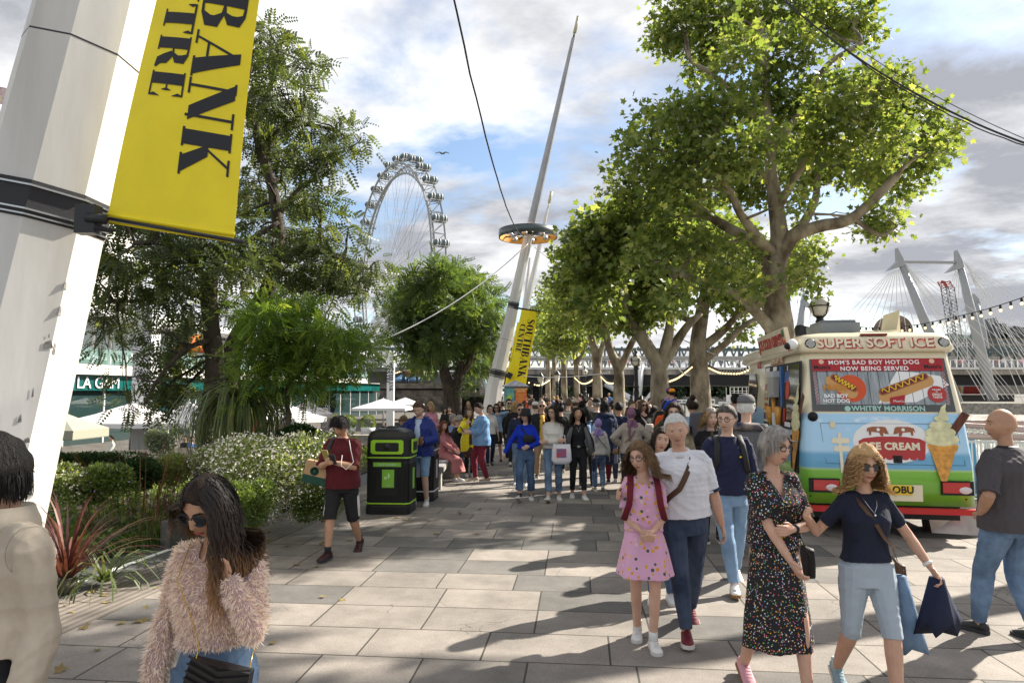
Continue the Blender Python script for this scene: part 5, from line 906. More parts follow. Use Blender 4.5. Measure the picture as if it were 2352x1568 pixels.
# long concrete bench
bt_ = thing('long_bench', 'long concrete bench with a perforated pale top behind the man in blue anorak', 'bench', G(985, 1130)); a = G(968, 1132); b_ = G(1060, 1010); dr = (b_ - a).normalized(); sd = V((dr.y, -dr.x, 0));
a = G(985, 1125) ;
def bq(l, s_, z): return a + dr * l + sd * s_ + V((0, 0, z))
mb = MB(); Lb = (b_ - a).length
mb.hexa([bq(0, -.35, .36), bq(0, .3, .36), bq(Lb, .3, .36), bq(Lb, -.35, .36), bq(0, -.35, .46), bq(0, .3, .46), bq(Lb, .3, .46), bq(Lb, -.35, .46)]); obj('seat_slab', mb, CONC, bt_); mb = MB(); mb.hexa([bq(.02, -.3, .461), bq(.02, .27, .461), bq(Lb, .27, .461), bq(Lb, -.3, .461), bq(.02, -.3, .47), bq(.02, .27, .47), bq(Lb, .27, .47), bq(Lb, -.3, .47)])
obj('slatted_top', mb, M('bench_top', (.3, .3, .31), .6, var=.3, vs=40.), bt_)
for l in (0.02, 2.4, 5., 7.6, 10.):
 if l < Lb: mb = MB(); mb.hexa([bq(l, -.3, 0), bq(l, .24, 0), bq(l + .3, .24, 0), bq(l + .3, -.3, 0), bq(l, -.3, .36), bq(l, .24, .36), bq(l + .3, .24, .36), bq(l + .3, -.3, .36)]); obj('support', mb, CONC, bt_)
# ---------------------------------------------------------------- planting
LF_SH = LEAF('shrub_leaves', (.045, .08, .022), (.11, .16, .045), (.26, .31, .1), .38); LF_LT = LEAF('pale_shrub_leaves', (.11, .15, .05), (.2, .25, .09), (.36, .39, .18), .4); LF_DK = LEAF('dark_shrub_leaves', (.012, .035, .01), (.025, .06, .016), (.06, .1, .03), .2)
LF_GR = LEAF('grass_blades', (.04, .09, .02), (.08, .14, .03), (.2, .26, .08), .35); LF_RD = LEAF('maroon_blades', (.05, .015, .02), (.1, .03, .03), (.2, .1, .07), .25); LF_SP = LEAF('grey_green_blades', (.05, .075, .03), (.1, .13, .05), (.2, .23, .1), .25)
FLW = M('white_petals', (.85, .8, .74), .6); FLP = M('purple_petals', (.4, .06, .35), .6); FLL = M('lilac_petals', (.35, .3, .6), .6)
def shrub(name, label, px, py, Y, wx, hy, n, mat, size, fl=None, nf=0, fs=.02, group=None, lumps=9, dz=.8, bright=0):
 c = np.array(P(px, py, Y)); rx = wx / F * Y; rz_ = hy / F * Y; t = thing(name, label, 'plant' if name != 'shrub' else 'shrub', V((c[0], c[1], .05)), group)
 lc = [];
 for i in range(lumps): a = random.uniform(0, 6.28); r = sqrt(random.random()) * .6; lc.append((c + np.array([rx * r * cos(a), rx * dz * r * sin(a), rz_ * random.uniform(-.5, .25)]), random.uniform(.4, .62)))
 k = rng.integers(0, lumps, n); d = unit(rnd(n)); d[:, 2] = np.abs(d[:, 2]) * np.where(rng.random(n) < .75, 1, -1)
 rr = np.array([q[1] for q in lc])[k][:, None] * rng.uniform(.72, 1.06, (n, 1)); cc = np.array([q[0] for q in lc])[k]; p = cc + d * rr * np.array([rx, rx * dz, rz_ * 1.3]); ax = unit(d + rnd(n) * .6 + [0, 0, .3])
 link('foliage', scatter(T_DIA, 4, p, ax, rnd(n) * .6 + [0, 0, 1], size * rng.uniform(.6, 1.3, n), np.clip(rng.normal(.4 + bright, .22, n), 0, 1), 'foliage', mat), t)
 if nf:
  k = rng.integers(0, lumps, nf); d = unit(rnd(nf) + [0, -.4, .5]); rr = np.array([q[1] for q in lc])[k][:, None] * rng.uniform(1.0, 1.16, (nf, 1)); p = np.array([q[0] for q in lc])[k] + d * rr * np.array([rx, rx * dz, rz_ * 1.3])
  link('flowers', scatter(T_DIA, 4, p, rnd(nf), rnd(nf), fs * rng.uniform(.6, 1.3, nf), np.zeros(nf), 'flowers', fl), t)
 return t
def blades(n, org, R, ln, wd, droop, mat, name, spread=.6, up=1., seg=4):
 """n arching strap leaves from an origin disc"""
 a = rng.uniform(0, 2 * pi, n); r = np.sqrt(rng.random(n)) * R; o = np.array(org) + np.stack([r * np.cos(a), r * np.sin(a), np.zeros(n)], 1)
 d = np.stack([np.cos(a), np.sin(a), np.zeros(n)], 1); el = rng.uniform(0, 1, n) ** .7 * spread; l = ln * rng.uniform(.55, 1.1, n); sd = np.stack([-np.sin(a), np.cos(a), np.zeros(n)], 1); vs = []
 prev = None
 for s in range(seg + 1):
  t = s / seg; th = el + droop * t * t; q = o + (d * (np.sin(th) * t * l)[:, None]) + np.array([0, 0, 1.]) * (np.cos(th) * t * l * up)[:, None]; w_ = wd * (1 - .92 * t ** 1.5)
  cur = (q - sd * w_ / 2, q + sd * w_ / 2)
  if prev is not None: vs.append(np.stack([prev[0], prev[1], cur[1], cur[0]], 1))
  prev = cur
 v = np.concatenate(vs, 1).reshape(-1, 3); return npmesh(name, v, 4, mat, np.repeat(np.clip(rng.normal(.45, .25, n), 0, 1), seg))
def W0(px, py, Y, z=.0): p = P(px, py, Y); return V((p.x, Y, z))
shrub('flowering_shrub', 'large mounded shrub covered in small white flowers left of the man in maroon', 640, 1085, 9.4, 165, 95, 17000, LF_LT, .042, FLW, 5200, .036, 'white flowering shrubs', 14)
shrub('flowering_shrub', 'upper white flowering shrub beneath the spiky green plant', 520, 1050, 10.6, 95, 50, 8000, LF_LT, .045, FLW, 2200, .036, 'white flowering shrubs', 10)
shrub('flowering_shrub', 'loose white flowering shrub left of the recycling bins', 775, 1050, 11, 75, 75, 7000, LF_LT, .045, FLW, 700, .03, 'white flowering shrubs', 10)
shrub('shrub', 'dark green dense rounded bush right behind the pink sweater', 585, 1150, 8.2, 75, 65, 9000, LF_SH, .035, None, 0, lumps=9)
shrub('shrub', 'dark low bushes beside the thighs of the man in maroon', 735, 1150, 9.2, 60, 45, 6000, LF_SH, .04, FLW, 200, .025, lumps=8)
shrub('shrub', 'bright yellow green clipped bush left of the white flowers', 395, 1075, 10.5, 70, 38, 6000, LF_SH, .04, bright=.3, lumps=7)
shrub('shrub', 'dark leafy bush under the young tree', 690, 1010, 11.2, 60, 35, 4500, LF_DK, .06, lumps=8)
shrub('shrub', 'silvery grey shrub between the white column and the dark trunk', 370, 1020, 12, 35, 32, 2500, LEAF('silver_leaves', (.2, .24, .18), (.28, .32, .24), (.4, .43, .34), .2), .055, lumps=6)
shrub('flowering_shrub', 'pale flowering bush at the foot of the near white mast', 130, 1110, 8.8, 75, 45, 6000, LF_LT, .045, FLW, 700, .03, 'white flowering shrubs', 9)
shrub('shrub', 'tall green bush behind the grasses right of the near mast', 250, 1110, 9, 75, 50, 6500, LF_SH, .05, FLL, 120, .03, lumps=8)
shrub('flowering_shrub', 'purple flowering plant left of the dark haired woman in the pink sweater', 425, 1150, 8, 30, 45, 2500, LF_SH, .05, FLP, 220, .03, lumps=6)
shrub('shrub', 'dark hedge along the cafe terrace left of the white column', 200, 1058, 15, 150, 22, 6500, LF_DK, .06, lumps=12, dz=.3)
shrub('shrub', 'dark green shrub between white column and grasses', 330, 1085, 9.8, 60, 45, 4500, LF_DK, .05, lumps=7)
# grasses
mbs = []
for i in range(46):
 y = random.uniform(6.4, 9.6); x = kl(y)[0] - random.uniform(.5, 3.2); mbs.append(blades(150, (x, y, .04), .22, random.uniform(.4, .75), .014, random.uniform(.9, 1.5), LF_GR, 'grass'))
for i in range(16):
 y = random.uniform(8.4, 11); x = kl(y)[0] - random.uniform(.45, .9); mbs.append(blades(110, (x, y, .04), .2, random.uniform(.25, .45), .014, 1.3, LF_GR, 'grass'))
vv = []; at_ = []
for me in mbs:
 a = np.empty(len(me.vertices) * 3, np.float32); me.vertices.foreach_get('co', a); vv.append(a.reshape(-1, 3)); b_ = np.empty(len(me.polygons), np.float32); me.attributes['lv'].data.foreach_get('value', b_); at_.append(b_)
o = link('ornamental_grass', npmesh('ornamental_grass', np.concatenate(vv), 4, LF_GR, np.concatenate(at_))); o['kind'] = 'stuff'
n = 9000; y = rng.uniform(6, 22, n); x = KOFF + KS * y - .5 - rng.uniform(0, 4.5, n) ** 1.0
o = link('ground_cover', scatter(T_DIA, 4, np.stack([x, y, rng.uniform(.05, .3, n)], 1), rnd(n) + [0, 0, .8], rnd(n) + [0, 0, 1], rng.uniform(.06, .14, n), rng.random(n), 'ground_cover', LF_SH)); o['kind'] = 'stuff'
def spiky(name, label, base, n, ln, wd, droop, mat, spread, stem=0.):
 t = thing(name, label, 'plant', base);
 if stem: mb = MB(); mb.tube([base, V(base) + V((.03, 0, stem))], [.1, .07], 8); obj('stem', mb, BARK_MD, t)
 link('leaves', blades(n, V(base) + V((0, 0, stem)), .06, ln, wd, droop, mat, 'leaves', spread, seg=6), t); return t
spiky('spiky_plant', 'maroon spiky plant with stiff upright leaves at the left, by the beige jacket', W0(158, 1200, 6.9, .05), 90, .95, .035, .35, LF_RD, 1.0, .12)
spiky('spiky_plant', 'low brownish plant with long arching straps near the dark stone block', W0(245, 1240, 7.2, .05), 40, .8, .03, 1.5, LF_SP, 1.3)
spiky('spiky_plant', 'large spiky green plant with long drooping leaves beside the dark trunk', W0(545, 1000, 12., .0), 420, 1.35, .045, 2.2, LF_SP, .95, 1.65)
# purple tipped reeds
t = thing('reed_grass', 'thin brownish reed grass sticking up before the white column', 'plant', W0(340, 1060, 9.4)); link('stems', blades(90, W0(335, 1060, 9.4, .1), .8, 1.45, .012, .25, LF_RD, 'stems', .25), t)
mb = MB(); mb.box(G(392, 1262) + V((-.02, .12, .15)), (.15, .3, .42), Matrix.Rotation(-.3, 3, 'Z')); tag(obj('kerb_stone', mb, KERB), 'dark upright stone block at the planter edge left of the pink sweater', 'stone')
mb = MB(); mb.tube([P(645, 984, 11.3), P(700, 982, 11.3)], .06, 8); tag(obj('wooden_rail', mb, M('timber', (.2, .15, .1), .9, var=.3, vs=9., scale=(.2, 1, 1))), 'short round timber rail tied to the young tree trunk', 'rail')
mb = MB(); mb.box(G(768, 1170) + V((-.2, .35, .3)), (.05, .04, .62)); tag(obj('edge_post', mb, DARK), 'thin black post at the flower bed edge behind the man in maroon', 'post')
# unseen plane tree added right of the frame; its crown shades the left foreground
cc = [(V((x, y, 3.9 + .6 * y + random.uniform(0, 1.4))), random.uniform(.8, 1.15)) for x, y in [(random.uniform(9.6, 12.6), random.uniform(10.6, 14)) for _ in range(30)]]
tree('plane_tree', 'unseen plane tree added right of the frame to shade the foreground, over the railing', [([V((8.9, 9.2, 0)), V((9., 9.3, 3)), V((9.6, 10.2, 6)), V((10.6, 12., 10.5))], .4, .15)], cc, 6000, BARK_PL, LF_PLANE, .26, group='plane trees of the riverside avenue', clump=.6)
# cafe tables and chairs on the lower terrace
TBM = M('table_dark', (.05, .045, .04), .5); CHM = M('chair_tan', (.3, .24, .13), .6)
def ctab(x, y):
 t = thing('cafe_table', 'small dark cafe table on the lower terrace under the parasols', 'table', (0, 0, 0), 'cafe tables', rz=0); mb = MB(); mb.lathe([(.001, .72), (.38, .72), (.38, .75), (.001, .75)], (0, 0, 0), 16, smooth=False); obj('table_top', mb, TBM, t); mb = MB(); mb.lathe([(.24, 0), (.22, .03), (.03, .05), (.03, .72)], (0, 0, 0), 10); obj('pedestal', mb, DARK, t); return t
def cchr():
 t = thing('cafe_chair', 'slim cafe chair at a table on the lower terrace', 'chair', (0, 0, 0), 'cafe chairs', rz=0); mb = MB(); mb.box((0, 0, .45), (.42, .42, .04)); obj('seat', mb, CHM, t); mb = MB(); mb.box((0, .2, .72), (.42, .03, .34)); obj('backrest', mb, CHM, t)
 for sx_ in (-1, 1):
  for sy in (-1, 1): mb = MB(); mb.beam((sx_ * .19, sy * .19, 0), (sx_ * .19, sy * .19, .45), .03); obj('leg', mb, DARK, t)
 return t
T0 = ctab(0, 0); C0 = cchr(); f0 = 1
for i, (px, Z) in enumerate(((150, 26), (205, 27), (265, 28), (370, 35), (430, 33), (560, 34), (620, 33), (720, 38), (820, 50), (870, 52))):
 q = P(px, 900, Z); T1 = T0 if f0 else dup(T0, (0, 0, 0)); T1.location = (q.x, Z, -2); T1['label'] = 'dark round cafe table, ' + ORD[i] + ' from the left under the parasols'
 for j in range(2): C1 = C0 if f0 else dup(C0, (0, 0, 0)); a = (j - .5) * 3 + .4 * sin(i); C1['label'] = 'slim cafe chair %s of the %s table from the left' % (('left', 'right')[j], ORD[i]); C1.location = (q.x + .65 * sin(a), Z + .65 * cos(a), -2); C1.rotation_euler = (0, 0, -a); f0 = 0
n = 170; y = rng.uniform(5, 22, n); x = KOFF + KS * y + .3 + np.abs(rng.normal(0, 1.2, n))
o = link('fallen_leaves', scatter(T_PLANE, 10, np.stack([x, y, np.full(n, .012)], 1), rnd(n) * [1, 1, .1], rnd(n) * .15 + [0, 0, 1], rng.uniform(.05, .1, n), rng.uniform(.4, 1, n), 'fallen_leaves', LEAF('dry_leaves', (.1, .07, .03), (.2, .14, .05), (.3, .24, .08), .1))); o['kind'] = 'stuff'
# ---------------------------------------------------------------- ice cream van
def zmat(key, stops, extra=None):
 m = bpy.data.materials.new(key); m.use_nodes = True; nt = m.node_tree; b = nt.nodes['Principled BSDF']; b.inputs['Roughness'].default_value = .28; b.inputs['Coat Weight'].default_value = .5; b.inputs['Coat Roughness'].default_value = .08
 tc = N(nt, 'ShaderNodeTexCoord'); s = N(nt, 'ShaderNodeSeparateXYZ'); L(nt, tc.outputs['Object'], s.inputs[0]); r = N(nt, 'ShaderNodeValToRGB'); d = N(nt, 'ShaderNodeMath', operation='DIVIDE'); d.inputs[1].default_value = 3.; L(nt, s.outputs[2], d.inputs[0]); L(nt, d.outputs[0], r.inputs[0])
 e = r.color_ramp.elements; e[0].position = stops[0][0] / 3; e[0].color = (*stops[0][1], 1); e[1].position = stops[-1][0] / 3; e[1].color = (*stops[-1][1], 1)
 for p, c in stops[1:-1]: q = e.new(p / 3); q.color = (*c, 1)
 n = N(nt, 'ShaderNodeTexNoise', Scale=2.4, Detail=6.0, Roughness=.65); mp = N(nt, 'ShaderNodeMapping'); mp.inputs['Scale'].default_value = (1, 1, 2.2); L(nt, tc.outputs['Object'], mp.inputs[0]); L(nt, mp.outputs[0], n.inputs['Vector'])
 cr = N(nt, 'ShaderNodeValToRGB'); cr.color_ramp.elements[0].position = .58; cr.color_ramp.elements[1].position = .7; L(nt, n.outputs[0], cr.inputs[0])
 g = N(nt, 'ShaderNodeMapRange'); L(nt, s.outputs[2], g.inputs[0]); g.inputs[1].default_value = 1.3; g.inputs[2].default_value = 1.45; g2 = N(nt, 'ShaderNodeMapRange'); L(nt, s.outputs[2], g2.inputs[0]); g2.inputs[1].default_value = 1.66; g2.inputs[2].default_value = 1.6
 m1 = N(nt, 'ShaderNodeMath', operation='MULTIPLY'); L(nt, g.outputs[0], m1.inputs[0]); L(nt, g2.outputs[0], m1.inputs[1]); m2 = N(nt, 'ShaderNodeMath', operation='MULTIPLY'); L(nt, m1.outputs[0], m2.inputs[0]); L(nt, cr.outputs[0], m2.inputs[1])
 mx = N(nt, 'ShaderNodeMix', data_type='RGBA'); L(nt, m2.outputs[0], mx.inputs[0]); L(nt, r.outputs[0], mx.inputs[6]); mx.inputs[7].default_value = (.8, .85, .9, 1); L(nt, mx.outputs[2], b.inputs['Base Color']); MATS[key] = m; return m
CRM = (.78, .7, .5); VB = zmat('van_livery', [(.3, (.14, .42, .03)), (.9, (.2, .5, .05)), (.93, (.45, .62, .3)), (.94, (.13, .38, .6)), (1.12, (.13, .38, .6)), (1.18, (.42, .66, .85)), (1.66, (.36, .62, .84)), (1.685, (.36, .62, .84)), (1.69, CRM), (3., CRM)])
CR = M('van_cream', CRM, .3, coat=.5, var=.05, vs=1.); VR = M('van_red', (.42, .02, .015), .35, coat=.3); VW_ = M('print_white', (.8, .8, .78), .4); GLK = M('van_glass', (.015, .02, .02), .06, spec=.8)
vz = radians(-10); vo = V((4.08, 9.65, 0)); van = thing('ice_cream_van', 'cream, blue and green ice cream van seen from its back corner', 'van', vo, rz=vz)
WV, LV = 2.2, 5.4
RY = [(.45, .0, 0.), (.9, .0, 0.), (.93, .0, .0), (1.12, .02, .01), (1.69, .13, .04), (2.45, .36, .1), (2.56, .38, .11)]
def ry(z):
 for (a, y0, i0), (b_, y1, i1) in zip(RY, RY[1:]):
  if a <= z <= b_: k = (z - a) / (b_ - a); return y0 + (y1 - y0) * k, i0 + (i1 - i0) * k
 return RY[-1][1:]
def vring(z, y0, ins, y1, r=.14, n=5):
 o = []; x0, x1 = ins, WV - ins
 for cx, cy, a0 in ((x1 - r, y1 - r, 0), (x0 + r, y1 - r, 90), (x0 + r, y0 + r, 180), (x1 - r, y0 + r, 270)):
  for k in range(n): a = radians(a0 + 90 * k / (n - 1)); o.append(V((cx + r * cos(a), cy + r * sin(a), z)))
 return o
mb = MB(); mb.rings([vring(z, y, i, LV - (0 if z < 1.2 else (z - 1.2) * .5 if z < 2 else .4)) for z, y, i in RY], smooth=True)
obj('body', mb, VB, van)
mb = MB(); mb.rings([vring(2.56, .34, .06, LV + .1), vring(2.6, .3, .04, LV + .25), vring(2.78, .38, .08, LV + .1), vring(2.84, .5, .2, LV - .1), vring(2.88, .8, .45, LV - .6)]); obj('roof', mb, CR, van)
# rear decals lie on the sloping rear panels
def rp(x, z, off=.004): y, i = ry(z); return V((x, y - off, z))
def wdir(z): a, b_ = rp(0, z - .01), rp(0, z + .01); return (b_ - a).normalized()
Ux = V((1, 0, 0))
def decal(name, poly, x, z, mat, off=.004, d=.003, par=van, sc=1.):
 mb = MB(); mb.prism([(a * sc, b_ * sc) for a, b_ in poly], rp(x, z, off), Ux, wdir(z), d); return obj(name, mb, mat, par)
rect = lambda w_, h_: [(-w_ / 2, -h_ / 2), (w_ / 2, -h_ / 2), (w_ / 2, h_ / 2), (-w_ / 2, h_ / 2)]
circ = lambda r, n=20, e=1.: [(r * cos(2 * pi * k / n), r * e * sin(2 * pi * k / n)) for k in range(n)]
rw = decal('rear_window', [(-.93, -.39), (.93, -.39), (.9, .39), (-.9, .39)], 1.1, 2.09, GLK, .010, .004)
WD = M('print_planks', (.36, .4, .42), .6, col2=(.2, .23, .25), vs=7., scale=(4, 1, .35))
ps = decal('window_poster', rect(1.74, .5), 1.1, 2.05, WD, .017, .003, rw); decal('poster_header', rect(1.74, .2), 1.1, 2.37, M('header_red', (.38, .015, .02), .45), .017, .003, rw)
mb = MB()
for k in range(13): x = .28 + k * .137; mb.prism(rect(.006, .5), rp(x, 2.05, .0215), Ux, wdir(2.05), .001)
obj('plank_gaps', mb, INK, ps)
mb = MB()
for sx_ in (-.85, .85):
 for k in range(24):
  for j in range(2):
   if (k + j) % 2: mb.prism(rect(.018, .018), rp(1.1 + sx_ + (j - .5) * .018, 1.83 + k * .0235, .0215), Ux, wdir(2), .001)
obj('check_border', mb, VR, ps); text('poster_text', "MOM'S BAD BOY HOT DOG", .088, rp(1.06, 2.41, .022), Ux, wdir(2.3), VW_, rw, bold=.002, space=1.12); text('poster_text', 'NOW BEING SERVED', .088, rp(1.06, 2.32, .022), Ux, wdir(2.3), VW_, rw, bold=.002, space=1.12)
for x in (.36, 1.83): text('maker_script', "Mom's", .085, rp(x, 2.345, .022), Ux, wdir(2.3), INK, rw, bold=.002); decal('round_face_print', circ(.035), x, 2.425, M('peach_print', (.75, .5, .35), .5), .021, .001, rw)
ORR = M('print_orange_red', (.6, .08, .015), .45); MUS = M('print_mustard', (.85, .6, .03), .45); BUN = M('print_bun', (.55, .3, .1), .5); SAU = M('print_sausage', (.32, .1, .04), .45)
decal('red_disc', circ(.2, 28), .72, 2.04, ORR, .022, .002, ps)
def hotdog(cx, cz, l, rot, off):
 def bar(r, dx, dz_, m, o):
  c, s = cos(rot), sin(rot); n = 8; pts = [(l / 2 + r * cos(t), r * sin(t)) for t in [-pi / 2 + pi * k / n for k in range(n + 1)]] + [(-l / 2 + r * cos(t), r * sin(t)) for t in [pi / 2 + pi * k / n for k in range(n + 1)]]
  decal('hot_dog_print', [((x + dx) * c - (y + dz_) * s, (x + dx) * s + (y + dz_) * c) for x, y in pts], cx, cz, m, o, .002, ps)
 bar(.085, 0, -.05, BUN, off); bar(.05, 0, .02, SAU, off + .003); bar(.028, 0, .02, M('print_ketchup', (.15, .01, .02), .4), off + .006); c, s = cos(rot), sin(rot); mb = MB(); pts = []
 for k in range(41): x = -l / 2 + l * k / 40; y = .025 + .035 * sin(k * .98); p = rp(cx, cz, off + .009); pts.append(p + Ux * (x * c - y * s) + wdir(cz) * (x * s + y * c))
 mb.tube(pts, .0085, 5); obj('mustard_print', mb, MUS, ps)
decal('paper_print', [(-.4, -.22), (.1, -.2), (.55, .05), (.45, .18), (.1, .24), (-.1, .25)], 1.45, 2.04, VW_, .0205, .001, ps); hotdog(1.42, 2.08, .62, .38, .022); hotdog(.62, 2.1, .3, -.6, .026)
decal('tray_print', [(-.16, -.12), (.02, -.12), (.05, .02), (-.15, -.02)], 1.36, 1.93, M('header_red'), .032, .002, ps); text('tray_text', "Mom's", .05, rp(1.31, 1.86, .036), Ux, wdir(2), VW_, ps)
decal('round_badge', [(.115 * (1 + .05 * (k % 2)) * cos(2 * pi * k / 48), .115 * (1 + .05 * (k % 2)) * sin(2 * pi * k / 48)) for k in range(48)], 1.82, 1.96, VR, .03, .002, ps)
for i, (s_, q) in enumerate((('THE HOME', .022), ('OF', .018), ('GREAT', .042), ('TASTE', .042))): text('badge_text', s_, q, rp(1.82, 2.02 - (0, .028, .066, .105)[i], .034), Ux, wdir(2), VW_, ps, bold=.001)
for s_, q, z, m_ in (('HUGE', .12, 2.05, M('print_amber', (.62, .25, .02), .5)), ('BAD BOY', .075, 1.93, VW_), ('HOT DOG', .075, 1.86, VW_)): text('poster_slogan', s_, q, rp(.5, z, .036), Ux, wdir(2), m_, ps, bold=.003)
text('builder_name', 'WHITBY MORRISON', .1, rp(1.17, 1.755, .0135), Ux, wdir(2), M('mint_print', (.35, .6, .52), .4), rw, bold=.003, space=1.05); decal('builder_mark', circ(.04), .64, 1.755, M('mint_print'), .0135, .001, rw)
# top band lettering, reversing lamps, brake light
def bigtext(txt, size, org, U, W, par, sh=.012):
 n_ = V(U).normalized().cross(V(W).normalized())
 text('letter_shadow', txt, size, V(org) + V(U) * sh - V(W) * sh, U, W, VR, par, bold=size * .045, ext=.002, space=1.04); text('letter_face', txt, size, V(org) + n_ * .004, U, W, CR, par, bold=size * .022, ext=.002, space=1.04)
tb = V((0, .08, .24)).normalized(); q0 = V((1.08, .312, 2.69))
bigtext('SUPER SOFT ICE', .21, q0, Ux, tb, van)
for x in (.22, 2.0):
 mb = MB(); Rr = Matrix.Rotation(pi / 2 - .3, 3, 'X'); mb.lathe([(.001, -.01), (.075, -.01), (.075, .012), (.001, .014)], (x, .34, 2.69), 18, R=Rr); l_ = obj('marker_lamp', mb, DARK, van); mb = MB()
 for i in range(-3, 4):
  for j in range(-3, 4):
   if i * i + j * j < 11: mb.ball((x + i * .017, .322 + j * .005, 2.69 + j * .017), .008, 6)
 obj('lamp_dots', mb, VW_, l_)
mb = MB(); mb.box((1.1, .40, 2.815), (.36, .05, .03)); obj('brake_light', mb, M('lamp_red_dark', (.2, .01, .01), .2), van)
# lower rear: engine-style hatch outline, speaker, handles
mb = MB()
for x0, z0, x1, z1 in ((.26, 1.55, 2.0, 1.55), (.3, 1.0, 2.06, 1.0), (.26, 1.55, .3, 1.0), (2.0, 1.55, 2.06, 1.0)): mb.beam(rp(x0, z0, .002), rp(x1, z1, .002), .006, .004)
obj('hatch_outline', mb, INK, van)
for x in (.42, 1.72): mb = MB(); mb.box(rp(x, 1.53, .012), (.07, .02, .09)); obj('hatch_catch', mb, CR, van)
mb = MB(); mb.lathe([(.001, 0), (.07, 0), (.065, .02), (.02, .03), (.018, .045), (.001, .05)], rp(.17, 1.64, .0), 18, R=Matrix.Rotation(pi / 2, 3, 'X')); obj('reversing_speaker', mb, BLACK, van)
mb = MB(); mb.box(rp(1.22, 1.07, .012), (.11, .02, .1)); mb.ball(rp(1.22, 1.07, .024), .02, 8); obj('rear_lock', mb, BLACK, van)
# ICE CREAM board with two cows, signpost, clouds
def blob(pts): return pts
brd = [(-.4, -.16)] + [(-.4 + .1 * k + .05 + .05 * cos(t), -.16 + .035 * -sin(t)) for k in range(8) for t in (pi, pi * .75, pi * .5, pi * .25)] + [(.4, -.16), (.43, .06), (.36, .1), (.18, .125), (0, .13), (-.18, .125), (-.36, .1), (-.43, .06)]
decal('board_glow', [(a * 1.09, b_ * 1.2 + .03) for a, b_ in [(.46 * cos(t), .25 * sin(t)) for t in [2 * pi * k / 24 for k in range(24)]]], 1.17, 1.28, VW_, .003, .0015); bd = decal('ice_cream_board', brd, 1.17, 1.25, VR, .006, .002)
text('board_text', 'ICE CREAM', .135, rp(1.17, 1.24, .01), Ux, wdir(1.2), CR, bd, bold=.006, space=1.05)
for s_ in (-1, 1):
 cow = [(0, 0), (.03, .09), (.06, .1), (.2, .1), (.27, .08), (.28, .02), (.255, .05), (.25, -.02), (.23, -.02), (.22, .03), (.12, .02), (.1, -.03), (.07, -.03), (.07, .02), (.04, .0)]
 decal('cow_print', [(s_ * (a + .03), b_) for a, b_ in (cow if s_ > 0 else cow[::-1])], 1.17, 1.41, SAU, .009, .002, bd); decal('cow_patch', [(s_ * .16 + a, .06 + b_) for a, b_ in circ(.022)], 1.17, 1.41, VW_, .0115, .001, bd)
decal('heart_print', circ(.035), 1.17, 1.44, VW_, .012, .001, bd)
for z, w_ in ((1.32, .24), (1.21, .22)): decal('signpost_arm', [(-w_, -.03), (-w_ + .03, -.045), (0, -.045), (0, .03), (-w_ + .03, .03)], .62, z, CR, .006, .002)
decal('signpost_pole', rect(.04, .55), .5, 1.15, CR, .005, .002)
# cones on the rear and on the side
CO = M('print_cone', (.7, .33, .06), .5, var=.35, vs=12.); VA = M('print_vanilla', (.75, .72, .42), .45, var=.25, vs=8.); FL = M('print_flake', (.13, .035, .015), .6, var=.5, vs=14., scale=(1, 1, .3))
def cone(x, z, s, pt, wd_, nx, mir=1):
 """pt(x,z,off)->point; cone printed as a thin relief with swirls"""
 def D(name, poly, off, m, d=.004):
  o = pt(x, z, off); mb = MB(); mb.prism([(a * s * mir, b_ * s) for a, b_ in (poly if mir > 0 else poly[::-1])], o, nx, wd_, d); return obj(name, mb, m, van)
 D('cone_print', [(-.06, -.62), (.03, -.62), (.26, -.02), (-.2, .0)], .006, CO); D('cone_rim_print', [(-.21, -.01), (-.19, -.1), (.24, -.12), (.28, -.02), (.1, .03)], .011, CO)
 D('flake_print', [(.1, .16), (.22, .1), (.52, .5), (.4, .56)], .009, FL)
 for dx, dz_, r in ((.03, .08, .27), (.02, .2, .24), (.03, .32, .18), (.06, .44, .12)): D('swirl_print', [(dx + r * cos(t), dz_ + r * .42 * sin(t)) for t in [2 * pi * k / 20 for k in range(20)]], .011 + dz_ * .02, VA)
 D('swirl_print', [(.0, .44), (.17, .46), (.14, .6), (.17, .7), (.08, .64)], .014, VA)
cone(1.78, 1.28, .8, rp, wdir(1.3), Ux)
# lights, plate, bumper, wheels, tow hitch
for x in (.26, 1.94):
 mb = MB(); mb.box((x, -.012, .7), (.4, .03, .19)); tl_ = obj('tail_light', mb, BLACK, van); mb = MB(); mb.box((x - (.02 if x > 1 else -.02), -.032, .705), (.33, .02, .14)); obj('red_lens', mb, M('lens_red', (.5, .012, .015), .12, coat=1.), tl_); mb = MB(); mb.ball((x + .09, -.036, .675), (.085, .015, .05), 12); obj('white_lens', mb, M('lens_clear', (.7, .6, .6), .1, coat=1.), tl_)
mb = MB(); mb.box((1.2, -.012, .62), (.62, .02, .22)); obj('plate_recess', mb, CR, van); mb = MB(); mb.box((1.15, -.028, .66), (.46, .012, .13)); pl_o = obj('number_plate', mb, M('plate_yellow', (.8, .55, .02), .4), van); text('plate_text', 'OBU', .13, (1.26, -.036, .66), Ux, (0, 0, 1), INK, pl_o, bold=.004)
for x in (.08, 1.5, 2.05): mb = MB(); mb.ball((x, -.004, .55), (.012, .006, .012), 8); obj('screw', mb, BLACK, van)
mb = MB(); mb.box((1.1, -.05, .39), (2.25, .09, .075)); obj('bumper_bar', mb, M('bar_red', (.5, .02, .02), .4), van)
mb = MB(); mb.tube([(1.02, .1, .37), (1.02, -.16, .37)], .035, 8); mb.ball((1.02, -.2, .4), .035, 8); mb.box((.98, -.09, .47), (.1, .05, .16)); mb.lathe([(.03, -.1), (.045, 0), (.03, .02)], (1.06, -.16, .36), 8); obj('tow_hitch', mb, DARK, van)
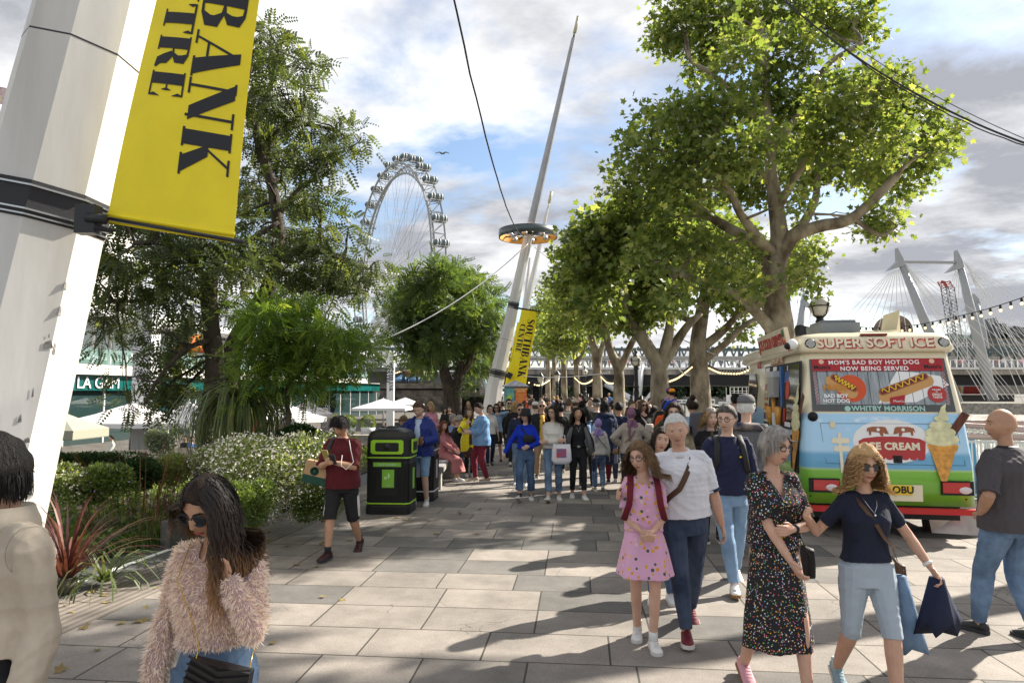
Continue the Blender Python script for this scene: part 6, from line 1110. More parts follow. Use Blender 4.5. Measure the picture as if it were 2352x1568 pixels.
for x, y in ((.2, .85), (2.0, .85), (.2, 4.4), (2.0, 4.4)):
 mb = MB(); Ry_ = Matrix.Rotation(pi / 2, 3, 'Y'); mb.lathe([(.2, -.12), (.32, -.12), (.35, -.08), (.35, .08), (.32, .12), (.2, .12)], (x, y, .35), 24, R=Ry_); w_ = obj('wheel', mb, M('tyre', (.015, .015, .015), .85, bump=.5, bs=60.), van); mb = MB(); mb.lathe([(.2, -.11), (.2, .11), (.05, .08), (.04, -.08)], (x, y, .35), 16, R=Ry_); obj('rim', mb, STEEL, w_)
mb = MB(); mb.box((1.1, 2.7, .36), (1.9, 5., .25)); obj('chassis', mb, BLACK, van)
# left side: serving hatch with frame, machine, cones, menu; side band signs
def lp(y, z, off=.004):
 _, i = ry(min(max(z, .45), 2.56)); return V((i - off, y, z))
Uy = V((0, -1, 0)); Wz = V((-.1, 0, 1)).normalized() if False else V((.065, 0, 1)).normalized()
def sd_(name, y, z, w_, h_, m, off=.004, d=.004, par=van): mb = MB(); mb.prism(rect(w_, h_), lp(y, z, off), Uy, Wz, d); return obj(name, mb, m, par)
ht = sd_('serving_window', 1.62, 1.93, 2.7, 1.02, BLACK, .008, .012); sd_('dark_glass', .72, 1.93, .75, .95, GLK, .022, .004, ht); inn = sd_('hatch_interior', 1.85, 1.95, 1.2, .9, M('hatch_dark', (.03, .03, .035), .7, var=.5, vs=5.), .02, .004, ht)
sd_('menu_board', 2.72, 1.9, .4, .88, M('menu_cream', (.65, .58, .4), .5, var=.2, vs=3.), .022, .006, ht)
for k in range(5):
 for j in range(3): sd_('menu_picture', 2.84 - j * .12, 2.24 - k * .17, .08, .12, (SAU, M('menu_blue', (.1, .25, .5), .5), M('header_red'), CO, FL)[(k + j) % 5], .03, .002, ht)
mb = MB(); mb.box(lp(1.95, 2.12, .06), (.12, .5, .36)); mb.box(lp(1.95, 1.92, .08), (.16, .52, .04)); obj('soft_ice_machine', mb, M('machine_grey', (.42, .42, .43), .3, .3), ht); mb = MB(); mb.box(lp(1.95, 2.28, .07), (.14, .54, .1)); obj('plastic_cover', mb, M('plastic_pale', (.5, .55, .62), .25), ht); mb = MB(); mb.box(lp(1.45, 2.05, .03), (.04, .12, .7)); obj('blue_panel', mb, M('panel_blue', (.03, .12, .35), .4), ht)
for k, (y, z, h_) in enumerate(((2.32, 1.6, .3), (2.2, 1.58, .3), (2.1, 1.6, .28), (1.85, 1.7, .5), (1.6, 1.6, .3), (1.5, 1.58, .32), (1.4, 1.6, .28))):
 mb = MB(); mb.lathe([(.015, -h_ / 2), (.045, h_ / 2), (.03, h_ / 2)], lp(y, z, .06), 10); obj('wafer_cone', mb, CO, ht)
mb = MB(); mb.box(lp(1.72, 1.55, .06), (.08, .14, .2)); obj('napkin_box', mb, WHITE, ht)
for y, z, w_, h_, m_ in ((1.0, 2.36, .3, .08, VW_), (1.15, 2.22, .26, .17, M('sticker_blue', (.02, .1, .4), .4)), (2.1, 2.38, .3, .07, VW_), (.95, 1.49, .4, .07, VW_), (1.2, 1.62, .16, .22, M('header_red')), (2.72, 2.38, .36, .07, VW_)): sd_('sticker', y, z, w_, h_, m_, .03, .002, ht)
mb = MB(); mb.prism(circ(.13, 20, 1.2), lp(1.05, 2.02, .03), Uy, Wz, .003); obj('round_sticker', mb, M('sticker_red', (.6, .03, .03), .4), ht)
cone(.42, 1.45, .95, lambda x, z, o: lp(x, z, o + .025), Wz, Uy, 1)
bigtext('SUPER SOFT ICE', .13, (.075, 2.0, 2.51), Uy, (0, 0, 1), van); mb = MB(); mb.prism([(-.16, -.09), (.16, -.09), (.17, .05), (.1, .09), (-.1, .09), (-.17, .05)], (.035, .72, 2.70), Uy, (0, 0, 1), .006); q = obj('side_badge', mb, ORR, van); text('badge_text', 'HOT DOGS', .062, (.027, .72, 2.69), Uy, (0, 0, 1), CR, q)
sb = MB(); sb.hexa([V((.03, .9, 2.62)), V((.1, .9, 2.62)), V((.1, 3.2, 2.64)), V((.03, 3.2, 2.64)), V((-.03, .9, 2.99)), V((.03, .9, 2.99)), V((.03, 3.2, 2.99)), V((-.03, 3.2, 2.99))]); sbo = obj('roof_sign', sb, CR, van)
text('roof_sign_text', 'ICE COLD DRINKS', .25, (-.004, 2.1, 2.81), Uy, V((-.17, 0, 1)).normalized(), VR, sbo, bold=.008, ext=.006)
for y, z, m_ in ((1.03, 2.9, M('sticker_green', (.02, .16, .06), .4)), (.98, 2.74, ORR), (3.1, 2.88, VW_), (3.12, 2.72, VR)): mb = MB(); mb.prism(circ(.06), (.001 - .17 * (z - 2.8), y, z), Uy, V((-.17, 0, 1)), .006); obj('round_logo', mb, m_, sbo)
mb = MB(); mb.ball((-.03, .36, 2.68), .085, 12); obj('dome_camera', mb, VW_, van); mb = MB(); mb.ball((-.09, .34, 2.66), .055, 10); obj('camera_lens', mb, BLACK, van)
mb = MB(); mb.hexa([V((1.1, 1.2, 2.92)), V((1.75, 1.2, 2.92)), V((1.75, 1.9, 2.94)), V((1.1, 1.9, 2.94)), V((1.7, 1.2, 2.95)), V((1.75, 1.2, 3.25)), V((1.75, 1.9, 3.25)), V((1.7, 1.9, 2.95))]); obj('raised_roof_flap', mb, CR, van)
mb = MB(); mb.box((.95, 1.9, 3.02), (.6, .9, .16)); mb.box((.95, 1.9, 3.12), (.5, .8, .05)); obj('roof_vent', mb, M('vent_grey', (.16, .18, .2), .35), van)
mb = MB(); mb.box((.0, .6, 1.1), (.02, .3, .5)); mb.prism(rect(.3, .42), (-.008, .42, 1.03), Uy, (0, 0, 1), .008); obj('side_grille', mb, BLACK, van)
mb = MB(); mb.prism([(-.5, -.35), (.35, -.35), (.45, .1), (.2, .4), (-.5, .4)], lp(4.2, 1.95, .01), Uy, Wz, .01); obj('cab_window', mb, GLK, van)
for k in range(2): mb = MB(); mb.prism(rect(.3, .22), lp(3.7, 2.55, .03 if k else .02), Uy, (0, 0, 1), .01); obj('side_emblem', mb, VR, van); break
q = vo + V((cos(vz), sin(vz), 0)) * 2.05 + V((0, .55, 0)); mb = MB(); mb.hexa([q + V(p) for p in ((-.15, 0, 0), (.55, -.25, 0), (.62, .15, 0), (-.1, .3, 0), (-.2, .05, .48), (.5, -.1, .48), (.55, .1, .48), (-.15, .3, .48))]); tag(obj('metal_ramp', mb, M('ramp_metal', (.4, .33, .28), .3, .8, var=.3, vs=3.)), 'tilted shiny metal box under the right rear corner of the van', 'box')
# ---------------------------------------------------------------- people: builders
TS = bpy.data.scenes.new('tmp')
def remesh(mb, vox, it=3):
 me = mb.mesh('t', MATS['cast_iron']); o = bpy.data.objects.new('t', me); TS.collection.objects.link(o)
 m = o.modifiers.new('r', 'REMESH'); m.mode = 'VOXEL'; m.voxel_size = vox; m.use_smooth_shade = True
 if it: s_ = o.modifiers.new('s', 'SMOOTH'); s_.factor = .5; s_.iterations = it
 with bpy.context.temp_override(scene=TS, view_layer=TS.view_layers[0]): dg = bpy.context.evaluated_depsgraph_get(); dg.update()
 r = bpy.data.meshes.new_from_object(o.evaluated_get(dg), depsgraph=dg); bpy.data.objects.remove(o); bpy.data.meshes.remove(me); return r
def wrinkle(me, amp, sc, seed, aniso=(1, 1, 1)):
 n = len(me.vertices); co = np.empty(n * 3, np.float32); me.vertices.foreach_get('co', co); co = co.reshape(-1, 3); no = np.empty(n * 3, np.float32); me.vertex_normals.foreach_get('vector', no); no = no.reshape(-1, 3)
 r = np.random.default_rng(seed); q = co * np.array(aniso); wp = sum(np.sin(q @ (r.normal(size=3) * 9)[:, None] + r.uniform(0, 6)) for _ in range(3)) * .35
 d = 0
 for k in range(5): f = r.normal(size=3); f /= np.linalg.norm(f); d = d + (1 - np.abs(np.sin(q @ (f * sc * (1 + .5 * k))[:, None] * .5 + wp * 2.2 + r.uniform(0, 6)))) / (1 + .5 * k) * (np.sin(q @ (r.normal(size=3) * 5)[:, None] + r.uniform(0, 6)) > -.2)
 co = co + no * (d - 1.1) * amp; me.vertices.foreach_set('co', co.astype(np.float32).ravel()); me.update()
def skin(key, c): return M('skin_' + key, c, .5, col2=tuple(x * .86 for x in c), vs=9., bump=.08, bs=150., spec=.35)
SK = {'p': skin('pale', (.60, .36, .26)), 'f': skin('fair', (.62, .40, .30)), 't': skin('tan', (.56, .33, .23)), 'm': skin('medium', (.46, .26, .165)), 'b': skin('brown', (.22, .11, .065)), 'd': skin('dark', (.1, .05, .03))}
def hairm(key, c): return M('hair_' + key, c, .62, var=.5 if c[0] < .5 else .12, vs=40., scale=(1, 1, .2), spec=.22, bump=.8, bs=90.)
HR = {'k': hairm('black', (.012, .01, .01)), 'n': hairm('dark_brown', (.03, .017, .01)), 'b': hairm('brown', (.085, .045, .022)), 'l': hairm('light_brown', (.2, .12, .06)), 'g': hairm('grey', (.36, .33, .30)), 'w': hairm('white', (.8, .79, .76)), 'y': hairm('blonde', (.42, .28, .13)), 'r': hairm('auburn', (.16, .06, .025)), 'c': hairm('curly_blonde', (.58, .36, .17)), 's': hairm('salt_pepper', (.12, .11, .1))}
def cloth(key, c=(.1, .1, .1), var=.18, rough=.85, bump=.25, bs=220., **k): return M('cloth_' + key, c, rough, var=var, vs=k.pop('vs', 5.), bump=bump, bs=bs, **k)
def denim(key, c, fade=.5): return M('denim_' + key, c, .85, col2=tuple(min(1, x * (1 + fade) + .03) for x in c), vs=4.5, bump=.35, bs=260., det=7.)
def spots(key, base=0, cols=0, sc=1, th=1, rough=.8, jitter=1.):
 if key in MATS: return MATS[key]
 m = bpy.data.materials.new(key); m.use_nodes = True; nt = m.node_tree; b = nt.nodes['Principled BSDF']; b.inputs['Roughness'].default_value = rough
 tc = N(nt, 'ShaderNodeTexCoord'); v = N(nt, 'ShaderNodeTexVoronoi', Scale=sc); L(nt, tc.outputs['Object'], v.inputs['Vector']); v.inputs['Randomness'].default_value = jitter
 r = N(nt, 'ShaderNodeValToRGB'); r.color_ramp.interpolation = 'CONSTANT'; e = r.color_ramp.elements; s = N(nt, 'ShaderNodeSeparateXYZ'); L(nt, v.outputs['Color'], s.inputs[0]); L(nt, s.outputs[0], r.inputs[0])
 e[0].color = (*cols[0], 1); e[1].position = 1 / len(cols); e[1].color = (*cols[1 % len(cols)], 1)
 for i, c in enumerate(cols[2:]): q = e.new((i + 2) / len(cols)); q.color = (*c, 1)
 lt = N(nt, 'ShaderNodeMath', operation='LESS_THAN'); L(nt, v.outputs['Distance'], lt.inputs[0]); lt.inputs[1].default_value = th
 mx = N(nt, 'ShaderNodeMix', data_type='RGBA'); L(nt, lt.outputs[0], mx.inputs[0]); mx.inputs[6].default_value = (*base, 1); L(nt, r.outputs[0], mx.inputs[7]); L(nt, mx.outputs[2], b.inputs['Base Color']); MATS[key] = m; return m
SHO = {'w': M('shoe_white', (.68, .67, .65), .6), 'k': M('shoe_black', (.02, .02, .022), .5), 'r': M('shoe_maroon', (.13, .012, .02), .6), 'p': M('shoe_pink', (.6, .3, .35), .7), 'b': M('shoe_blue', (.25, .36, .42), .7, bump=.4, bs=120.), 't': M('shoe_tan', (.35, .28, .2), .7), 'x': M('shoe_blackred', (.05, .012, .012), .6)}
SOLE = M('sole_white', (.6, .58, .54), .6); SOLG = M('sole_gum', (.25, .13, .05), .6); SOLK = M('sole_dark', (.03, .03, .035), .6)
def hsurf(x, z):
 e = max(0, 1 - (x / .078) ** 2 - (z / .122) ** 2); y = -.098 * sqrt(e); g = lambda cx, cz, sx, sz: math.exp(-((abs(x) - cx) / sx) ** 2 - ((z - cz) / sz) ** 2)
 nz = math.exp(-(x / .0125) ** 2) * (max(0, min(1, (.018 - z) / .055)) if z > -.037 else max(0, 1 - (-.037 - z) / .011));
 y -= .024 * nz + .005 * g(.013, -.036, .008, .009); y += .011 * g(.031, .006, .016, .011); y -= .004 * g(.028, .027, .024, .007) + .005 * g(.048, -.03, .018, .02); y -= .007 * g(0, -.064, .022, .012); y += .004 * g(0, -.066, .024, .0025); y -= .008 * g(0, -.1, .02, .013); return y
def headpts(nu, nv, f=None, sc=1.0):
 """closed grid of head points; f(dir)-> extra offset"""
 rs = []
 for i in range(nv + 1):
  th = .02 + (pi - .04) * i / nv; z = -cos(th); r = sin(th); row = []
  for j in range(nu):
   a = 2 * pi * j / nu - pi / 2; d = V((r * cos(a), r * sin(a), z)); x = d.x * .078; zz = d.z * .122; y = d.y * .098
   if d.y < 0: y = hsurf(x, zz)
   if zz < -.01: t = (-zz - .01) / .112; x *= 1 - .34 * t ** 1.3; y = y * (1 - .1 * t) if d.y < 0 else y * (1 - .62 * t)
   if d.y > 0 and zz >= -.01: y *= 1.04
   p = V((x, y, zz))
   if f: p = p + d * f(d)
   row.append(p)
  rs.append(row)
 return rs
def hline(d, style):
 F_ = {'std': (.60, .5, .2, .02, -.28, -.38), 'rec': (.86, .74, .3, .05, -.3, -.42), 'fringe': (.36, .3, .15, -.05, -.4, -.55), 'fem': (.56, .46, .1, -.2, -.5, -.6)}[style]; xs = (-1, -.5, -.15, .05, .35, 1)
 for i in range(5):
  if d.y <= xs[i + 1]: k = (d.y - xs[i]) / (xs[i + 1] - xs[i]); zt_ = F_[i] + (F_[i + 1] - F_[i]) * k; break
 return max(0, min(1, (d.z - zt_) / .13 + .5))
def ik(a, t, l1, l2, hint):
 d = t - a; L_ = d.length
 if L_ > (l1 + l2) * .995: t = a + d * ((l1 + l2) * .995 / L_); d = t - a; L_ = d.length
 c = (l1 * l1 - l2 * l2 + L_ * L_) / (2 * L_); h = sqrt(max(0, l1 * l1 - c * c)); n = d.normalized(); q = hint - n * hint.dot(n); q.normalize(); return a + n * c + q * h, t
def strands(n, length, hc, R, s, style, wd=.006, curl=0., cf=26., part=0., S_=13, seed=1, spread=.0, back=0., drop=.9, torso=(.2, .125), zN=-.15, tip=.25, stiff=.62, lf=1., fx=.066, lift=0.):
 g = np.array(list(R.transposed() @ V((0, 0, -1))))
 r = np.random.default_rng(seed); D = unit(r.normal(size=(n * 5, 3))); D = np.array([d for d in D if hline(V(d), style) > .6])[:n]; n = len(D)
 rad = np.array([.084, .106, .128]) ; p = D * rad; sg = np.sign(D[:, 0] - part + 1e-3); vs = []; l = length * r.uniform(.72, 1.08, n) / S_ * np.where(sg < 0, lf, 1) * np.clip((D[:, 2] + 1.1) / 1.2, .25, 1)
 d = np.stack([sg * .9, .25 + back + 0 * sg, np.full(n, -.25)], 1) * np.where(D[:, 1:2] > .2, [[.3, .4, 1]], [[1, 1, 1]]) + r.normal(size=(n, 3)) * .12; d -= D * (d * D).sum(1)[:, None] * .85; d = unit(unit(d) + D * lift)
 ph = r.uniform(0, 6.28, n); pts = [p.copy()]
 for k in range(S_):
  p = p + d * l[:, None]; q = p / (rad * 1.05); m = np.linalg.norm(q, axis=1); ins = m < 1; p[ins] = q[ins] / m[ins][:, None] * (rad * 1.05)
  f = (p[:, 1] < -.03) & (np.abs(p[:, 0]) < fx) & (p[:, 2] < .05); p[f, 0] = sg[f] * (fx + .002)
  low = p[:, 2] < zN; q = np.stack([p[:, 0] / torso[0], (p[:, 1] - .02) / torso[1]], 1); m = np.linalg.norm(q, axis=1); ins = low & (m < 1) & (m > 1e-3); p[ins, 1] = .02 + (p[ins, 1] - .02) / m[ins]; p[ins, 0] = p[ins, 0] / m[ins]
  d = unit(d * stiff + g * (1 - stiff) + np.stack([np.sign(p[:, 0]), 0 * sg, 0 * sg], 1) * spread + r.normal(size=(n, 3)) * .05); pts.append(p.copy())
 P_ = np.stack(pts, 1); t = np.linspace(0, 1, S_ + 1); amp = curl * np.minimum(1, t * 3)[None, :]; P_[..., 0] += amp * np.cos(cf * t[None] * length / .3 + ph[:, None]); P_[..., 1] += amp * np.sin(cf * t[None] * length / .3 + ph[:, None])
 tn = unit(np.gradient(P_, axis=1)); sd = unit(np.cross(tn, P_ * [1, 1, .3])); w_ = wd * (1 - (1 - tip) * t ** 2)[None, :, None] / 2; A = P_ - sd * w_; Bq = P_ + sd * w_
 v = np.stack([A[:, :-1], Bq[:, :-1], Bq[:, 1:], A[:, 1:]], 2).reshape(-1, 3) * s; Rm = np.array([list(q_) for q_ in R]); return v @ Rm.T + np.array(hc)
CLS = {}
def person(label, pos, h=1.72, rz=0., sex='m', det=1, skin='f', fa=(-.09, 0, 0), fb=(.09, 0, 0), ha=(-.27, -.03, .80), hb=(.27, -.03, .80), ea=(-.5, .6, -.2), eb=(.5, .6, -.2), lean=0., tilt=0., head=(0, 0, 0), top=None, slv=1., hem=-.02, ease=.014, neck=.53, low=None, llen=1., flare=0., skirt=None, hair=('std', 'b', .014), long=None, shoe=None, sole=None, sock=None, glasses=None, fat=1., seat=None, group='crowd on the promenade', extra=None, cut=None, amp=1., seed=0, curl=.45, z=0., ankle=None, stand=True):
 seed = seed or (sum(map(ord, label)) % 9999); s = h / 1.75; pos = V((pos[0], pos[1], z)); t = thing('person', label, 'person', pos, group, rz=rz); vox = {0: .028, 1: .0135, 2: .0062, 3: .0046}[det] ; fem = sex == 'f'; kid = sex == 'k'; n = 20 if det > 1 else 12
 gw = (.93 if fem else .88 if kid else 1.) * fat
 P0 = V((0, 0, .93)) if seat is None else V((0, 0, seat / s + .1)); Rl = Matrix.Rotation(lean, 3, 'X') @ Matrix.Rotation(tilt, 3, 'Y'); Nk = P0 + Rl @ V((0, 0, .55)); hs_ = 1.06 if not kid else 1.14
 Rh = Matrix.Rotation(head[0], 3, 'Z') @ Matrix.Rotation(head[1], 3, 'X') @ Matrix.Rotation(head[2], 3, 'Y'); hc = Nk + Rl @ V((0, -.015, .06)) + Rh @ V((0, -.012, .092))
 tr = [(-.13, .11, .09, 0), (-.07, .168, .12, .005), (0, .172, .125, .005), (.09, .155, .108, -.002), (.17, .15, .104, -.004), (.27, .165, .115, -.006), (.36, .178, .12, 0), (.43, .178, .108, .006), (.475, .13, .085, .01), (.51, .085, .066, .01), (.54, .062, .06, .006)]
 if fem: tr = [(-.13, .11, .09, 0), (-.07, .172, .12, .01), (0, .168, .122, .01), (.09, .14, .1, 0), (.17, .128, .094, -.004), (.26, .145, .108, -.016), (.32, .155, .118, -.022), (.39, .158, .1, -.004), (.44, .15, .085, .006), (.48, .1, .07, .01), (.515, .062, .055, .01), (.54, .052, .05, .006)]
 sh = (.148 if fem else .172) * (.9 if kid else 1)
 def ell(c, rx, ry, R, k=n, e=2.25): return [c + R @ V((rx * math.copysign(abs(cos(a)) ** (2 / e), cos(a)), ry * math.copysign(abs(sin(a)) ** (2 / e), sin(a)), 0)) for a in [2 * pi * q / k for q in range(k)]]
 def torso(mb, ex, z0, z1, blo=0.):
  rs = []; zs = [q for q in tr if z0 < q[0] < z1]; a = [np.interp(z0, [q[0] for q in tr], [q[i] for q in tr]) for i in (1, 2, 3)]; b_ = [np.interp(z1, [q[0] for q in tr], [q[i] for q in tr]) for i in (1, 2, 3)]
  if z0 < -.13: a = (.168, .12, .0)
  for z_, rx, ry_, yo in [(z0, *a)] + zs + [(z1, *b_)]:
   x_ = ex + (blo if z_ < .2 else blo * .4 if z_ < .4 else 0); e_ = ex if z_ < .46 else ex * .6
   if ex > .005 and z_ < -.06: rx, ry_ = max(rx, .17), max(ry_, .122)
   if ex > .005 and not fem: rx = max(rx, .158) if z_ < .3 else rx
   rs.append(ell(P0 + Rl @ V((0, yo * 1., z_)), (rx + max(e_, x_ if z_ < .45 else e_)) * gw, (ry_ + max(e_, x_ if z_ < .45 else e_)) * gw, Rl))
  mb.rings(rs)
 S_ = {-1: Nk + Rl @ V((-sh * gw, .005, -.115)), 1: Nk + Rl @ V((sh * gw, .005, -.115))}; hips = {-1: P0 + V((-.088 * gw, 0, -.03)), 1: P0 + V((.088 * gw, 0, -.03))}
 al = (.29, .25) ; ll = (.425, .415); ks = .96 if kid else 1.; arms = {}; legs = {}
 for e, tgt, hint in ((-1, ha, ea), (1, hb, eb)): el, w_ = ik(S_[e], V(tgt), al[0] * ks, al[1] * ks, V(hint)); arms[e] = (S_[e], el, w_)
 for e, f in ((-1, fa), (1, fb)):
  f3 = V((f[0], f[1], .085 + (f[2] if len(f) > 2 else 0))); kn, an = ik(hips[e], f3, *ll, V((e * .12, -1, .0)) if seat is None else V((0, -1, .8))); legs[e] = (hips[e], kn, an, f[3] if len(f) > 3 else 0., f[4] if len(f) > 4 else e * .12)
 fl = {-1: (.0, 0), 1: (0, 0)}; ra = [x * (.82 if fem else .8 if kid else 1.) * (fat * .5 + .5) for x in (.058, .05, .043, .043, .036, .026)]
 def armt(mb, e, f0, f1, ex, cuff=0.):
  a, b_, c = arms[e]; pts = [a, a.lerp(b_, .35), a.lerp(b_, .8), b_, b_.lerp(c, .3), b_.lerp(c, .7), c]; cu = [0, .18, .42, .5, .65, .85, 1.]; rr = [ra[0], ra[1] * 1.04, ra[2], ra[3], ra[3] * 1.02, ra[4], ra[5]]; q = []; r_ = []
  for i in range(7):
   if cu[i] < f1 - 1e-6: q.append(pts[i]); r_.append(rr[i] + ex)
  i = next((k for k in range(7) if cu[k] >= f1 - 1e-6), 6); k = (f1 - cu[i - 1]) / (cu[i] - cu[i - 1]); q.append(pts[i - 1].lerp(pts[i], k)); r_.append(rr[i - 1] + (rr[i] - rr[i - 1]) * k + ex + cuff); mb.tube(q, r_, 10)
  mb.tube([Nk + Rl @ V((e * .03, .008, -.07)), a.lerp(Nk + Rl @ V((e * sh * gw, 0, -.07)), .5), a], [.05 + ex * .5, .058 + ex * .6, ra[0] + ex], 10)
 def legt(mb, e, f1, ex, flr=0.):
  a, b_, c = legs[e][:3]; k_ = (1.04 if fem else 1.) * gw; pts = [a + V((0, 0, .03)), a.lerp(b_, .3), a.lerp(b_, .7), b_, b_.lerp(c, .3), b_.lerp(c, .65), c]; rr = [.092 * k_, .086 * k_, .066 * k_, .056 * k_, .056 * k_, .045 * k_, .036]; cu = [0, .15, .35, .5, .65, .83, 1.]; q = []; r_ = []
  for i in range(7):
   if cu[i] < f1 - 1e-6: q.append(pts[i]); r_.append(rr[i] + ex + flr * max(0, cu[i] - .45) * 2)
  i = next((k for k in range(7) if cu[k] >= f1 - 1e-6), 6); k = (f1 - cu[i - 1]) / (cu[i] - cu[i - 1]); q.append(pts[i - 1].lerp(pts[i], k)); r_.append(rr[i - 1] + (rr[i] - rr[i - 1]) * k + ex + flr * max(0, f1 - .45) * 2); mb.tube(q, r_, 12)
 # --- body: one continuous surface
 mb = MB(); torso(mb, 0, -.13, .54); mb.tube([Nk + Rl @ V((0, .008, -.05)), Nk + Rl @ V((0, .0, .02)), hc + Rh @ V((0, .012, -.05))], [.062, .052 if not fem else .045, .054 if not fem else .046], n); hp_ = headpts(44 if det > 1 else 20, 36 if det > 1 else 14)
 mb.rings([[hc + Rh @ (p * hs_) for p in r_] for r_ in hp_])
 for e in (-1, 1): mb.ball(hc + Rh @ V((e * .078 * hs_, .016, -.008)), (.011, .018, .03), 8)
 for e in (-1, 1):
  armt(mb, e, 0, 1., 0); legt(mb, e, 1., 0); a, b_, c = arms[e]; d = (c - b_).normalized(); up = Rl @ V((0, -1, 0)) if d.z < -.6 else V((0, -.2, 1)); lat = (up - d * up.dot(d)).normalized(); nrm = d.cross(lat).normalized()
  hq = c + d * .045; mb.rings([[c + d * q_ + lat * w_ * cos(t_) + nrm * th_ * sin(t_) for t_ in [2 * pi * k / 10 for k in range(10)]] for q_, w_, th_ in ((-.01, .024, .02), (.02, .03, .017), (.055, .038, .015), (.085, .038, .012), (.092, .03, .008))])
  cn = nrm * (1 if nrm.dot(V((-e, 0.2, 0))) > 0 else -1)
  for i, (o_, l_) in enumerate(((.029, .07), (.01, .078), (-.009, .073), (-.027, .058))):
   q_ = c + d * .086 + lat * o_; d1 = (d * cos(curl * .6) + cn * sin(curl * .6) + lat * o_ * 1.5).normalized(); d2 = (d * cos(curl * 1.6) + cn * sin(curl * 1.6)).normalized(); d3 = (d * cos(curl * 2.6) + cn * sin(curl * 2.6)).normalized(); mb.tube([q_, q_ + d1 * l_ * .45, q_ + d1 * l_ * .45 + d2 * l_ * .32, q_ + d1 * l_ * .45 + d2 * l_ * .32 + d3 * l_ * .23], [.0095, .0088, .008, .0062], 7)
  q_ = c + d * .03 + lat * .024; d1 = (d * .75 + lat * .65 + cn * .25).normalized(); mb.tube([q_ - d * .015, q_ + d1 * .035, q_ + d1 * .035 + (d + cn * .4).normalized() * .03], [.014, .0105, .0075], 7)
  kn, an = legs[e][1:3]; pit = legs[e][3]; yw = legs[e][4]; Rf = Matrix.Rotation(yw, 3, 'Z') @ Matrix.Rotation(pit, 3, 'X'); mb.tube([an, an + Rf @ V((0, .02, -.04)), an + Rf @ V((0, -.06, -.055)), an + Rf @ V((0, -.14, -.065))], [.036, .04, .036, .022], 8)
 for v_ in range(len(mb.v)): mb.v[v_] = tuple(x * s for x in mb.v[v_])
 body = link('body', remesh(mb, vox * s if det > 1 else vox, 2 if det > 1 else 1), t); body.data.materials.clear(); body.data.materials.append(SK[skin])
 def part(name, mb, mat, it=3, am=.0, sc=38., cutf=None, vx=None, par=t, an_=(1, 1, 1)):
  for v_ in range(len(mb.v)): mb.v[v_] = tuple(x * s for x in mb.v[v_])
  me = remesh(mb, (vx or vox * (1.25 if det > 1 else 1)), it)
  if am and det: wrinkle(me, am * amp, sc, seed + len(name), an_)
  if cutf:
   import bmesh; bm = bmesh.new(); bm.from_mesh(me); bmesh.ops.delete(bm, geom=[f for f in bm.faces if cutf(f.calc_center_median() / s)], context='FACES'); bm.to_mesh(me); bm.free()
  me.materials.clear(); me.materials.append(mat); return link(name, me, par)
 if low:
  mb = MB(); torso(mb, .01, -.14, .115); [legt(mb, e, llen, .013 + (.004 if not fem else 0), flare) for e in (-1, 1)]; part('trousers' if llen > .6 else 'shorts', mb, low, 3, .0045, 34, an_=(1, 1, 1.3))
 if skirt: # (material, top z, bottom z, bottom radius, folds)
  sm_, zt_, zb, rb, nf = skirt; mb = MB(); k = 48 if det else 20; rs = []; kc = (legs[-1][1] + legs[1][1]) / 2
  for i in range(9):
   q_ = i / 8; z_ = P0.z + zt_ + (zb - P0.z - zt_) * q_; cx = V((0, 0, z_)) + (V((kc.x, kc.y, 0)) * q_ * (.8 if seat is None else 0)); r0x, r0y = .15 * gw + (rb - .15) * q_ ** .75, .115 * gw + (rb * .82 - .115) * q_ ** .75
   if seat is not None: cx = P0.lerp(kc, min(1, q_ * 1.6)) + V((0, 0, -max(0, q_ - .6) * .9));
   rs.append([cx + V(((r0x + .02 * q_ * sin(nf * a + seed)) * cos(a), (r0y + .02 * q_ * sin(nf * a + seed)) * sin(a), 0)) for a in [2 * pi * j / k for j in range(k)]])
  if seat is not None: mb.tube([P0 + V((0, .02, -.02)), P0.lerp(kc, .5) + V((0, 0, .02)), kc + V((0, -.04, -.02)), kc + V((0, -.1, -.3))], [(.19, .13), (.2, .12), (.19, .11), (.26, .1)], 16)
  else: mb.rings(rs)
  part('skirt', mb, sm_, 1, .004, 30, an_=(1.5, 1.5, .3))
 if top:
  mb = MB(); torso(mb, ease, hem, neck, ease * .8); [armt(mb, e, 0, slv, ease * .85, .006 if slv < .6 else 0) for e in (-1, 1) if slv > 0]; part('top', mb, top, 3, .006, 46, cut)
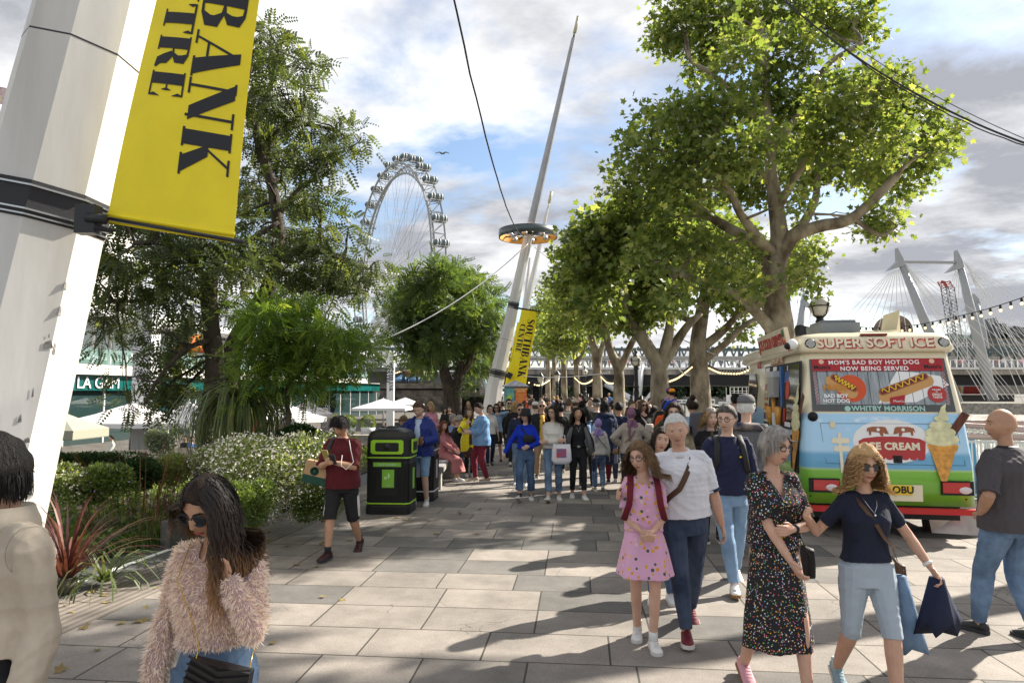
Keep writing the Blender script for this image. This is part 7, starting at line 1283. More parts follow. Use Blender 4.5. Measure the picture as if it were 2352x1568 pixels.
 for e in (-1, 1):
  an = legs[e][2]; Rf = Matrix.Rotation(legs[e][4], 3, 'Z') @ Matrix.Rotation(legs[e][3], 3, 'X')
  if sock: mb = MB(); mb.tube([an + V((0, 0, .06 if ankle is None else ankle)), an + V((0, 0, .03)), an + Rf @ V((0, 0, -.03))], [.042, .04, .042], 10); [mb.v.__setitem__(i, tuple(x * s for x in mb.v[i])) for i in range(len(mb.v))]; obj('sock', mb, sock, t)
  if shoe:
   mb = MB(); sec = lambda y, w_, z0, z1: [an + Rf @ V((w_ * cos(a), y, (z0 + z1) / 2 + (z1 - z0) / 2 * sin(a))) for a in [2 * pi * k / 12 for k in range(12)]]
   mb.rings([sec(.075, .012, -.07, -.03), sec(.062, .032, -.078, .0), sec(.03, .04, -.08, .004), sec(-.01, .041, -.08, .0), sec(-.06, .043, -.08, -.018), sec(-.11, .047, -.08, -.03), sec(-.15, .044, -.08, -.042), sec(-.18, .025, -.078, -.055)])
   sb_ = MB(); so_ = [(.0, .08), (.036, .066), (.04, .02), (.04, -.04), (.05, -.1), (.049, -.14), (.036, -.178), (.0, -.192)]; pl_ = so_ + [(-x, y) for x, y in so_[::-1] if x]; sb_.prism([(x * 1.03, y) for x, y in pl_], an + Rf @ V((0, 0, -.058)), Rf @ V((1, 0, 0)), Rf @ V((0, 1, 0)), -.027)
   if det > 1:
    for k in range(5): y = -.035 - .02 * k; mb.beam(an + Rf @ V((-.02, y, .012 - k * .009)), an + Rf @ V((.02, y - .006, .012 - k * .009)), .006)
   for q_ in (mb, sb_): q_.v[:] = [tuple(x * s for x in v_) for v_ in q_.v]
   so2 = obj('shoe', mb, shoe, t); obj('sole', sb_, sole or SOLE, so2)
 H = lambda x, y, z_: (hc + Rh @ (V((x, y, z_)) * hs_)) * s
 # --- face
 if det:
  if not (glasses and glasses[0] == 'sun'):
   for e in (-1, 1):
    eb_ = MB(); yc = hsurf(.031, .004) + .0075; eb_.ball(H(e * .031, yc, .004), .0132 * s, 12, 0); eb_.ball(H(e * .031, yc - .0075, .0035), .0074 * s, 10, 1)
    obj('eye', eb_, [M('eye_white', (.5, .46, .42), .25), M('eye_iris', (.03, .018, .012), .15)], t); lb = MB(); lb.tube([H(e * (.031 + x), hsurf(.031 + x, .01) - .001, .0105 + zz_) for x, zz_ in ((-.015, -.005), (-.007, .001), (.004, .002), (.015, -.004))], [.001 * s, .0022 * s, .0022 * s, .001 * s], 5); obj('eyelid', lb, M('lash_dark', (.05, .03, .02), .7) if fem else SK[skin], t)
  hm = HR[hair[1]] if hair else HR['g']
  for e in (-1, 1): lb = MB(); lb.tube([H(e * x, hsurf(x, z_) - .0015, z_) for x, z_ in ((.013, .0245), (.026, .0285), (.038, .029), (.048, .023))], [(.003 * s, .002 * s), (.0048 * s, .003 * s), (.004 * s, .003 * s), (.0016 * s, .001 * s)], 6); obj('eyebrow', lb, hm if hair and hair[1] not in 'y' else HR['l'], t)
  lc = M('lips_rose', (.34, .08, .07), .4) if fem else M('lips_plain', (.32, .14, .11), .5); lb = MB()
  for z_, th_ in ((-.0625, .0042), (-.0705, .0052)): lb.tube([H(x, hsurf(x, z_) + .0018, z_ + (-.0025 * abs(x) / .02 if z_ > -.066 else .004 * abs(x) / .02)) for x in (-.023, -.013, 0, .013, .023)], [(.001 * s), th_ * .8 * s, th_ * s, th_ * .8 * s, .001 * s], 6)
  lb.tube([H(x, hsurf(x, -.0665) - .0012, -.0667) for x in (-.024, -.01, .01, .024)], .0011 * s, 5, 1); obj('lips', lb, [lc, M('mouth_dark', (.06, .015, .012), .7)], t)
 if glasses:
  kind, gm_ = glasses; gb_ = MB(); lens = MB(); gx, gr = .032, (.029, .0225) if kind == 'sun' else (.024, .0185)
  for e in (-1, 1):
   yy = hsurf(.03, .0) - .016; gb_.tube([H(e * gx + gr[0] * cos(a), yy + .006 * abs(cos(a)) * (cos(a) * e > 0), .001 + gr[1] * sin(a)) for a in [2 * pi * k / 18 for k in range(19)]], .0033 * s if kind != 'sun' else .0036 * s, 5, caps=False)
   lens.add([H(e * gx + gr[0] * cos(a), yy + .001 + .006 * abs(cos(a)) * (cos(a) * e > 0), .001 + gr[1] * sin(a)) for a in [2 * pi * k / 18 for k in range(18)]], [tuple(range(18))]); gb_.tube([H(e * (gx + gr[0]), yy + .006, .004), H(e * .079, -.02, .006), H(e * .08, .02, .0)], .0016 * s, 5)
  gb_.tube([H(-.009, yy, .006), H(0, yy - .003, .008), H(.009, yy, .006)], .0017 * s, 5); go = obj('glasses' if kind != 'sun' else 'sunglasses', gb_, gm_, t); obj('lenses', lens, M('lens_black', (.008, .008, .01), .08, spec=.9) if kind == 'sun' else GLASS('lens_clear2', (.5, .5, .5), .03, .3), go)
 if hair:
  st_, hk, th_ = hair; r_ = random.Random(seed); o3 = V([r_.uniform(0, 50) for _ in range(3)])
  def off(d): m_ = hline(d, st_); return -.014 + (th_ + .014) * (m_ * m_ * (3 - 2 * m_)) + (m_ > .5) * th_ * .5 * noise.noise(d * 3.5 + o3)
  mb = MB(); mb.rings([[(hc + Rh @ (p * hs_)) * s for p in q_] for q_ in headpts(40 if det > 1 else 18, 30 if det > 1 else 12, off)]); obj('hair', mb, HR[hk], t)
  if long or det > 1:
   lg = dict(length=.022 if st_ in ('std', 'rec') else .045, n=1800 if det > 1 else 100, wd=.004, drop=.5, spread=.3, S_=4, curl=.003, stiff=.85) if not long else dict(long); nst = lg.pop('n', 700 if det > 1 else 260); R3 = Rh; zN = -.17; mt = lg.pop('mat', None); Sn = lg.get('S_', 13)
   if not long and st_ == 'rec': nst = 700
   v = strands(nst, lg.pop('length'), hc * s, R3, s * hs_, st_, seed=seed, wd=lg.pop('wd', .0055 if det > 1 else .014), zN=zN, torso=((.17 if fem else .2) * gw + ease, .128 * gw + ease), **{k: v_ for k, v_ in lg.items() if k != 'drop'}); link('hair_strands', npmesh('hair_strands', v, 4, mt or HR[hk], np.tile(np.linspace(0, 1, Sn), len(v) // 4 // Sn)), t)
 ctx = dict(t=t, s=s, P0=P0, Nk=Nk, Rl=Rl, Rh=Rh, hc=hc, arms=arms, legs=legs, part=part, H=H, S=S_, gw=gw, body=body, pos=pos, rz=rz, det=det)
 if extra:
  for f in (extra if isinstance(extra, (list, tuple)) else [extra]): f(ctx)
 return ctx
def loc(mb, c): mb.v[:] = [tuple(x * c['s'] for x in v_) for v_ in mb.v]; return mb
def held(name, mb, mat, c, label, cat):
 """a thing carried by a person: top-level, placed in world space"""
 T = Matrix.Translation(c['pos']) @ Matrix.Rotation(c['rz'], 4, 'Z'); mb.v[:] = [tuple(T @ (V(v_) * c['s'])) for v_ in mb.v]; return tag(obj(name, mb, mat), label, cat)
def strapx(c, e, mat, w_=.02, zlow=.02, r=(.17, .125), off=.024, name='bag_strap', x1=None):
 """diagonal strap: shoulder on side e to the opposite hip, following the torso; returns front point"""
 mb = MB(); P0, Rl, g = c['P0'], c['Rl'], c['gw']; ps = []
 for k in range(25):
  a = 2 * pi * k / 24; z_ = .25 + zlow * .5 + (.25 - zlow * .5) * cos(a); x = e * (.1 * cos(a) + (.0) ) - e * (.16 if cos(a) < -.2 else .1) * (1 - cos(a)) * .5 * 1.0; rx, ry_ = (r[0] + off) * g, (r[1] + off) * g
  rx = rx * (1 - max(0, (z_ - .42)) * 5.); y = sin(a) * ry_ * -1 * sqrt(max(.05, 1 - (x / max(rx, .08)) ** 2)) * (1 if z_ < .42 else (1 - (z_ - .42) * 3)); ps.append(P0 + Rl @ V((x, y, z_)))
 vs = []; fs = []
 for i, p in enumerate(ps):
  d = (ps[(i + 1) % 24] - ps[i - 1 if i else 23]).normalized(); o = V((p.x - P0.x, p.y - P0.y, 0)).normalized(); sd_ = d.cross(o).normalized() * w_; vs += [p + sd_, p - sd_, p + sd_ + o * .004, p - sd_ + o * .004]
 for i in range(24): k = i * 4; j = k + 4; fs += [(k + 2, k + 3, j + 3, j + 2), (k, j, j + 1, k + 1), (k, k + 2, j + 2, j), (k + 1, j + 1, j + 3, k + 3)]
 mb.add(vs, fs); return mb, ps
def bagbox(mb, c, w_, d, h, R=None, r=.25):
 R = R or Matrix.Identity(3); rs = []
 for z_, k in ((-1, .85), (-.9, .97), (0, 1.04), (.85, .95), (1, .8)): rs.append([V(c) + R @ V((w_ / 2 * k * math.copysign(abs(cos(a)) ** .45, cos(a)), d / 2 * k * math.copysign(abs(sin(a)) ** .45, sin(a)), z_ * h / 2)) for a in [2 * pi * q / 20 for q in range(20)]])
 mb.rings(rs); return mb
def hat(kind, mat, brim=None):
 def f(c):
  mb = MB(); H = c['H']
  k_ = lambda r, y0, z_, e=1.: [H(r * .081 / .081 * cos(a), y0 + r * 1.26 * sin(a) * e, z_) for a in [2 * pi * q / 24 for q in range(24)]]
  if kind == 'bucket': mb.rings([k_(.13, 0, .0), k_(.09, .005, .045), k_(.088, .005, .06), k_(.08, .005, .125), k_(.05, .005, .14)])
  else:
   mb.rings([k_(.088, .005, .05), k_(.09, .005, .07), k_(.082, .005, .105), k_(.055, .005, .135), k_(.01, .005, .143)]); mb.prism([(-.07, 0), (-.06, -.06), (-.03, -.085), (.03, -.085), (.06, -.06), (.07, 0)], (0, 0, 0), (1, 0, 0), (0, 1, -.15), .006); n_ = 12
   for i in range(len(mb.v) - 12, len(mb.v)): p = mb.v[i]; mb.v[i] = tuple(H(p[0], p[1] - .095, p[2] + .055))
  obj('hat', mb, mat, c['t'])
 return f
def hijab(mat, tail=.3, front=False):
 def f(c):
  H = c['H']; Nk, Rl = c['Nk'], c['Rl']; mb = MB();
  def off(d): m_ = max(0, min(1, (.75 + d.y + max(0, d.z - .45) * 3) / .3)); return -.02 + .036 * m_
  mb.rings([[(c['hc'] + c['Rh'] @ p) for p in q] for q in headpts(24, 18, off)])
  mb.rings([[Nk + Rl @ V((rx * cos(a), y0 + ry * sin(a), z_)) for a in [2 * pi * k / 20 for k in range(20)]] for rx, ry, y0, z_ in ((.17, .125, .01, -.13), (.16, .12, .01, -.09), (.11, .1, .005, -.02), (.085, .09, .0, .04))])
  mb.tube([Nk + Rl @ V((.02, .13, .05)), Nk + Rl @ V((.06, .15, -.05)), Nk + Rl @ V((.08, .15, -.2)), Nk + Rl @ V((.07, .155, -.12 - tail))], [(.05, .03), (.07, .03), (.06, .02), (.075, .012)], 12); o = c['part']('headscarf', mb, mat, 2, .006, 30, vx=.009)
 return f
def backpack(mat, label, w_=.3, h=.42, mat2=None):
 def f(c):
  P0, Rl = c['P0'], c['Rl']; mb = MB(); bagbox(mb, P0 + Rl @ V((0, .215, .27)), w_, .16, h, Rl); bagbox(mb, P0 + Rl @ V((0, .305, .19)), w_ * .75, .06, h * .5, Rl)
  for e in (-1, 1): mb.tube([P0 + Rl @ V((e * .1, .16, .42)), P0 + Rl @ V((e * .11, .05, .535)), P0 + Rl @ V((e * .115, -.09, .47)), P0 + Rl @ V((e * .125, -.15, .33)), P0 + Rl @ V((e * .15, -.08, .17)), P0 + Rl @ V((e * .12, .14, .1))], [(.028, .008)] * 6, 8)
  held('backpack', mb, mat, c, label, 'backpack')
 return f
def cross(mat, label, e=1, at=.02, size=(.2, .08, .15), w_=.014, off=.024, front=False, back=False, bmat=None, side=0, by=0.):
 def f(c):
  mb, ps = strapx(c, e, mat, w_, at, off=off); P0, Rl, g = c['P0'], c['Rl'], c['gw']
  q = ps[6] if front else ps[18] if back else ps[12]; q = V(q); dirn = V((q.x, q.y, 0)).normalized(); mb2 = MB(); bagbox(mb2, q + dirn * (size[1] * .5 + .01) + V((0, by, -size[2] * .3)), *size, Matrix.Rotation(atan2(dirn.x, -dirn.y) if not side else 0, 3, 'Z'))
  t = thing('crossbody_bag', label, 'bag', c['pos']); T = Matrix.Translation(c['pos']) @ Matrix.Rotation(c['rz'], 4, 'Z')
  for nme, m_, ma in (('strap', mb, mat), ('pouch', mb2, bmat or mat)): m_.v[:] = [tuple(T @ (V(v_) * c['s'])) for v_ in m_.v]; obj(nme, m_, ma, t)
 return f
def phone(e, label='black phone held in the hand of the young man in maroon', off=(0, -.02, .07), mat=None):
 def f(c): w_ = c['arms'][e][2]; b_ = c['arms'][e][1]; d = (w_ - b_).normalized(); mb = MB(); mb.box(w_ + d * .1 + V(off), (.075, .012, .15), Matrix.Rotation(.6, 3, 'X')); held('phone', mb, mat or DARK, c, label, 'phone')
 return f
def openfront(mat, w_=.07, z0=-.1, z1=.5, ex=.052):
 """a strip of the shirt showing between the sides of an open jacket"""
 def f(c):
  P0, Rl, g = c['P0'], c['Rl'], c['gw']; mb = MB(); rs = []
  for k in range(9): z_ = z0 + (z1 - z0) * k / 8; y = -(np.interp(z_, [-.1, 0, .1, .2, .33, .43, .5], [.14, .142, .132, .13, .14, .118, .08]) + ex * (1 if z_ < .4 else .6)) * g; ww = w_ * (1 - .3 * k / 8); rs.append([P0 + Rl @ V((x, y_, z_)) for x, y_ in ((-ww, y + .03), (-ww * .5, y + .004), (0, y), (ww * .5, y + .004), (ww, y + .03), (0, y + .05))])
  mb.rings(rs); loc(mb, c); obj('inner_shirt', mb, mat, c['t'])
 return f
# ---------------------------------------------------------------- people: the near figures
def at(px, Z): return (P(px, 900, Z).x, Z)
CC = {'k': (.012, .012, .014), 'n': (.012, .018, .05), 'w': (.62, .6, .57), 'g': (.12, .12, .125), 'e': (.5, .43, .34), 'm': (.14, .008, .02), 'r': (.45, .03, .03), 'b': (.05, .12, .32), 'l': (.3, .42, .6), 'o': (.06, .06, .03), 'y': (.75, .55, .01), 'p': (.5, .22, .26), 'v': (.28, .2, .42), 't': (.34, .24, .13), 'q': (.6, .36, .06), 's': (.42, .42, .44), 'u': (.01, .06, .45), 'c': (.18, .1, .05), 'z': (.7, .1, .02), 'h': (.03, .035, .02)}
def cl(k): return {'j': denim('mid', (.045, .085, .16)), 'J': denim('light', (.17, .27, .40), .35), 'D': denim('dark', (.018, .032, .065), .7), 'X': denim('washed', (.075, .125, .2), .9)}.get(k) or cloth(k, CC[k])
def tote(mat, dx, z_, label, print_=None, size=(.36, .05, .36), y=-.2):
 def f(c):
  mb = MB(); rs = []
  for q, k in ((-1, .8), (-.6, 1.05), (.2, 1.), (1, .9)): rs.append([V((dx + size[0] / 2 * k * math.copysign(abs(cos(a)) ** .4, cos(a)), y + size[1] * (1.3 - .5 * q) / 2 * sin(a), z_ + q * size[2] / 2)) for a in [2 * pi * j / 20 for j in range(20)]])
  mb.rings(rs); T = Matrix.Translation(c['pos']) @ Matrix.Rotation(c['rz'], 4, 'Z'); t = thing('tote_bag', label, 'bag', c['pos']); hb_ = MB(); hb_.tube([(dx - .08, y - .02, z_ + size[2] / 2 - .01), (dx - .06, y + .02, z_ + size[2] / 2 + .16), (dx + .06, y + .02, z_ + size[2] / 2 + .16), (dx + .08, y - .02, z_ + size[2] / 2 - .01)], .008, 6)
  L_ = [('bag', mb, mat), ('handle', hb_, mat)]
  if print_:
   pm = MB(); pm.prism(rect(size[0] * .5, size[2] * .45), (dx, y - size[1] * .85, z_ + .02), (1, 0, 0), (0, 0, 1), .004); L_.append(('print', pm, print_))
  for nme, m_, ma in L_: m_.v[:] = [tuple(T @ (V(v_) * c['s'])) for v_ in m_.v]; obj(nme, m_, ma, t)
 return f
# 1 woman in the fluffy pink sweater
FUR = LEAF('pink_yarn', (.6, .46, .44), (.86, .72, .7), (.95, .87, .85), .15, .8)
def fluff(c):
 me = next(o for o in c['t'].children if o.name.startswith('top')).data; n = len(me.polygons); a = np.empty(n * 3, np.float32); me.polygons.foreach_get('center', a); b_ = np.empty(n * 3, np.float32); me.polygons.foreach_get('normal', b_); a = a.reshape(-1, 3); b_ = b_.reshape(-1, 3); k = rng.integers(0, n, 24000); o = a[k] - b_[k] * .004; g = b_[k] + rnd(24000) * .5 + [0, 0, -.75]
 T_ = [(-.09, 0, 0), (.09, 0, 0), (.13, .4, .12), (.05, 1, .2)]; link('yarn_tufts', scatter([(-.06, 0, 0), (.06, 0, 0), (.08, .55, .1), (-.03, 1, .16)], 4, o, g, rnd(24000), rng.uniform(.014, .034, 24000), rng.random(24000), 'yarn_tufts', FUR), c['t'])
 mb, ps = strapx(c, -1, MATS['hair_black'], .004, .0, off=.05); t = thing('handbag', 'black quilted handbag on a thin chain, carried by the woman in the fluffy sweater', 'bag', c['pos']); T = Matrix.Translation(c['pos']) @ Matrix.Rotation(c['rz'], 4, 'Z')
 b2 = MB(); R_ = Matrix.Rotation(.22, 3, 'Y'); q = V((.09, -.2, .93)); b2.hexa([q + R_ @ V(p) for p in ((-.13, -.03, -.09), (.13, -.03, -.09), (.13, .04, -.09), (-.13, .04, -.09), (-.12, -.025, .09), (.12, -.025, .09), (.12, .03, .09), (-.12, .03, .09))])
 b3 = MB()
 for i in range(7):
  for s_ in (-1, 1): b3.beam(q + R_ @ V((0, -.036, .075 - i * .028)), q + R_ @ V((s_ * .125, -.036, .11 - i * .028)), .006)
 b4 = MB(); b4.tube([q + R_ @ V(p) for p in ((-.02, -.045, .03), (0, -.045, .0), (0, -.045, -.04))], .004, 6); b4.tube([q + R_ @ V(p) for p in ((.02, -.045, .04), (0, -.045, .0), (-.02, -.045, -.03), (.01, -.045, -.05))], .004, 6)
 ch = MB(); pts = [c['Nk'] + V((-.1, -.02, -.02)), c['Nk'] + V((-.09, -.15, -.14)), V((-.04, -.165, 1.2)), V((.0, -.165, 1.08)), q + R_ @ V((-.1, -.02, .08))]; ch.tube(pts, .0025, 6); ch2 = MB(); ch2.tube([q + R_ @ V((.11, 0, .08)), V((.19, -.1, 1.02)), V((.2, .05, 1.08))], .003, 6)
 for nme, m_, ma in (('body', b2, M('quilted_leather', (.012, .012, .014), .35)), ('quilting', b3, M('quilted_leather')), ('monogram', b4, M('gold', (.6, .4, .1), .25, 1.)), ('chain', ch, M('gold')), ('chain', ch2, M('gold'))): m_.v[:] = [tuple(T @ (V(v_) * c['s'])) for v_ in m_.v]; obj(nme, m_, ma, t)
person('young woman in a fluffy pink sweater and sunglasses looking down, hand in her dark hair', at(515, 2.85), 1.67, 0., 'f', 3, 'm', fa=(-.1, .0, 0), fb=(.1, -.2, 0), ha=(-.25, -.05, .84), hb=(.1, -.16, 1.34), eb=(.7, .1, -1.2), head=(-.3, .42, .05), lean=.06, top=cloth('pink_base', (.5, .36, .36)), hem=.125, ease=.016, low=cl('X'), hair=('fem', 'n', .012), long=dict(length=.50, n=1700, curl=.008, cf=14, wd=.0045, spread=.0, part=-.03, stiff=.45, lf=.35, fx=.084, back=.2, mat=LEAF('ombre_hair', (.012, .008, .007), (.03, .016, .01), (.3, .15, .06), .05, .5)), glasses=('sun', DARK), shoe=SHO['w'], extra=fluff, cut=lambda p: p.z > 1.40 and p.y < -.02 and abs(p.x) < .05, curl=.9)
# 2 man in beige jacket at the left edge
def jacket(c):
 P0 = c['P0']; mb = MB();
 for e in (-1, 1): mb = MB(); mb.box(P0 + V((e * .1, -.165, .27)), (.12, .012, .11)); mb.box(P0 + V((e * .1, -.172, .335)), (.125, .012, .035)); loc(mb, c); obj('chest_pocket', mb, cl('e'), c['t'])
 mb = MB(); mb.lathe([(.125, .47), (.118, .52), (.095, .575), (.08, .56)], P0, 18); loc(mb, c); obj('collar', mb, cl('e'), c['t'])
 for e in (-1, 1):
  a, b_, w_ = c['arms'][e]; d = (w_ - b_).normalized(); mb = MB(); mb.tube([w_ - d * .075, w_ - d * .005], .052, 16); loc(mb, c); obj('cuff', mb, cl('e'), c['t']); mb = MB(); mb.rings([[a + V((e * .03 + e * (.004 * k), .088 * cos(t_), -.0 + .092 * sin(t_))) for t_ in [2 * pi * q / 24 for q in range(24)]] for k in (0, 1)], caps=False); loc(mb, c); obj('sleeve_seam', mb, M('seam_brown', (.2, .16, .11), .9), c['t'])
 mb = MB(); mb.box(P0 + V((0, -.158, .15)), (.035, .02, .62)); loc(mb, c); obj('placket', mb, cl('e'), c['t'])
 mb = MB(); [mb.ball(P0 + V((x, -.182, .33)), .007, 8) for x in (-.1, .1)]; [mb.ball(P0 + V((0, -.165, z_)), .007, 8) for z_ in (.05, .15, .25, .35)]; loc(mb, c); obj('buttons', mb, WHITE, c['t'])
person('man in a beige trucker jacket cut off by the left edge, dark slicked hair', at(22, 2.65), 1.82, -.5, 'm', 2, 't', fb=(.1, -.25, 0), hb=(.235, -.03, .84), eb=(.2, 1, .0), amp=.9, head=(-.75, .1, 0), top=cl('e'), hem=.075, ease=.026, low=cl('k'), hair=('fem', 'k', .016), long=dict(length=.12, n=900, back=.9, wd=.006), shoe=SHO['k'], extra=[jacket, phone(1, 'phone held low by the man in the beige jacket', mat=M('phone_blue', (.3, .4, .5), .3))], curl=1.1)
def straps(c, mat=BLACK, lab='black backpack worn by the man in the navy sweater', dz=0):
 P0 = c['P0']; mb = MB()
 for e in (-1, 1): mb.tube([P0 + V((e * .11, .12, .5)), P0 + V((e * .11, 0, .535)), P0 + V((e * .12, -.12, .45)), P0 + V((e * .135, -.165, .3)), P0 + V((e * .18, -.08, .15))], [(.028, .008)] * 5, 8)
 bagbox(mb, P0 + V((0, .22, .28)), .3 - dz, .15, .42 - dz); held('backpack', mb, mat, c, lab, 'backpack')
# 3 girl in lemon dress, 4 white haired man, 5 teenager behind
LEM = spots('lemon_print', (.66, .36, .52), [(.66, .36, .02), (.72, .44, .05), (.05, .1, .07), (.7, .5, .5), (.65, .3, .03), (.06, .1, .09)], 21, .3)
person('girl in a pink lemon print dress and glasses beside the white haired man', at(1474, 5.6), 1.58, -.1, 'k', 2, 'p', fa=(-.055, .16, 0), fb=(.06, -.12, 0), ha=(-.03, -.2, 1.0), hb=(.05, -.21, 1.0), head=(-.55, .12, -.12), top=LEM, slv=.36, hem=.05, ease=.022, neck=.47, skirt=(LEM, .12, .60, .27, 5), hair=('fem', 'l', .014), long=dict(length=.27, n=900, curl=.014, cf=18, wd=.006, spread=.12, part=.02), glasses=('g', DARK), shoe=SHO['w'], sock=M('sock_white', (.7, .7, .68), .9), curl=.9,
 extra=lambda c: straps(c, cl('m'), 'dark red backpack worn by the girl in the lemon dress', .14))
def polo(col, trim, butt=True):
 def f(c):
  mb = MB(); P0, Rl = c['P0'], c['Rl']; mb.rings([[P0 + Rl @ V((rx * cos(a), ry_ * sin(a) + .004, z_ - .02 * (sin(a) < -.5))) for a in [2 * pi * k / 20 for k in range(20)]] for rx, ry_, z_ in ((.106, .095, .5), (.098, .088, .525), (.078, .074, .548), (.068, .064, .545))]); loc(mb, c); obj('collar', mb, col, c['t'])
  for e in (-1, 1):
   a, b_, w_ = c['arms'][e]; p = a.lerp(b_, .86); mb = MB(); d = (b_ - a).normalized(); mb.tube([p - d * .012, p + d * .012], .066, 14); loc(mb, c); obj('sleeve_band', mb, trim, c['t'])
 return f
def beltbuckle(mat):
 def f(c): mb = MB(); mb.rings([[c['P0'] + V((.176 * c['gw'] * cos(a), .134 * c['gw'] * sin(a), z_)) for a in [2 * pi * k / 28 for k in range(28)]] for z_ in (.065, .1)]); loc(mb, c); o = obj('belt', mb, mat, c['t']); mb = MB(); mb.box(c['P0'] + V((0, -.14, .08)), (.05, .01, .04)); loc(mb, c); obj('buckle', mb, STEEL, o)
 return f
person('white haired older man in a white polo shirt with his arm around the girl', at(1566, 5.85), 1.80, -.05, 'm', 3, 't', fa=(-.05, -.28, 0), fb=(.1, .3, .02, .5), ha=(-.53, -.2, 1.14), ea=(-.2, 1, -.6), hb=(.31, -.04, .80), tilt=-.07, lean=.05, head=(-.22, .1, -.14), top=cloth('polo_white', (.72, .72, .76), .08), slv=.46, hem=.0, ease=.024, low=cl('D'), hair=('std', 'w', .007), shoe=SHO['r'], sole=SOLE, fat=1.07, extra=[polo(MATS['cloth_polo_white'], cl('n')), cross(M('brown_leather', (.08, .035, .015), .5), 'brown leather bag strap across the chest of the white haired man', 1, -.0, (.2, .07, .16), .022, .04), beltbuckle(cl('c'))], curl=.6)
person('teenage girl half hidden behind the girl and the white haired man', at(1512, 6.7), 1.64, -.1, 'f', 2, 'p', top=cl('w'), low=cl('j'), hair=('fem', 'n', .012), long=dict(length=.22, n=500), shoe=SHO['w'], head=(.1, .0, .15))
# 6 navy sweater man
person('man in a navy sweater and light jeans with glasses and a black backpack', at(1668, 7.15), 1.84, -.1, 'm', 2, 'f', fa=(-.02, -.28, 0), fb=(.12, .3, .03, .5), ha=(-.27, .02, .82), hb=(.27, -.1, .82), head=(-.5, .08, 0), top=cloth('navy_knit', (.012, .016, .05)), hem=-.03, ease=.022, low=cl('J'), hair=('std', 's', .02), glasses=('g', DARK), shoe=SHO['w'], sole=SOLG, extra=[straps, lambda c: (lambda mb: (mb.ball(V((.09, -.155, 1.27)), (.012, .006, .01), 8), loc(mb, c), obj('chest_emblem', mb, cl('y'), c['t'])))(MB())])
# 7 woman in confetti dress, 8 woman in navy tee
CONF = spots('confetti_print', (.008, .008, .01), [(.8, .8, .75), (.6, .08, .1), (.75, .5, .03), (.1, .35, .15), (.7, .7, .72), (.6, .2, .4), (.75, .3, .05), (.2, .35, .6)], 68, .3)
def buttons(c): mb = MB(); [mb.ball(c['P0'] + V((0, -.15 - .03 * (z_ < -.1), z_)), .008, 8) for z_ in (.1, .0, -.12, -.25, -.4)]; loc(mb, c); obj('buttons', mb, BLACK, c['t'])
def watch(e, face=M('gold', (.6, .4, .1), .25, 1.), strap=BLACK, nm='wristwatch'):
 def f(c): a, b_, w_ = c['arms'][e]; d = (w_ - b_).normalized(); mb = MB(); mb.tube([w_ - d * .045, w_ - d * .025], .034, 14); mb.v[:] = [tuple(V(v_) * c['s']) for v_ in mb.v]; o = obj(nme_(nm), mb, strap, c['t'])
 return f
def nme_(x): return x
person('woman in a long black dress with multicoloured confetti dots and short grey bob', at(1768, 4.75), 1.74, .12, 'f', 3, 'p', fa=(-.13, .22, .02, .4), fb=(.09, -.22, 0), ha=(-.02, -.3, .87), ea=(-.7, .5, -.6), hb=(-.0, -.24, 1.11), eb=(.9, .2, -.8), head=(.36, .08, .05), top=CONF, slv=.44, hem=.04, ease=.03, skirt=(CONF, .14, .31, .25, 6), hair=('fem', 'g', .018), long=dict(length=.13, n=1500, wd=.004, part=.015, spread=.0, stiff=.4, fx=.08), glasses=('g', DARK), shoe=SHO['p'], sole=SOLG, sock=None, cut=lambda p: p.y < -.03 and p.z > 1.31 and abs(p.x) < (p.z - 1.31) * .48 + .004, extra=[cross(BLACK, 'black webbing strap and small bag on the woman in the confetti dress', -1, -.06, (.13, .06, .2), .018, .035, by=.1), buttons, watch(1)], curl=.5)
def cardi(mat, dm, label1, label2):
 def f(c):
  w_ = c['arms'][1][2]; mb = MB(); k = 16
  mb.rings([[w_ + V((.03 + (.04 + .11 * q) * cos(a) * (1 + .25 * sin(3 * a)), -.02 + .06 * sin(a), -.06 - .34 * q + .05 * sin(4 * a) * q)) for a in [2 * pi * j / k for j in range(k)]] for q in (0, .3, .65, 1)]); held('scarf', mb, mat, c, label1, 'scarf')
  mb = MB(); q0 = V((.2, -.03, .86)); mb.rings([[q0 + V((.02 + .07 * q + (.04 + .07 * q) * cos(a), (.05 + .02 * q) * sin(a), -.5 * q + .04 * sin(3 * a) * q)) for a in [2 * pi * j / k for j in range(k)]] for q in (0, .3, .7, 1)]); held('denim_jacket', mb, dm, c, label2, 'jacket')
 return f
def pend(c): mb = MB(); mb.tube([c['P0'] + c['Rl'] @ V(p) for p in ((-.055, -.06, .5), (-.03, -.12, .43), (0, -.14, .38), (.03, -.12, .43), (.055, -.06, .5))], .0016, 5); mb.ball(c['P0'] + V((0, -.147, .37)), .009, 8); loc(mb, c); obj('necklace', mb, M('silver', (.8, .8, .82), .2, 1.), c['t'])
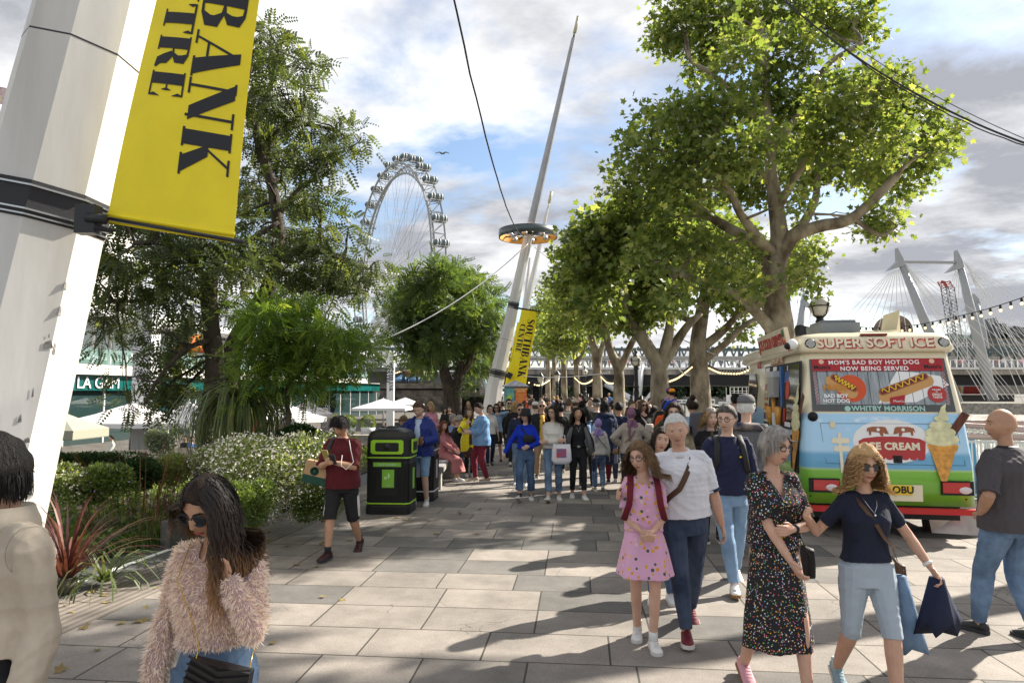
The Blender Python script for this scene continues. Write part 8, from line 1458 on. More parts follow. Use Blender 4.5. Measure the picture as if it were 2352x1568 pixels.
person('woman with curly blonde hair, sunglasses, navy t-shirt and pale blue knee shorts', at(1975, 4.6), 1.62, 0., 'f', 3, 't', fa=(-.12, .24, .05, .55), fb=(.07, -.22, 0), ha=(-.44, -.08, 1.27), ea=(-.6, .6, -1.2), hb=(.4, -.1, .93), eb=(.3, .9, .2), head=(-.05, .06, 0), top=cloth('navy_tee', (.008, .012, .03)), slv=.36, hem=.03, ease=.014, neck=.505, low=cloth('pale_cord', (.36, .42, .48), .06), llen=.54, flare=.0, hair=('fem', 'c', .028), long=dict(length=.22, n=2000, curl=.022, cf=56, wd=.0055, spread=.1, lift=.7, part=.0, tip=.6, stiff=.4), glasses=('sun', M('tortoise', (.05, .025, .012), .3)), shoe=SHO['b'], sock=M('sock_pale', (.4, .55, .58), .9), fat=1.06, curl=.9,
 extra=[cross(M('brown_leather'), 'brown strap of the bag across the navy t-shirt of the curly haired woman', -1, -.05, (.1, .05, .14), .014, .03, by=.1), cardi(cl('n'), cl('X'), 'dark navy scarf held in the hand of the curly haired woman', 'blue denim jacket hanging at the hip of the curly haired woman'), pend, watch(1, strap=WHITE)])
# 9 bald man from behind
person('bald man in a grey polo shirt and blue jeans looking left at the right edge', at(2303, 5.7), 1.84, -2.75, 'm', 3, 'm', fa=(-.08, .1, 0), fb=(.12, -.2, 0, 0), ha=(-.21, -.08, .95), ea=(-.8, .7, 0), hb=(.21, -.08, .95), eb=(.8, .7, 0), head=(.95, -.05, 0), top=cloth('grey_pique', (.07, .062, .068), .1, bs=400.), slv=.48, hem=-.1, ease=.03, low=cl('X'), hair=None, shoe=SHO['k'], sole=SOLK, fat=1.12, extra=polo(BLACK, BLACK), curl=.8)
# 10 man in maroon
def paperbag(c):
 q = V((-.33, -.06, 1.0)); R_ = Matrix.Rotation(.25, 3, 'Y') @ Matrix.Rotation(.25, 3, 'Z'); T = Matrix.Translation(c['pos']) @ Matrix.Rotation(c['rz'], 4, 'Z'); t = thing('paper_bag', 'brown and green paper carrier bag hanging from the arm of the man in maroon', 'bag', c['pos'])
 b1 = MB(); b1.box(q + R_ @ V((0, 0, .07)), (.3, .14, .18), R_); b2 = MB(); b2.box(q + R_ @ V((0, 0, -.06)), (.302, .142, .1), R_); h = MB(); h.tube([q + R_ @ V(p) for p in ((-.06, -.07, .16), (-.03, -.04, .25), (.03, -.04, .25), (.06, -.07, .16))], .006, 6)
 l_ = MB(); l_.rings([[q + R_ @ V((-.02 + r * cos(a), -.073 - dy, .05 + r * sin(a))) for a in [2 * pi * k / 20 for k in range(20)]] for r, dy in ((.055, 0), (.055, .002), (.045, .002), (.045, 0))]); l_.ball(q + R_ @ V((-.02, -.075, .05)), (.028, .004, .022), 10)
 for nme, m_, ma in (('bag', b1, M('kraft', (.42, .27, .15), .8, var=.1)), ('green_base', b2, M('bag_green', (.01, .06, .04), .7)), ('handle', h, M('kraft')), ('logo', l_, M('bag_green'))): m_.v[:] = [tuple(T @ (V(v_) * c['s'])) for v_ in m_.v]; obj(nme, m_, ma, t)
def tee_print(c):
 for i, (s_, q) in enumerate((('FUNKY', .05), ('MONKEYS', .035), ('AUTHENTIC', .045), ('JPN', .025))): text('shirt_print', s_, q * c['s'], V((0, -.168, 1.2 - .0)) * c['s'] + V((0, 0, [.1, .04, -.07, -.12][i])), (1, 0, 0), (0, 0, 1), M('print_faded', (.07, .02, .03), .8), c['t'])
 for e in (-1, 1):
  for j in range(3): a, b_ = c['legs'][e][:2]; mb = MB(); o = V((e * (.098), -.01 + j * .022, 0)); mb.tube([a.lerp(b_, k) + o * (1 - .12 * k) for k in (.0, .5, 1.)], .006, 5); loc(mb, c); obj('side_stripe', mb, VW_, c['t'])
person('young man in a dark red t-shirt and black shorts looking at his phone', at(791, 8.5), 1.71, -.2, 'm', 2, 'm', fa=(-.06, -.26, 0), fb=(.1, .3, .05, .6), ha=(-.07, -.3, 1.17), ea=(-.7, .3, -.8), hb=(.04, -.31, 1.18), eb=(.8, .3, -.8), lean=.04, head=(-.1, .55, 0), top=cloth('maroon_tee', (.085, .004, .01)), slv=.5, hem=-.09, ease=.026, low=cl('k'), llen=.55, flare=.06, hair=('fringe', 'k', .014), long=dict(length=.07, n=1900, wd=.004, S_=5, stiff=.7, lift=.5), shoe=SHO['x'], sock=M('sock_black', (.02, .02, .02), .9), sole=SOLK, curl=1.1, fat=1.04,
 extra=[phone(-1, off=(.04, .0, .03)), phone(1, 'second phone in a patterned case held by the young man in maroon', (-.02, .0, .07), M('phone_gold', (.3, .25, .08), .4)), paperbag, tee_print, lambda c: (lambda mb: (mb.tube([c['P0'] + V((-.11, .1, .5)), c['P0'] + V((-.115, -.02, .54)), c['P0'] + V((-.125, -.14, .43)), c['P0'] + V((-.15, -.14, .25))], [(.03, .01)] * 4, 8), bagbox(mb, c['P0'] + V((-.08, .23, .22)), .28, .15, .42), held('backpack', mb, BLACK, c, 'black backpack slung on one shoulder of the young man in maroon', 'backpack')))(MB())])
mb = MB(); q = V(P(790, 1040, 8.1)); mb.tube([P(802, 1010, 8.12), P(806, 1035, 8.1), P(812, 1060, 8.15), P(795, 1078, 8.13), P(783, 1068, 8.15), P(786, 1045, 8.2)], .004, 5); tag(obj('earphone_cable', mb, WHITE), 'white charging cable looping down from the phone of the man in maroon', 'cable')
# 11 man in blue anorak
def cup(c): w_ = c['arms'][1][2]; mb = MB(); mb.lathe([(.03, -.07), (.041, .06), (.041, .065), (.0, .068)], w_ + V((-.01, -.08, .02)), 14); held('coffee_cup', mb, M('cup_brown', (.2, .12, .07), .6), c, 'brown takeaway coffee cup held by the man in the blue anorak', 'cup')
def hood(mat):
 def f(c): mb = MB(); mb.tube([c['P0'] + V(p) for p in ((-.1, -.04, .52), (-.11, .06, .53), (0, .12, .5), (.11, .06, .53), (.1, -.04, .52))], [.03, .045, .06, .045, .03], 10); loc(mb, c); obj('hood', mb, mat, c['t'])
 return f
ANO = cloth('anorak_blue', (.006, .02, .17), .1, .6)
person('man in an open blue anorak and denim shorts reaching over the litter bins', at(965, 12.2), 1.82, -.12, 'm', 2, 'f', fa=(-.13, .05, 0, 0, -.5), fb=(.13, 0, 0), ha=(-.4, -.3, 1.24), ea=(-.5, .3, -.9), hb=(.12, -.26, 1.08), eb=(.9, .4, -.7), head=(-.15, .42, .0), top=ANO, hem=-.1, ease=.045, low=cl('J'), llen=.5, hair=('std', 'b', .012), shoe=SHO['w'], sock=M('sock_white'), extra=[openfront(cloth('oxford_blue', (.42, .52, .72), .05), .085, -.12, .52), hood(ANO), cup], curl=.8)
# 19-21 three women walking towards us
BCAR = cloth('cobalt_knit', (.004, .03, .42), .08, .95)
person('woman in a cobalt blue cardigan and black bucket hat walking with a chest pouch', at(1207, 12.7), 1.66, -.1, 'f', 2, 'f', fa=(-.1, -.22, .03, -.4), fb=(.1, .12, 0), ha=(-.4, -.12, .9), ea=(-.5, .7, .1), hb=(.08, -.2, 1.05), eb=(.9, .3, -.5), head=(-.35, .0, .06), top=BCAR, hem=.06, ease=.026, low=cl('j'), llen=.86, flare=.03, hair=('fem', 'k', .01), long=dict(length=.2, n=400), shoe=SHO['w'], sock=M('sock_black'), extra=[hat('bucket', cloth('hat_black', (.02, .02, .022))), cross(BLACK, 'small black pouch worn across the cobalt cardigan', -1, .12, (.2, .07, .14), .016, .036, front=True)])
person('woman in a white cardigan with crossed arms and round glasses carrying a printed tote', at(1270, 12.7), 1.72, -.1, 'f', 2, 'f', fa=(-.08, -.24, .02, -.3), fb=(.1, .12, 0), ha=(.1, -.2, 1.12), ea=(-.9, .2, -.7), hb=(-.1, -.23, 1.1), eb=(.9, .2, -.7), head=(-.4, .0, 0), top=cloth('cream_knit', (.6, .58, .53), .06, .95), hem=.04, ease=.034, low=cl('X'), llen=.88, flare=.012, hair=('fem', 'n', .012), long=dict(length=.33, n=500, part=.01), glasses=('g', DARK), shoe=SHO['w'], extra=[tote(cloth('tote_white', (.66, .64, .68), .06), .16, .88, 'white tote bag with a red printed picture under the white cardigan', M('tote_print', (.55, .05, .04), .7, col2=(.1, .15, .35), vs=9.))])
person('woman with very long brown hair, black top and grey cardigan slipping off her arms', at(1326, 13.), 1.68, .05, 'f', 2, 't', fa=(-.1, .1, .0), fb=(.09, -.22, 0), ha=(-.28, .06, .84), hb=(.3, -.08, .9), head=(.15, -.18, 0), top=cl('k'), hem=.05, ease=.016, low=cl('k'), llen=.9, hair=('fem', 'n', .012), long=dict(length=.52, n=700, part=.0, wd=.009), glasses=('g', M('gold')), shoe=SHO['w'], extra=[lambda c: [(lambda mb: (mb.tube([c['P0'] + V((e * .13, -.09, .45)), c['P0'] + V((e * .19, -.1, .25)), c['P0'] + V((e * .25, -.06, .0)), c['P0'] + V((e * .2, .0, -.12))], [(.05, .03), (.1, .05), (.12, .06), (.06, .04)], 12), loc(mb, c), obj('grey_cardigan', mb, cl('g'), c['t'])))(MB()) for e in (-1, 1)], beltbuckle(BLACK), pend, lambda c: (lambda mb: (mb.lathe([(.008, -.3), (.03, -.25), (.04, -.1), (.015, .0), (.01, .04)], c['arms'][1][2] + V((0, -.02, -.09)), 8), held('umbrella', mb, cl('n'), c, 'folded dark umbrella hanging from the hand of the woman with very long hair', 'umbrella')))(MB())])
# 22-23 headscarves
LIL = cloth('lilac_scarf', (.3, .22, .46), .1); MAU = cloth('mauve_scarf', (.22, .1, .17), .12)
person('short person in a lilac headscarf and cream patterned sweater seen from behind', at(1374, 13.9), 1.44, pi, 'f', 1, 'm', fa=(-.08, .1, .06, .6), fb=(.08, -.15, 0), top=spots('fairisle', (.55, .52, .46), [(.1, .1, .14), (.5, .48, .4)], 30, .18), hem=-.05, ease=.03, low=spots('snake_denim', (.1, .16, .28), [(.35, .42, .5), (.25, .33, .42)], 26, .3), flare=.02, hair=None, shoe=SHO['t'], extra=[hijab(LIL, .16), cross(DARK, 'thin dark cross body strap on the cream patterned sweater', 1, .0, (.1, .1, .1), .008, .04)])
person('woman in a mauve headscarf and oatmeal sweater seen from behind, hands on hips', at(1450, 13.), 1.68, pi, 'f', 1, 'm', ha=(-.22, -.12, 1.02), ea=(-1, .4, 0), hb=(.22, -.12, 1.02), eb=(1, .4, 0), top=cloth('oatmeal', (.36, .32, .27), .12), hem=-.06, ease=.05, low=cl('j'), hair=None, shoe=SHO['w'], extra=[hijab(MAU, .25), cross(M('tan_leather', (.2, .1, .04), .5), 'tan strap across the back of the oatmeal sweater', -1, .0, (.1, .1, .1), .014, .06)], fat=1.05)
# 24-27
person('grey haired man in wraparound sunglasses with a yellow t-shirt under a black jacket', at(1244, 15.9), 1.78, .05, 'm', 1, 't', fa=(-.1, .1, 0), fb=(.1, -.2, 0), top=cl('k'), ease=.035, hem=-.06, low=cl('t'), hair=('std', 'g', .008), glasses=('sun', DARK), shoe=SHO['k'], extra=[openfront(cl('q'), .075, -.08, .5), cross(BLACK, 'black strap across the yellow t-shirt', -1, .0, (.12, .08, .12), .016, .06)])
person('man in sunglasses and navy sweater walking behind the bucket hat woman', at(1196, 14.7), 1.72, 0, 'm', 1, 't', fa=(-.1, .1, 0), fb=(.1, -.2, 0), ha=(-.3, -.1, .84), top=cl('n'), low=cl('X'), hair=('std', 'n', .014), glasses=('sun', DARK), shoe=SHO['w'])
person('man in a light blue denim shirt and crimson trousers standing in profile', at(1106, 15.4), 1.74, -1.2, 'm', 2, 'f', fa=(-.12, -.1, 0), fb=(.1, .1, 0), ha=(-.1, -.34, 1.12), ea=(-.6, .4, -.8), hb=(.08, -.36, 1.1), eb=(.6, .4, -.8), head=(.1, .42, 0), top=denim('shirt_sky', (.12, .25, .45), .3), slv=.8, hem=-.13, ease=.04, low=cloth('crimson', (.17, .015, .035)), hair=('std', 'n', .012), shoe=SHO['t'], extra=phone(1, 'phone held by the man in the denim shirt'), fat=1.05)
YC_ = cloth('raincoat', (.72, .62, .01), .05, .5)
person('woman in a bright yellow raincoat over a brown floral dress holding up her phone', at(1078, 16.3), 1.60, .3, 'f', 2, 'f', fa=(-.07, 0, 0), fb=(.07, 0, 0), ha=(-.12, -.22, 1.35), ea=(-.8, .1, -.8), hb=(.1, -.24, 1.28), eb=(.8, .1, -.9), head=(-.25, .1, 0), top=YC_, hem=-.3, ease=.04, skirt=(spots('brown_floral', (.035, .012, .01), [(.4, .35, .3), (.3, .1, .08)], 60, .22), .05, .5, .2, 5), hair=('fem', 'l', .012), long=dict(length=.3, n=450), shoe=SHO['w'], low=cl('k'), extra=[openfront(spots('brown_floral', (.035, .012, .01), [(.4, .35, .3)], 60, .22), .06, -.14, .5), phone(-1, 'phone held up by the woman in the yellow raincoat', (.03, -.02, .05)), hood(YC_)])
# on and around the bench
PK = cloth('dusty_pink', (.42, .16, .16), .1)
person('woman with dark red hair in a dusty pink cardigan and skirt sitting on the bench', at(1018, 15.7), 1.62, .9, 'f', 1, 'p', seat=.47, fa=(-.08, -.5, 0), fb=(.1, -.42, 0), ha=(-.02, -.42, .72), hb=(.08, -.44, .72), top=PK, hem=.0, ease=.035, skirt=(PK, .05, .3, .3, 5), hair=('fem', 'r', .012), long=dict(length=.34, n=350), shoe=SHO['w'], head=(-.5, .1, 0), group='people around the long bench')
person('man in a dark jacket sitting on the bench turned away', at(1052, 17.2), 1.76, 2.0, 'm', 1, 't', seat=.47, fa=(-.12, -.48, 0), fb=(.12, -.45, 0), ha=(-.1, -.4, .75), hb=(.1, -.4, .75), top=cl('k'), ease=.035, low=cl('D'), hair=('std', 'g', .012), shoe=SHO['k'], group='people around the long bench', head=(.4, .2, 0))
person('grey haired woman in a blue patterned shirt sitting on the far side of the bench', at(1040, 18.4), 1.72, .5, 'f', 1, 'f', seat=.47, fa=(-.1, -.4, 0), fb=(.1, -.4, 0), ha=(-.1, -.3, .8), hb=(.1, -.3, .8), top=spots('blue_floral', (.2, .3, .5), [(.6, .6, .6), (.05, .1, .3)], 40, .3), low=cl('j'), hair=('fem', 'g', .02), long=dict(length=.12, n=250), shoe=SHO['w'], group='people around the long bench', head=(.1, 0, 0))
person('blonde girl in a pink hooded top standing on the bench behind the man in blue', at(990, 14.6), 1.30, .1, 'k', 1, 'p', z=.47, ha=(-.05, -.2, 1.1), hb=(.05, -.2, 1.1), top=cl('p'), ease=.03, low=cl('p'), hair=('fem', 'y', .012), long=dict(length=.2, n=300), shoe=SHO['w'], group='people around the long bench', head=(-.2, .3, 0))
person('brown haired boy half hidden behind the litter bins', at(927, 13.6), 1.50, .4, 'k', 1, 'p', ha=(-.1, -.2, 1.1), top=spots('boy_top', (.3, .08, .08), [(.6, .6, .6), (.02, .03, .1)], 14, .5), low=cl('n'), hair=('fringe', 'l', .022), shoe=SHO['w'], group='people around the long bench', head=(-.2, .3, 0))
# people by the van and the plane trees
person('man in a dark baseball cap at the van hatch, plaid shirt over his shoulders', at(1712, 8.3), 1.93, 2.6, 'm', 2, 'f', fa=(-.12, 0, 0), fb=(.12, 0, 0), ha=(-.15, -.25, 1.15), hb=(.15, -.28, 1.2), top=cl('g'), hem=-.12, ease=.05, low=cl('D'), hair=('std', 'w', .008), shoe=SHO['k'], fat=1.12, extra=[hat('cap', cl('g')), lambda c: (lambda mb: (mb.tube([c['P0'] + V(p) for p in ((-.2, .0, .42), (-.13, .1, .5), (0, .14, .5), (.13, .1, .5), (.22, .0, .42), (.2, .16, .22))], [(.05, .02), (.07, .04), (.08, .05), (.08, .04), (.06, .03), (.05, .02)], 12), held('plaid_shirt', mb, M('plaid', (.015, .02, .05), .9, col2=(.25, .2, .17), vs=9.), c, 'dark plaid shirt draped over the shoulders of the man in the cap', 'shirt')))(MB())])
person('woman with windblown blonde grey hair in a black shirt over green, holding her straps', at(1630, 9.3), 1.76, -.1, 'f', 2, 'f', ha=(-.13, -.16, 1.24), ea=(-.8, .2, -1), hb=(.13, -.16, 1.24), eb=(.8, .2, -1), head=(.2, .05, 0), top=cl('k'), ease=.035, low=cl('k'), hair=('fem', 'g', .016), long=dict(length=.2, n=600, curl=.008, spread=.2, mat=HR['y']), shoe=SHO['k'], extra=[openfront(cl('o'), .03, .25, .53)])
person('woman with long brown hair and round glasses in a beige trench coat', at(1548, 9.2), 1.84, -.1, 'f', 2, 'f', head=(-.2, .05, 0), top=cloth('trench', (.3, .25, .16), .06), hem=-.3, ease=.04, low=cl('e'), hair=('fem', 'n', .014), long=dict(length=.42, n=600), glasses=('g', DARK), shoe=SHO['w'])
person('woman seen from behind in a short denim jacket and long pink spotted skirt', at(1590, 12.), 1.86, pi, 'f', 1, 't', ha=(-.1, -.2, 1.1), ea=(-.8, .4, -.5), hb=(.1, -.2, 1.1), eb=(.8, .4, -.5), top=denim('jacket_pale', (.2, .29, .38), .25), hem=.06, ease=.04, skirt=(spots('pink_spots', (.5, .1, .2), [(.75, .5, .55), (.3, .04, .1)], 45, .32), .12, .12, .27, 5), hair=('std', 'n', .02), shoe=SHO['k'], extra=lambda c: (lambda mb: (mb.ball(c['H'](0, .06, .14), .05 * c['s'], 10), obj('hair_bun', mb, HR['n'], c['t'])))(MB()))
person('boy sitting low by the tree looking at a phone', at(1602, 9.9), 1.42, -.5, 'k', 1, 't', seat=.42, fa=(-.1, -.4, 0), fb=(.1, -.4, 0), ha=(-.05, -.35, .9), hb=(.06, -.35, .9), head=(-.2, .5, 0), top=cl('n'), low=cl('D'), hair=('fringe', 'b', .02), shoe=SHO['w'], extra=phone(-1, 'phone in the hands of the boy sitting by the tree'))
def kid_on(px, y, Z, label, top, low, hatm, hk='n', skin_='t'):
 zt_ = P(px, y, Z).z; person(label, at(px, Z), 1.1, pi, 'k', 1, skin_, z=zt_ - 1.1 * .62 - .1, seat=.12, fa=(-.16, -.26, -.3), fb=(.16, -.26, -.3), ha=(-.1, -.25, .6), hb=(.1, -.25, .6), top=top, low=low, hair=('std', hk, .014), shoe=None, extra=hat('cap', hatm) if hatm else None)
kid_on(1544, 885, 13.4, 'small boy in an orange cap and blue t-shirt riding on his father\'s shoulders', cl('u'), cl('w'), cloth('cap_orange', (.8, .3, .01)))
person('man in an olive shirt carrying the boy with the orange cap', at(1549, 13.5), 1.83, pi, 'm', 1, 't', top=cl('o'), low=cl('j'), hair=('std', 'k', .012), shoe=SHO['k'], ha=(-.12, -.2, 1.3), hb=(.12, -.2, 1.3), ea=(-1, 0, -.6), eb=(1, 0, -.6))
kid_on(1537, 884, 14.8, 'long haired child in a purple cap riding on shoulders beside the boy in orange cap', cl('v'), cl('n'), cloth('cap_purple', (.2, .05, .2)))
person('person in a bright orange and red wrap carrying the child in the purple cap', at(1529, 14.6), 1.78, pi - .2, 'f', 1, 'b', top=cl('z'), low=cl('r'), hem=-.3, ease=.04, hair=('fem', 'k', .012), shoe=SHO['k'])
mb = MB(); bagbox(mb, P(1613, 985, 10.4), .36, .26, .5); tag(obj('rucksack', mb, M('rucksack_grey', (.06, .06, .075), .8, bump=.3)), 'bulky dark rucksack beside the blonde woman in the black shirt', 'backpack')
# ---------------------------------------------------------------- the rest of the crowd
def ro(label, px, yt, Z, sex, top, low, hk, face, **k):
 h = max(1.1, P(px, yt, Z).z); r = random.Random(len(label) * 7 + int(px)); st_ = 'fem' if sex == 'f' else 'std'; rz = {'f': r.uniform(-.35, .35), 'b': pi + r.uniform(-.35, .35), 'l': -1.4, 'r': 1.4}[face]; w_ = r.random() < .6
 lg = k.pop('long', .28 if sex == 'f' else 0); sl_ = k.pop('slv', 1.)
 person(label, at(px, Z), h - .015, rz, sex, 1 if Z < 21 else 0, k.pop('skin', 'f'), fa=(-.09, -.2 if w_ else 0, 0), fb=(.09, .2 if w_ else .02, .02 if w_ else 0, .4 if w_ else 0), ha=k.pop('ha', (-.27, r.uniform(-.2, .1), .84)), hb=k.pop('hb', (.27, r.uniform(-.2, .1), .84)), top=cl(top) if isinstance(top, str) else top, slv=sl_, ease=k.pop('ease', .028), low=cl(low) if low else None, hair=None if hk is None else (st_, hk, .014), long=dict(length=lg, n=160 if Z > 18 else 260) if lg else None, shoe=SHO[r.choice('wkt')] if Z < 30 else None, **k)
bun = lambda hk: (lambda c: (lambda mb: (mb.ball(c['H'](0, .07, .13), .045 * c['s'], 8), obj('hair_bun', mb, HR[hk], c['t'])))(MB()))
ro('woman in glasses and a white t-shirt with navy trousers behind the denim shirt man', 1125, 929, 18.5, 'f', 'w', 'n', 'n', 'f', slv=.45, glasses=('g', DARK), long=.1)
ro('woman in sunglasses with a pale denim jacket over a short black dress', 1141, 926, 19.5, 'f', 'J', None, 'n', 'f', skirt=(cl('k'), .1, .55, .2, 4), glasses=('sun', DARK), hb=(.13, -.15, 1.45))
ro('woman with red hair seen small beside the mast foot', 1147, 921, 27, 'f', 'p', 'k', 'r', 'f'); ro('man in a dark olive hoodie beside the mast foot', 1155, 922, 25, 'm', 'o', 'k', 'n', 'b')
ro('man in a black shirt and sunglasses in front of the poster pavilion', 1168, 915.5, 20, 'm', 'k', 'k', 'n', 'f', glasses=('sun', DARK), slv=.6)
ro('woman in black seen from behind with a blonde plait and a cream bag', 1182, 920, 18.6, 'f', 'k', 'k', 'y', 'b', long=.22, fat=1.1, extra=tote(cl('w'), -.3, .95, 'cream and black shoulder bag of the woman with the plait', y=0))
ro('woman with long chestnut hair behind the bucket hat', 1190, 926, 22, 'f', 'c', 'k', 'b', 'b', long=.4); ro('dark skinned man facing us before the orange poster', 1204, 920, 26, 'm', 'n', 'k', 'k', 'f', skin='d')
ro('man with brown hair and white t-shirt seen from behind right of the posters', 1218, 917, 21.5, 'm', 'w', 'n', 'b', 'b', slv=.45); ro('person in a white cap and white top behind the yellow t-shirt man', 1230, 923, 18, 'm', 'w', 'j', 'b', 'b', extra=hat('cap', cl('w')))
ro('man in a grey green shirt seen from behind taller than those around', 1252, 913.5, 26, 'm', 'o', 'k', 'n', 'b'); ro('bearded man in a white t-shirt facing us', 1262, 918, 28, 'm', 'w', 'k', 'k', 'f', skin='t')
ro('woman in white with a bun behind the white cardigan', 1279, 921, 20, 'f', 'w', 'e', 'n', 'b', long=0, extra=bun('n')); ro('person in a black hooded jacket with a high bun', 1288, 927, 16.8, 'f', 'k', 'k', 'k', 'b', long=0, extra=bun('k'))
ro('man with a light grey rolltop backpack, dark jacket and khaki trousers', 1305, 915, 17.6, 'm', 'n', 't', 'b', 'b', extra=backpack(M('pack_grey', (.3, .29, .26), .8, bump=.3), 'light grey rolltop backpack in mid crowd', .3, .46))
ro('man in a beige cap and navy hooded jacket', 1321, 917, 19.5, 'm', 'n', 'j', 'b', 'b', extra=[hat('cap', cl('e')), hood(cl('n'))]); ro('woman with long black wavy hair and dark clothes', 1336, 920, 21, 'f', 'k', 'k', 'k', 'b', long=.4)
ro('person carrying a black backpack beyond the long black hair', 1343, 915, 25, 'm', 'k', 'k', 'k', 'b', extra=backpack(BLACK, 'black backpack in the far crowd', .28, .4)); ro('bald man in a pale shirt seen from behind', 1355, 917, 21.5, 'm', 's', 'k', None, 'b', fat=1.1); ro('person with curly light hair above the bald man', 1357, 912.5, 25, 'f', 'e', 'k', 'l', 'b', long=.14)
ro('broad man in a flat cap and dark green quilted jacket', 1370, 915, 16.2, 'm', 'h', 'k', 'g', 'b', fat=1.16, ease=.045, extra=hat('cap', cl('k'))); ro('man in a white shirt right of the flat cap', 1382, 914, 20, 'm', 'w', 'k', 'n', 'b')
ro('woman with a low ponytail in a long navy hooded coat', 1389, 918, 14.9, 'f', cloth('navy_coat', (.012, .022, .06)), 'm', 'k', 'b', long=.16, hem=-.5, ease=.05, fat=1.12, extra=[hood(cloth('navy_coat')), tote(cl('e'), .32, .9, 'beige shoulder bag of the woman in the navy coat', y=0)]); ro('woman with a dark bun facing left beside the navy coat', 1402, 924, 18.5, 'f', 'e', 'k', 'k', 'l', long=0, extra=bun('k'))
def stripe(c):
 mb = MB(); P0, g = c['P0'], c['gw']
 for z0, z1, x in ((.2, .32, .0), (.185, .2, .001), (.32, .335, .001)):
  mb = MB(); mb.rings([[P0 + V(((.172 + .03 + x) * g * cos(a), (.12 + .032 + x) * g * sin(a) + .0, z_)) for a in [pi * .12 + pi * .76 * k / 16 for k in range(17)] + [pi * .88 - pi * .76 * k / 16 for k in range(17)]] for z_ in (z0, z1)]); loc(mb, c); obj('chest_stripe', mb, cl('r') if x == 0 else cl('w'), c['t'])
ro('man in a navy jacket with a broad red stripe across the back', 1421, 923, 15.2, 'm', 'n', 'D', 'k', 'b', skin='m', extra=stripe); ro('person in a dark hood with a pale blue backpack', 1346, 934, 14.3, 'f', 'l', 'k', 'k', 'b', extra=backpack(cl('l'), 'pale blue backpack of the person in the dark hood', .26, .36))
ro('boy in a black t-shirt with white lettering facing us', 1451, 923, 19.2, 'k', 'k', 'k', 'b', 'f', slv=.5); ro('woman with long brown hair behind the boy in black', 1449, 916, 24, 'f', 'c', 'k', 'b', 'b')
ro('man in black with sunglasses beside the lamp base', 1466, 913, 19.5, 'm', 'k', 'k', 'k', 'f', skin='t', glasses=('sun', DARK)); ro('woman in black on the phone with a cream sling bag', 1476, 917, 15.6, 'f', 'k', 'k', 'b', 'f', glasses=('sun', DARK), ha=(-.1, -.14, 1.46), hb=(.16, -.1, 1.6), extra=cross(cl('w'), 'cream sling bag on the woman on the phone', -1, .05, (.2, .07, .16), .016, .05, front=True, bmat=cl('w')))
ro('man in a grey t-shirt half hidden by the plane trunk', 1493, 913, 22, 'm', 's', 'k', 'b', 'f', slv=.5); ro('man in dark clothes and sunglasses by the plane trunk', 1525, 916, 18, 'm', 'k', 'k', 'n', 'f', glasses=('sun', DARK)); ro('head of a dark haired man beyond the man in the baseball cap', 1690, 904, 14, 'm', 'n', 'k', 'k', 'b')
ro('blonde woman in a dark jacket walking alone beneath the dark opening', 1076, 921, 31, 'f', 'k', 'k', 'y', 'f');
ro('woman in a black printed sweatshirt beside the steps', 1022, 936, 26, 'f', 'k', 'o', 'k', 'f'); ro('man in a dark brown sweater beside the steps', 1033, 934, 27, 'm', 'c', 'k', 'b', 'f')
rr = random.Random(11)
cols = {'k': 'black', 'n': 'navy', 'w': 'white', 'g': 'charcoal', 'e': 'beige', 'r': 'red', 'b': 'blue', 'o': 'olive', 'p': 'pink', 's': 'grey'}
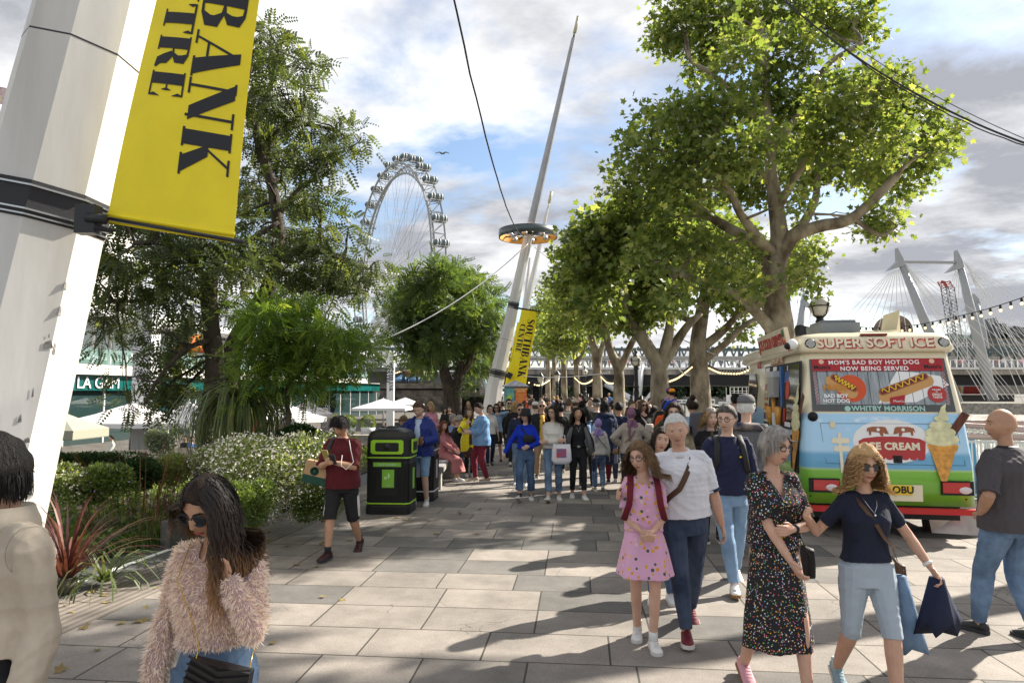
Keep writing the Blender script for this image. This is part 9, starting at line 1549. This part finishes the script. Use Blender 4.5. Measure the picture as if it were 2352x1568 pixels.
for i in range(32):
 px = rr.uniform(1160, 1425); Z = rr.uniform(26, 62); k = rr.choice('knwgerbops'); h = rr.uniform(1.56, 1.84); d = rr.choice('bbf'); sx_ = rr.choice('mf'); lw_ = rr.choice([('black', 'k'), ('blue', 'j'), ('navy', 'n'), ('dark denim', 'D')]); hk_ = rr.choice([('black', 'k'), ('dark brown', 'n'), ('brown', 'b'), ('light brown', 'l'), ('blonde', 'y')])
 person('distant %s far off, %s top, %s trousers, %s hair, %s' % ('woman' if sx_ == 'f' else 'man', cols[k], lw_[0], hk_[0], 'back to us' if d == 'b' else 'facing us'), at(px, Z), h, (pi if d == 'b' else 0) + rr.uniform(-.4, .4), sx_, 0, rr.choice('pftmb'), fa=(-.08, -.15, 0), fb=(.08, .15, 0), top=cl(k), ease=.03, low=cl(lw_[1]), hair=('fem' if sx_ == 'f' else 'std', hk_[1], .02), group='far crowd on the promenade')
# cafe guests on the lower terrace
for px, yt, Z, lab, tp, hk, sx_, st_ in ((120, 1052, 18, 'blonde woman in a pale plaid shirt seated at the cafe by the near mast', 's', 'y', 'f', 1), (152, 1054, 18.5, 'woman in orange seated at the cafe', 'z', 'n', 'f', 1), (172, 1060, 17.5, 'woman with black curls in a white top seated at the cafe', 'w', 'k', 'f', 1), (216, 1050, 18.8, 'woman with brown hair in a tan top seated at the cafe', 'e', 'b', 'f', 1), (243, 1046, 19.5, 'man in black seated beside the white column', 'k', 'n', 'm', 1), (262, 1000, 31, 'waiter in a white shirt standing under the cafe parasols', 'w', 'k', 'm', 0), (430, 1000, 30, 'man in black under the parasol right of the white column', 'k', 'k', 'm', 0), (444, 1002, 29, 'dark haired woman in blue under the parasol by the dark trunk', 'b', 'n', 'f', 0), (882, 969, 55, 'woman in a dark coat walking past the white sign post', 'k', 'n', 'f', 0), (800, 978, 50, 'man in black working at the cafe door', 'k', 'k', 'm', 0), (848, 984, 48, 'person in a blue patterned shirt on the stone seat', 'l', 'n', 'f', 1), (836, 985, 48, 'person in a dark jacket on the stone seat', 'n', 'k', 'm', 1), (717, 992, 44, 'person in a grey cap near the slim pylon', 'g', 'g', 'm', 0), (875, 982, 49, 'person with brown hair on the stone seat', 'e', 'b', 'f', 1)):
 zt_ = P(px, yt, Z).z; h = 1.7; person(lab, at(px, Z), h, random.uniform(-1, 1), sx_, 1 if Z < 22 else 0, 'f', z=zt_ - (h if not st_ else 1.34), seat=.45 if st_ else None, fa=(-.1, -.4 if st_ else 0, 0), fb=(.1, -.4 if st_ else 0, 0), ha=(-.15, -.3, .8), hb=(.15, -.3, .8), top=cl(tp), low=cl('k'), hair=('fem' if sx_ == 'f' else 'std', hk, .018), long=dict(length=.25, n=200) if sx_ == 'f' and Z < 22 else None, group='cafe guests on the lower terrace')
bpy.data.scenes.remove(TS)
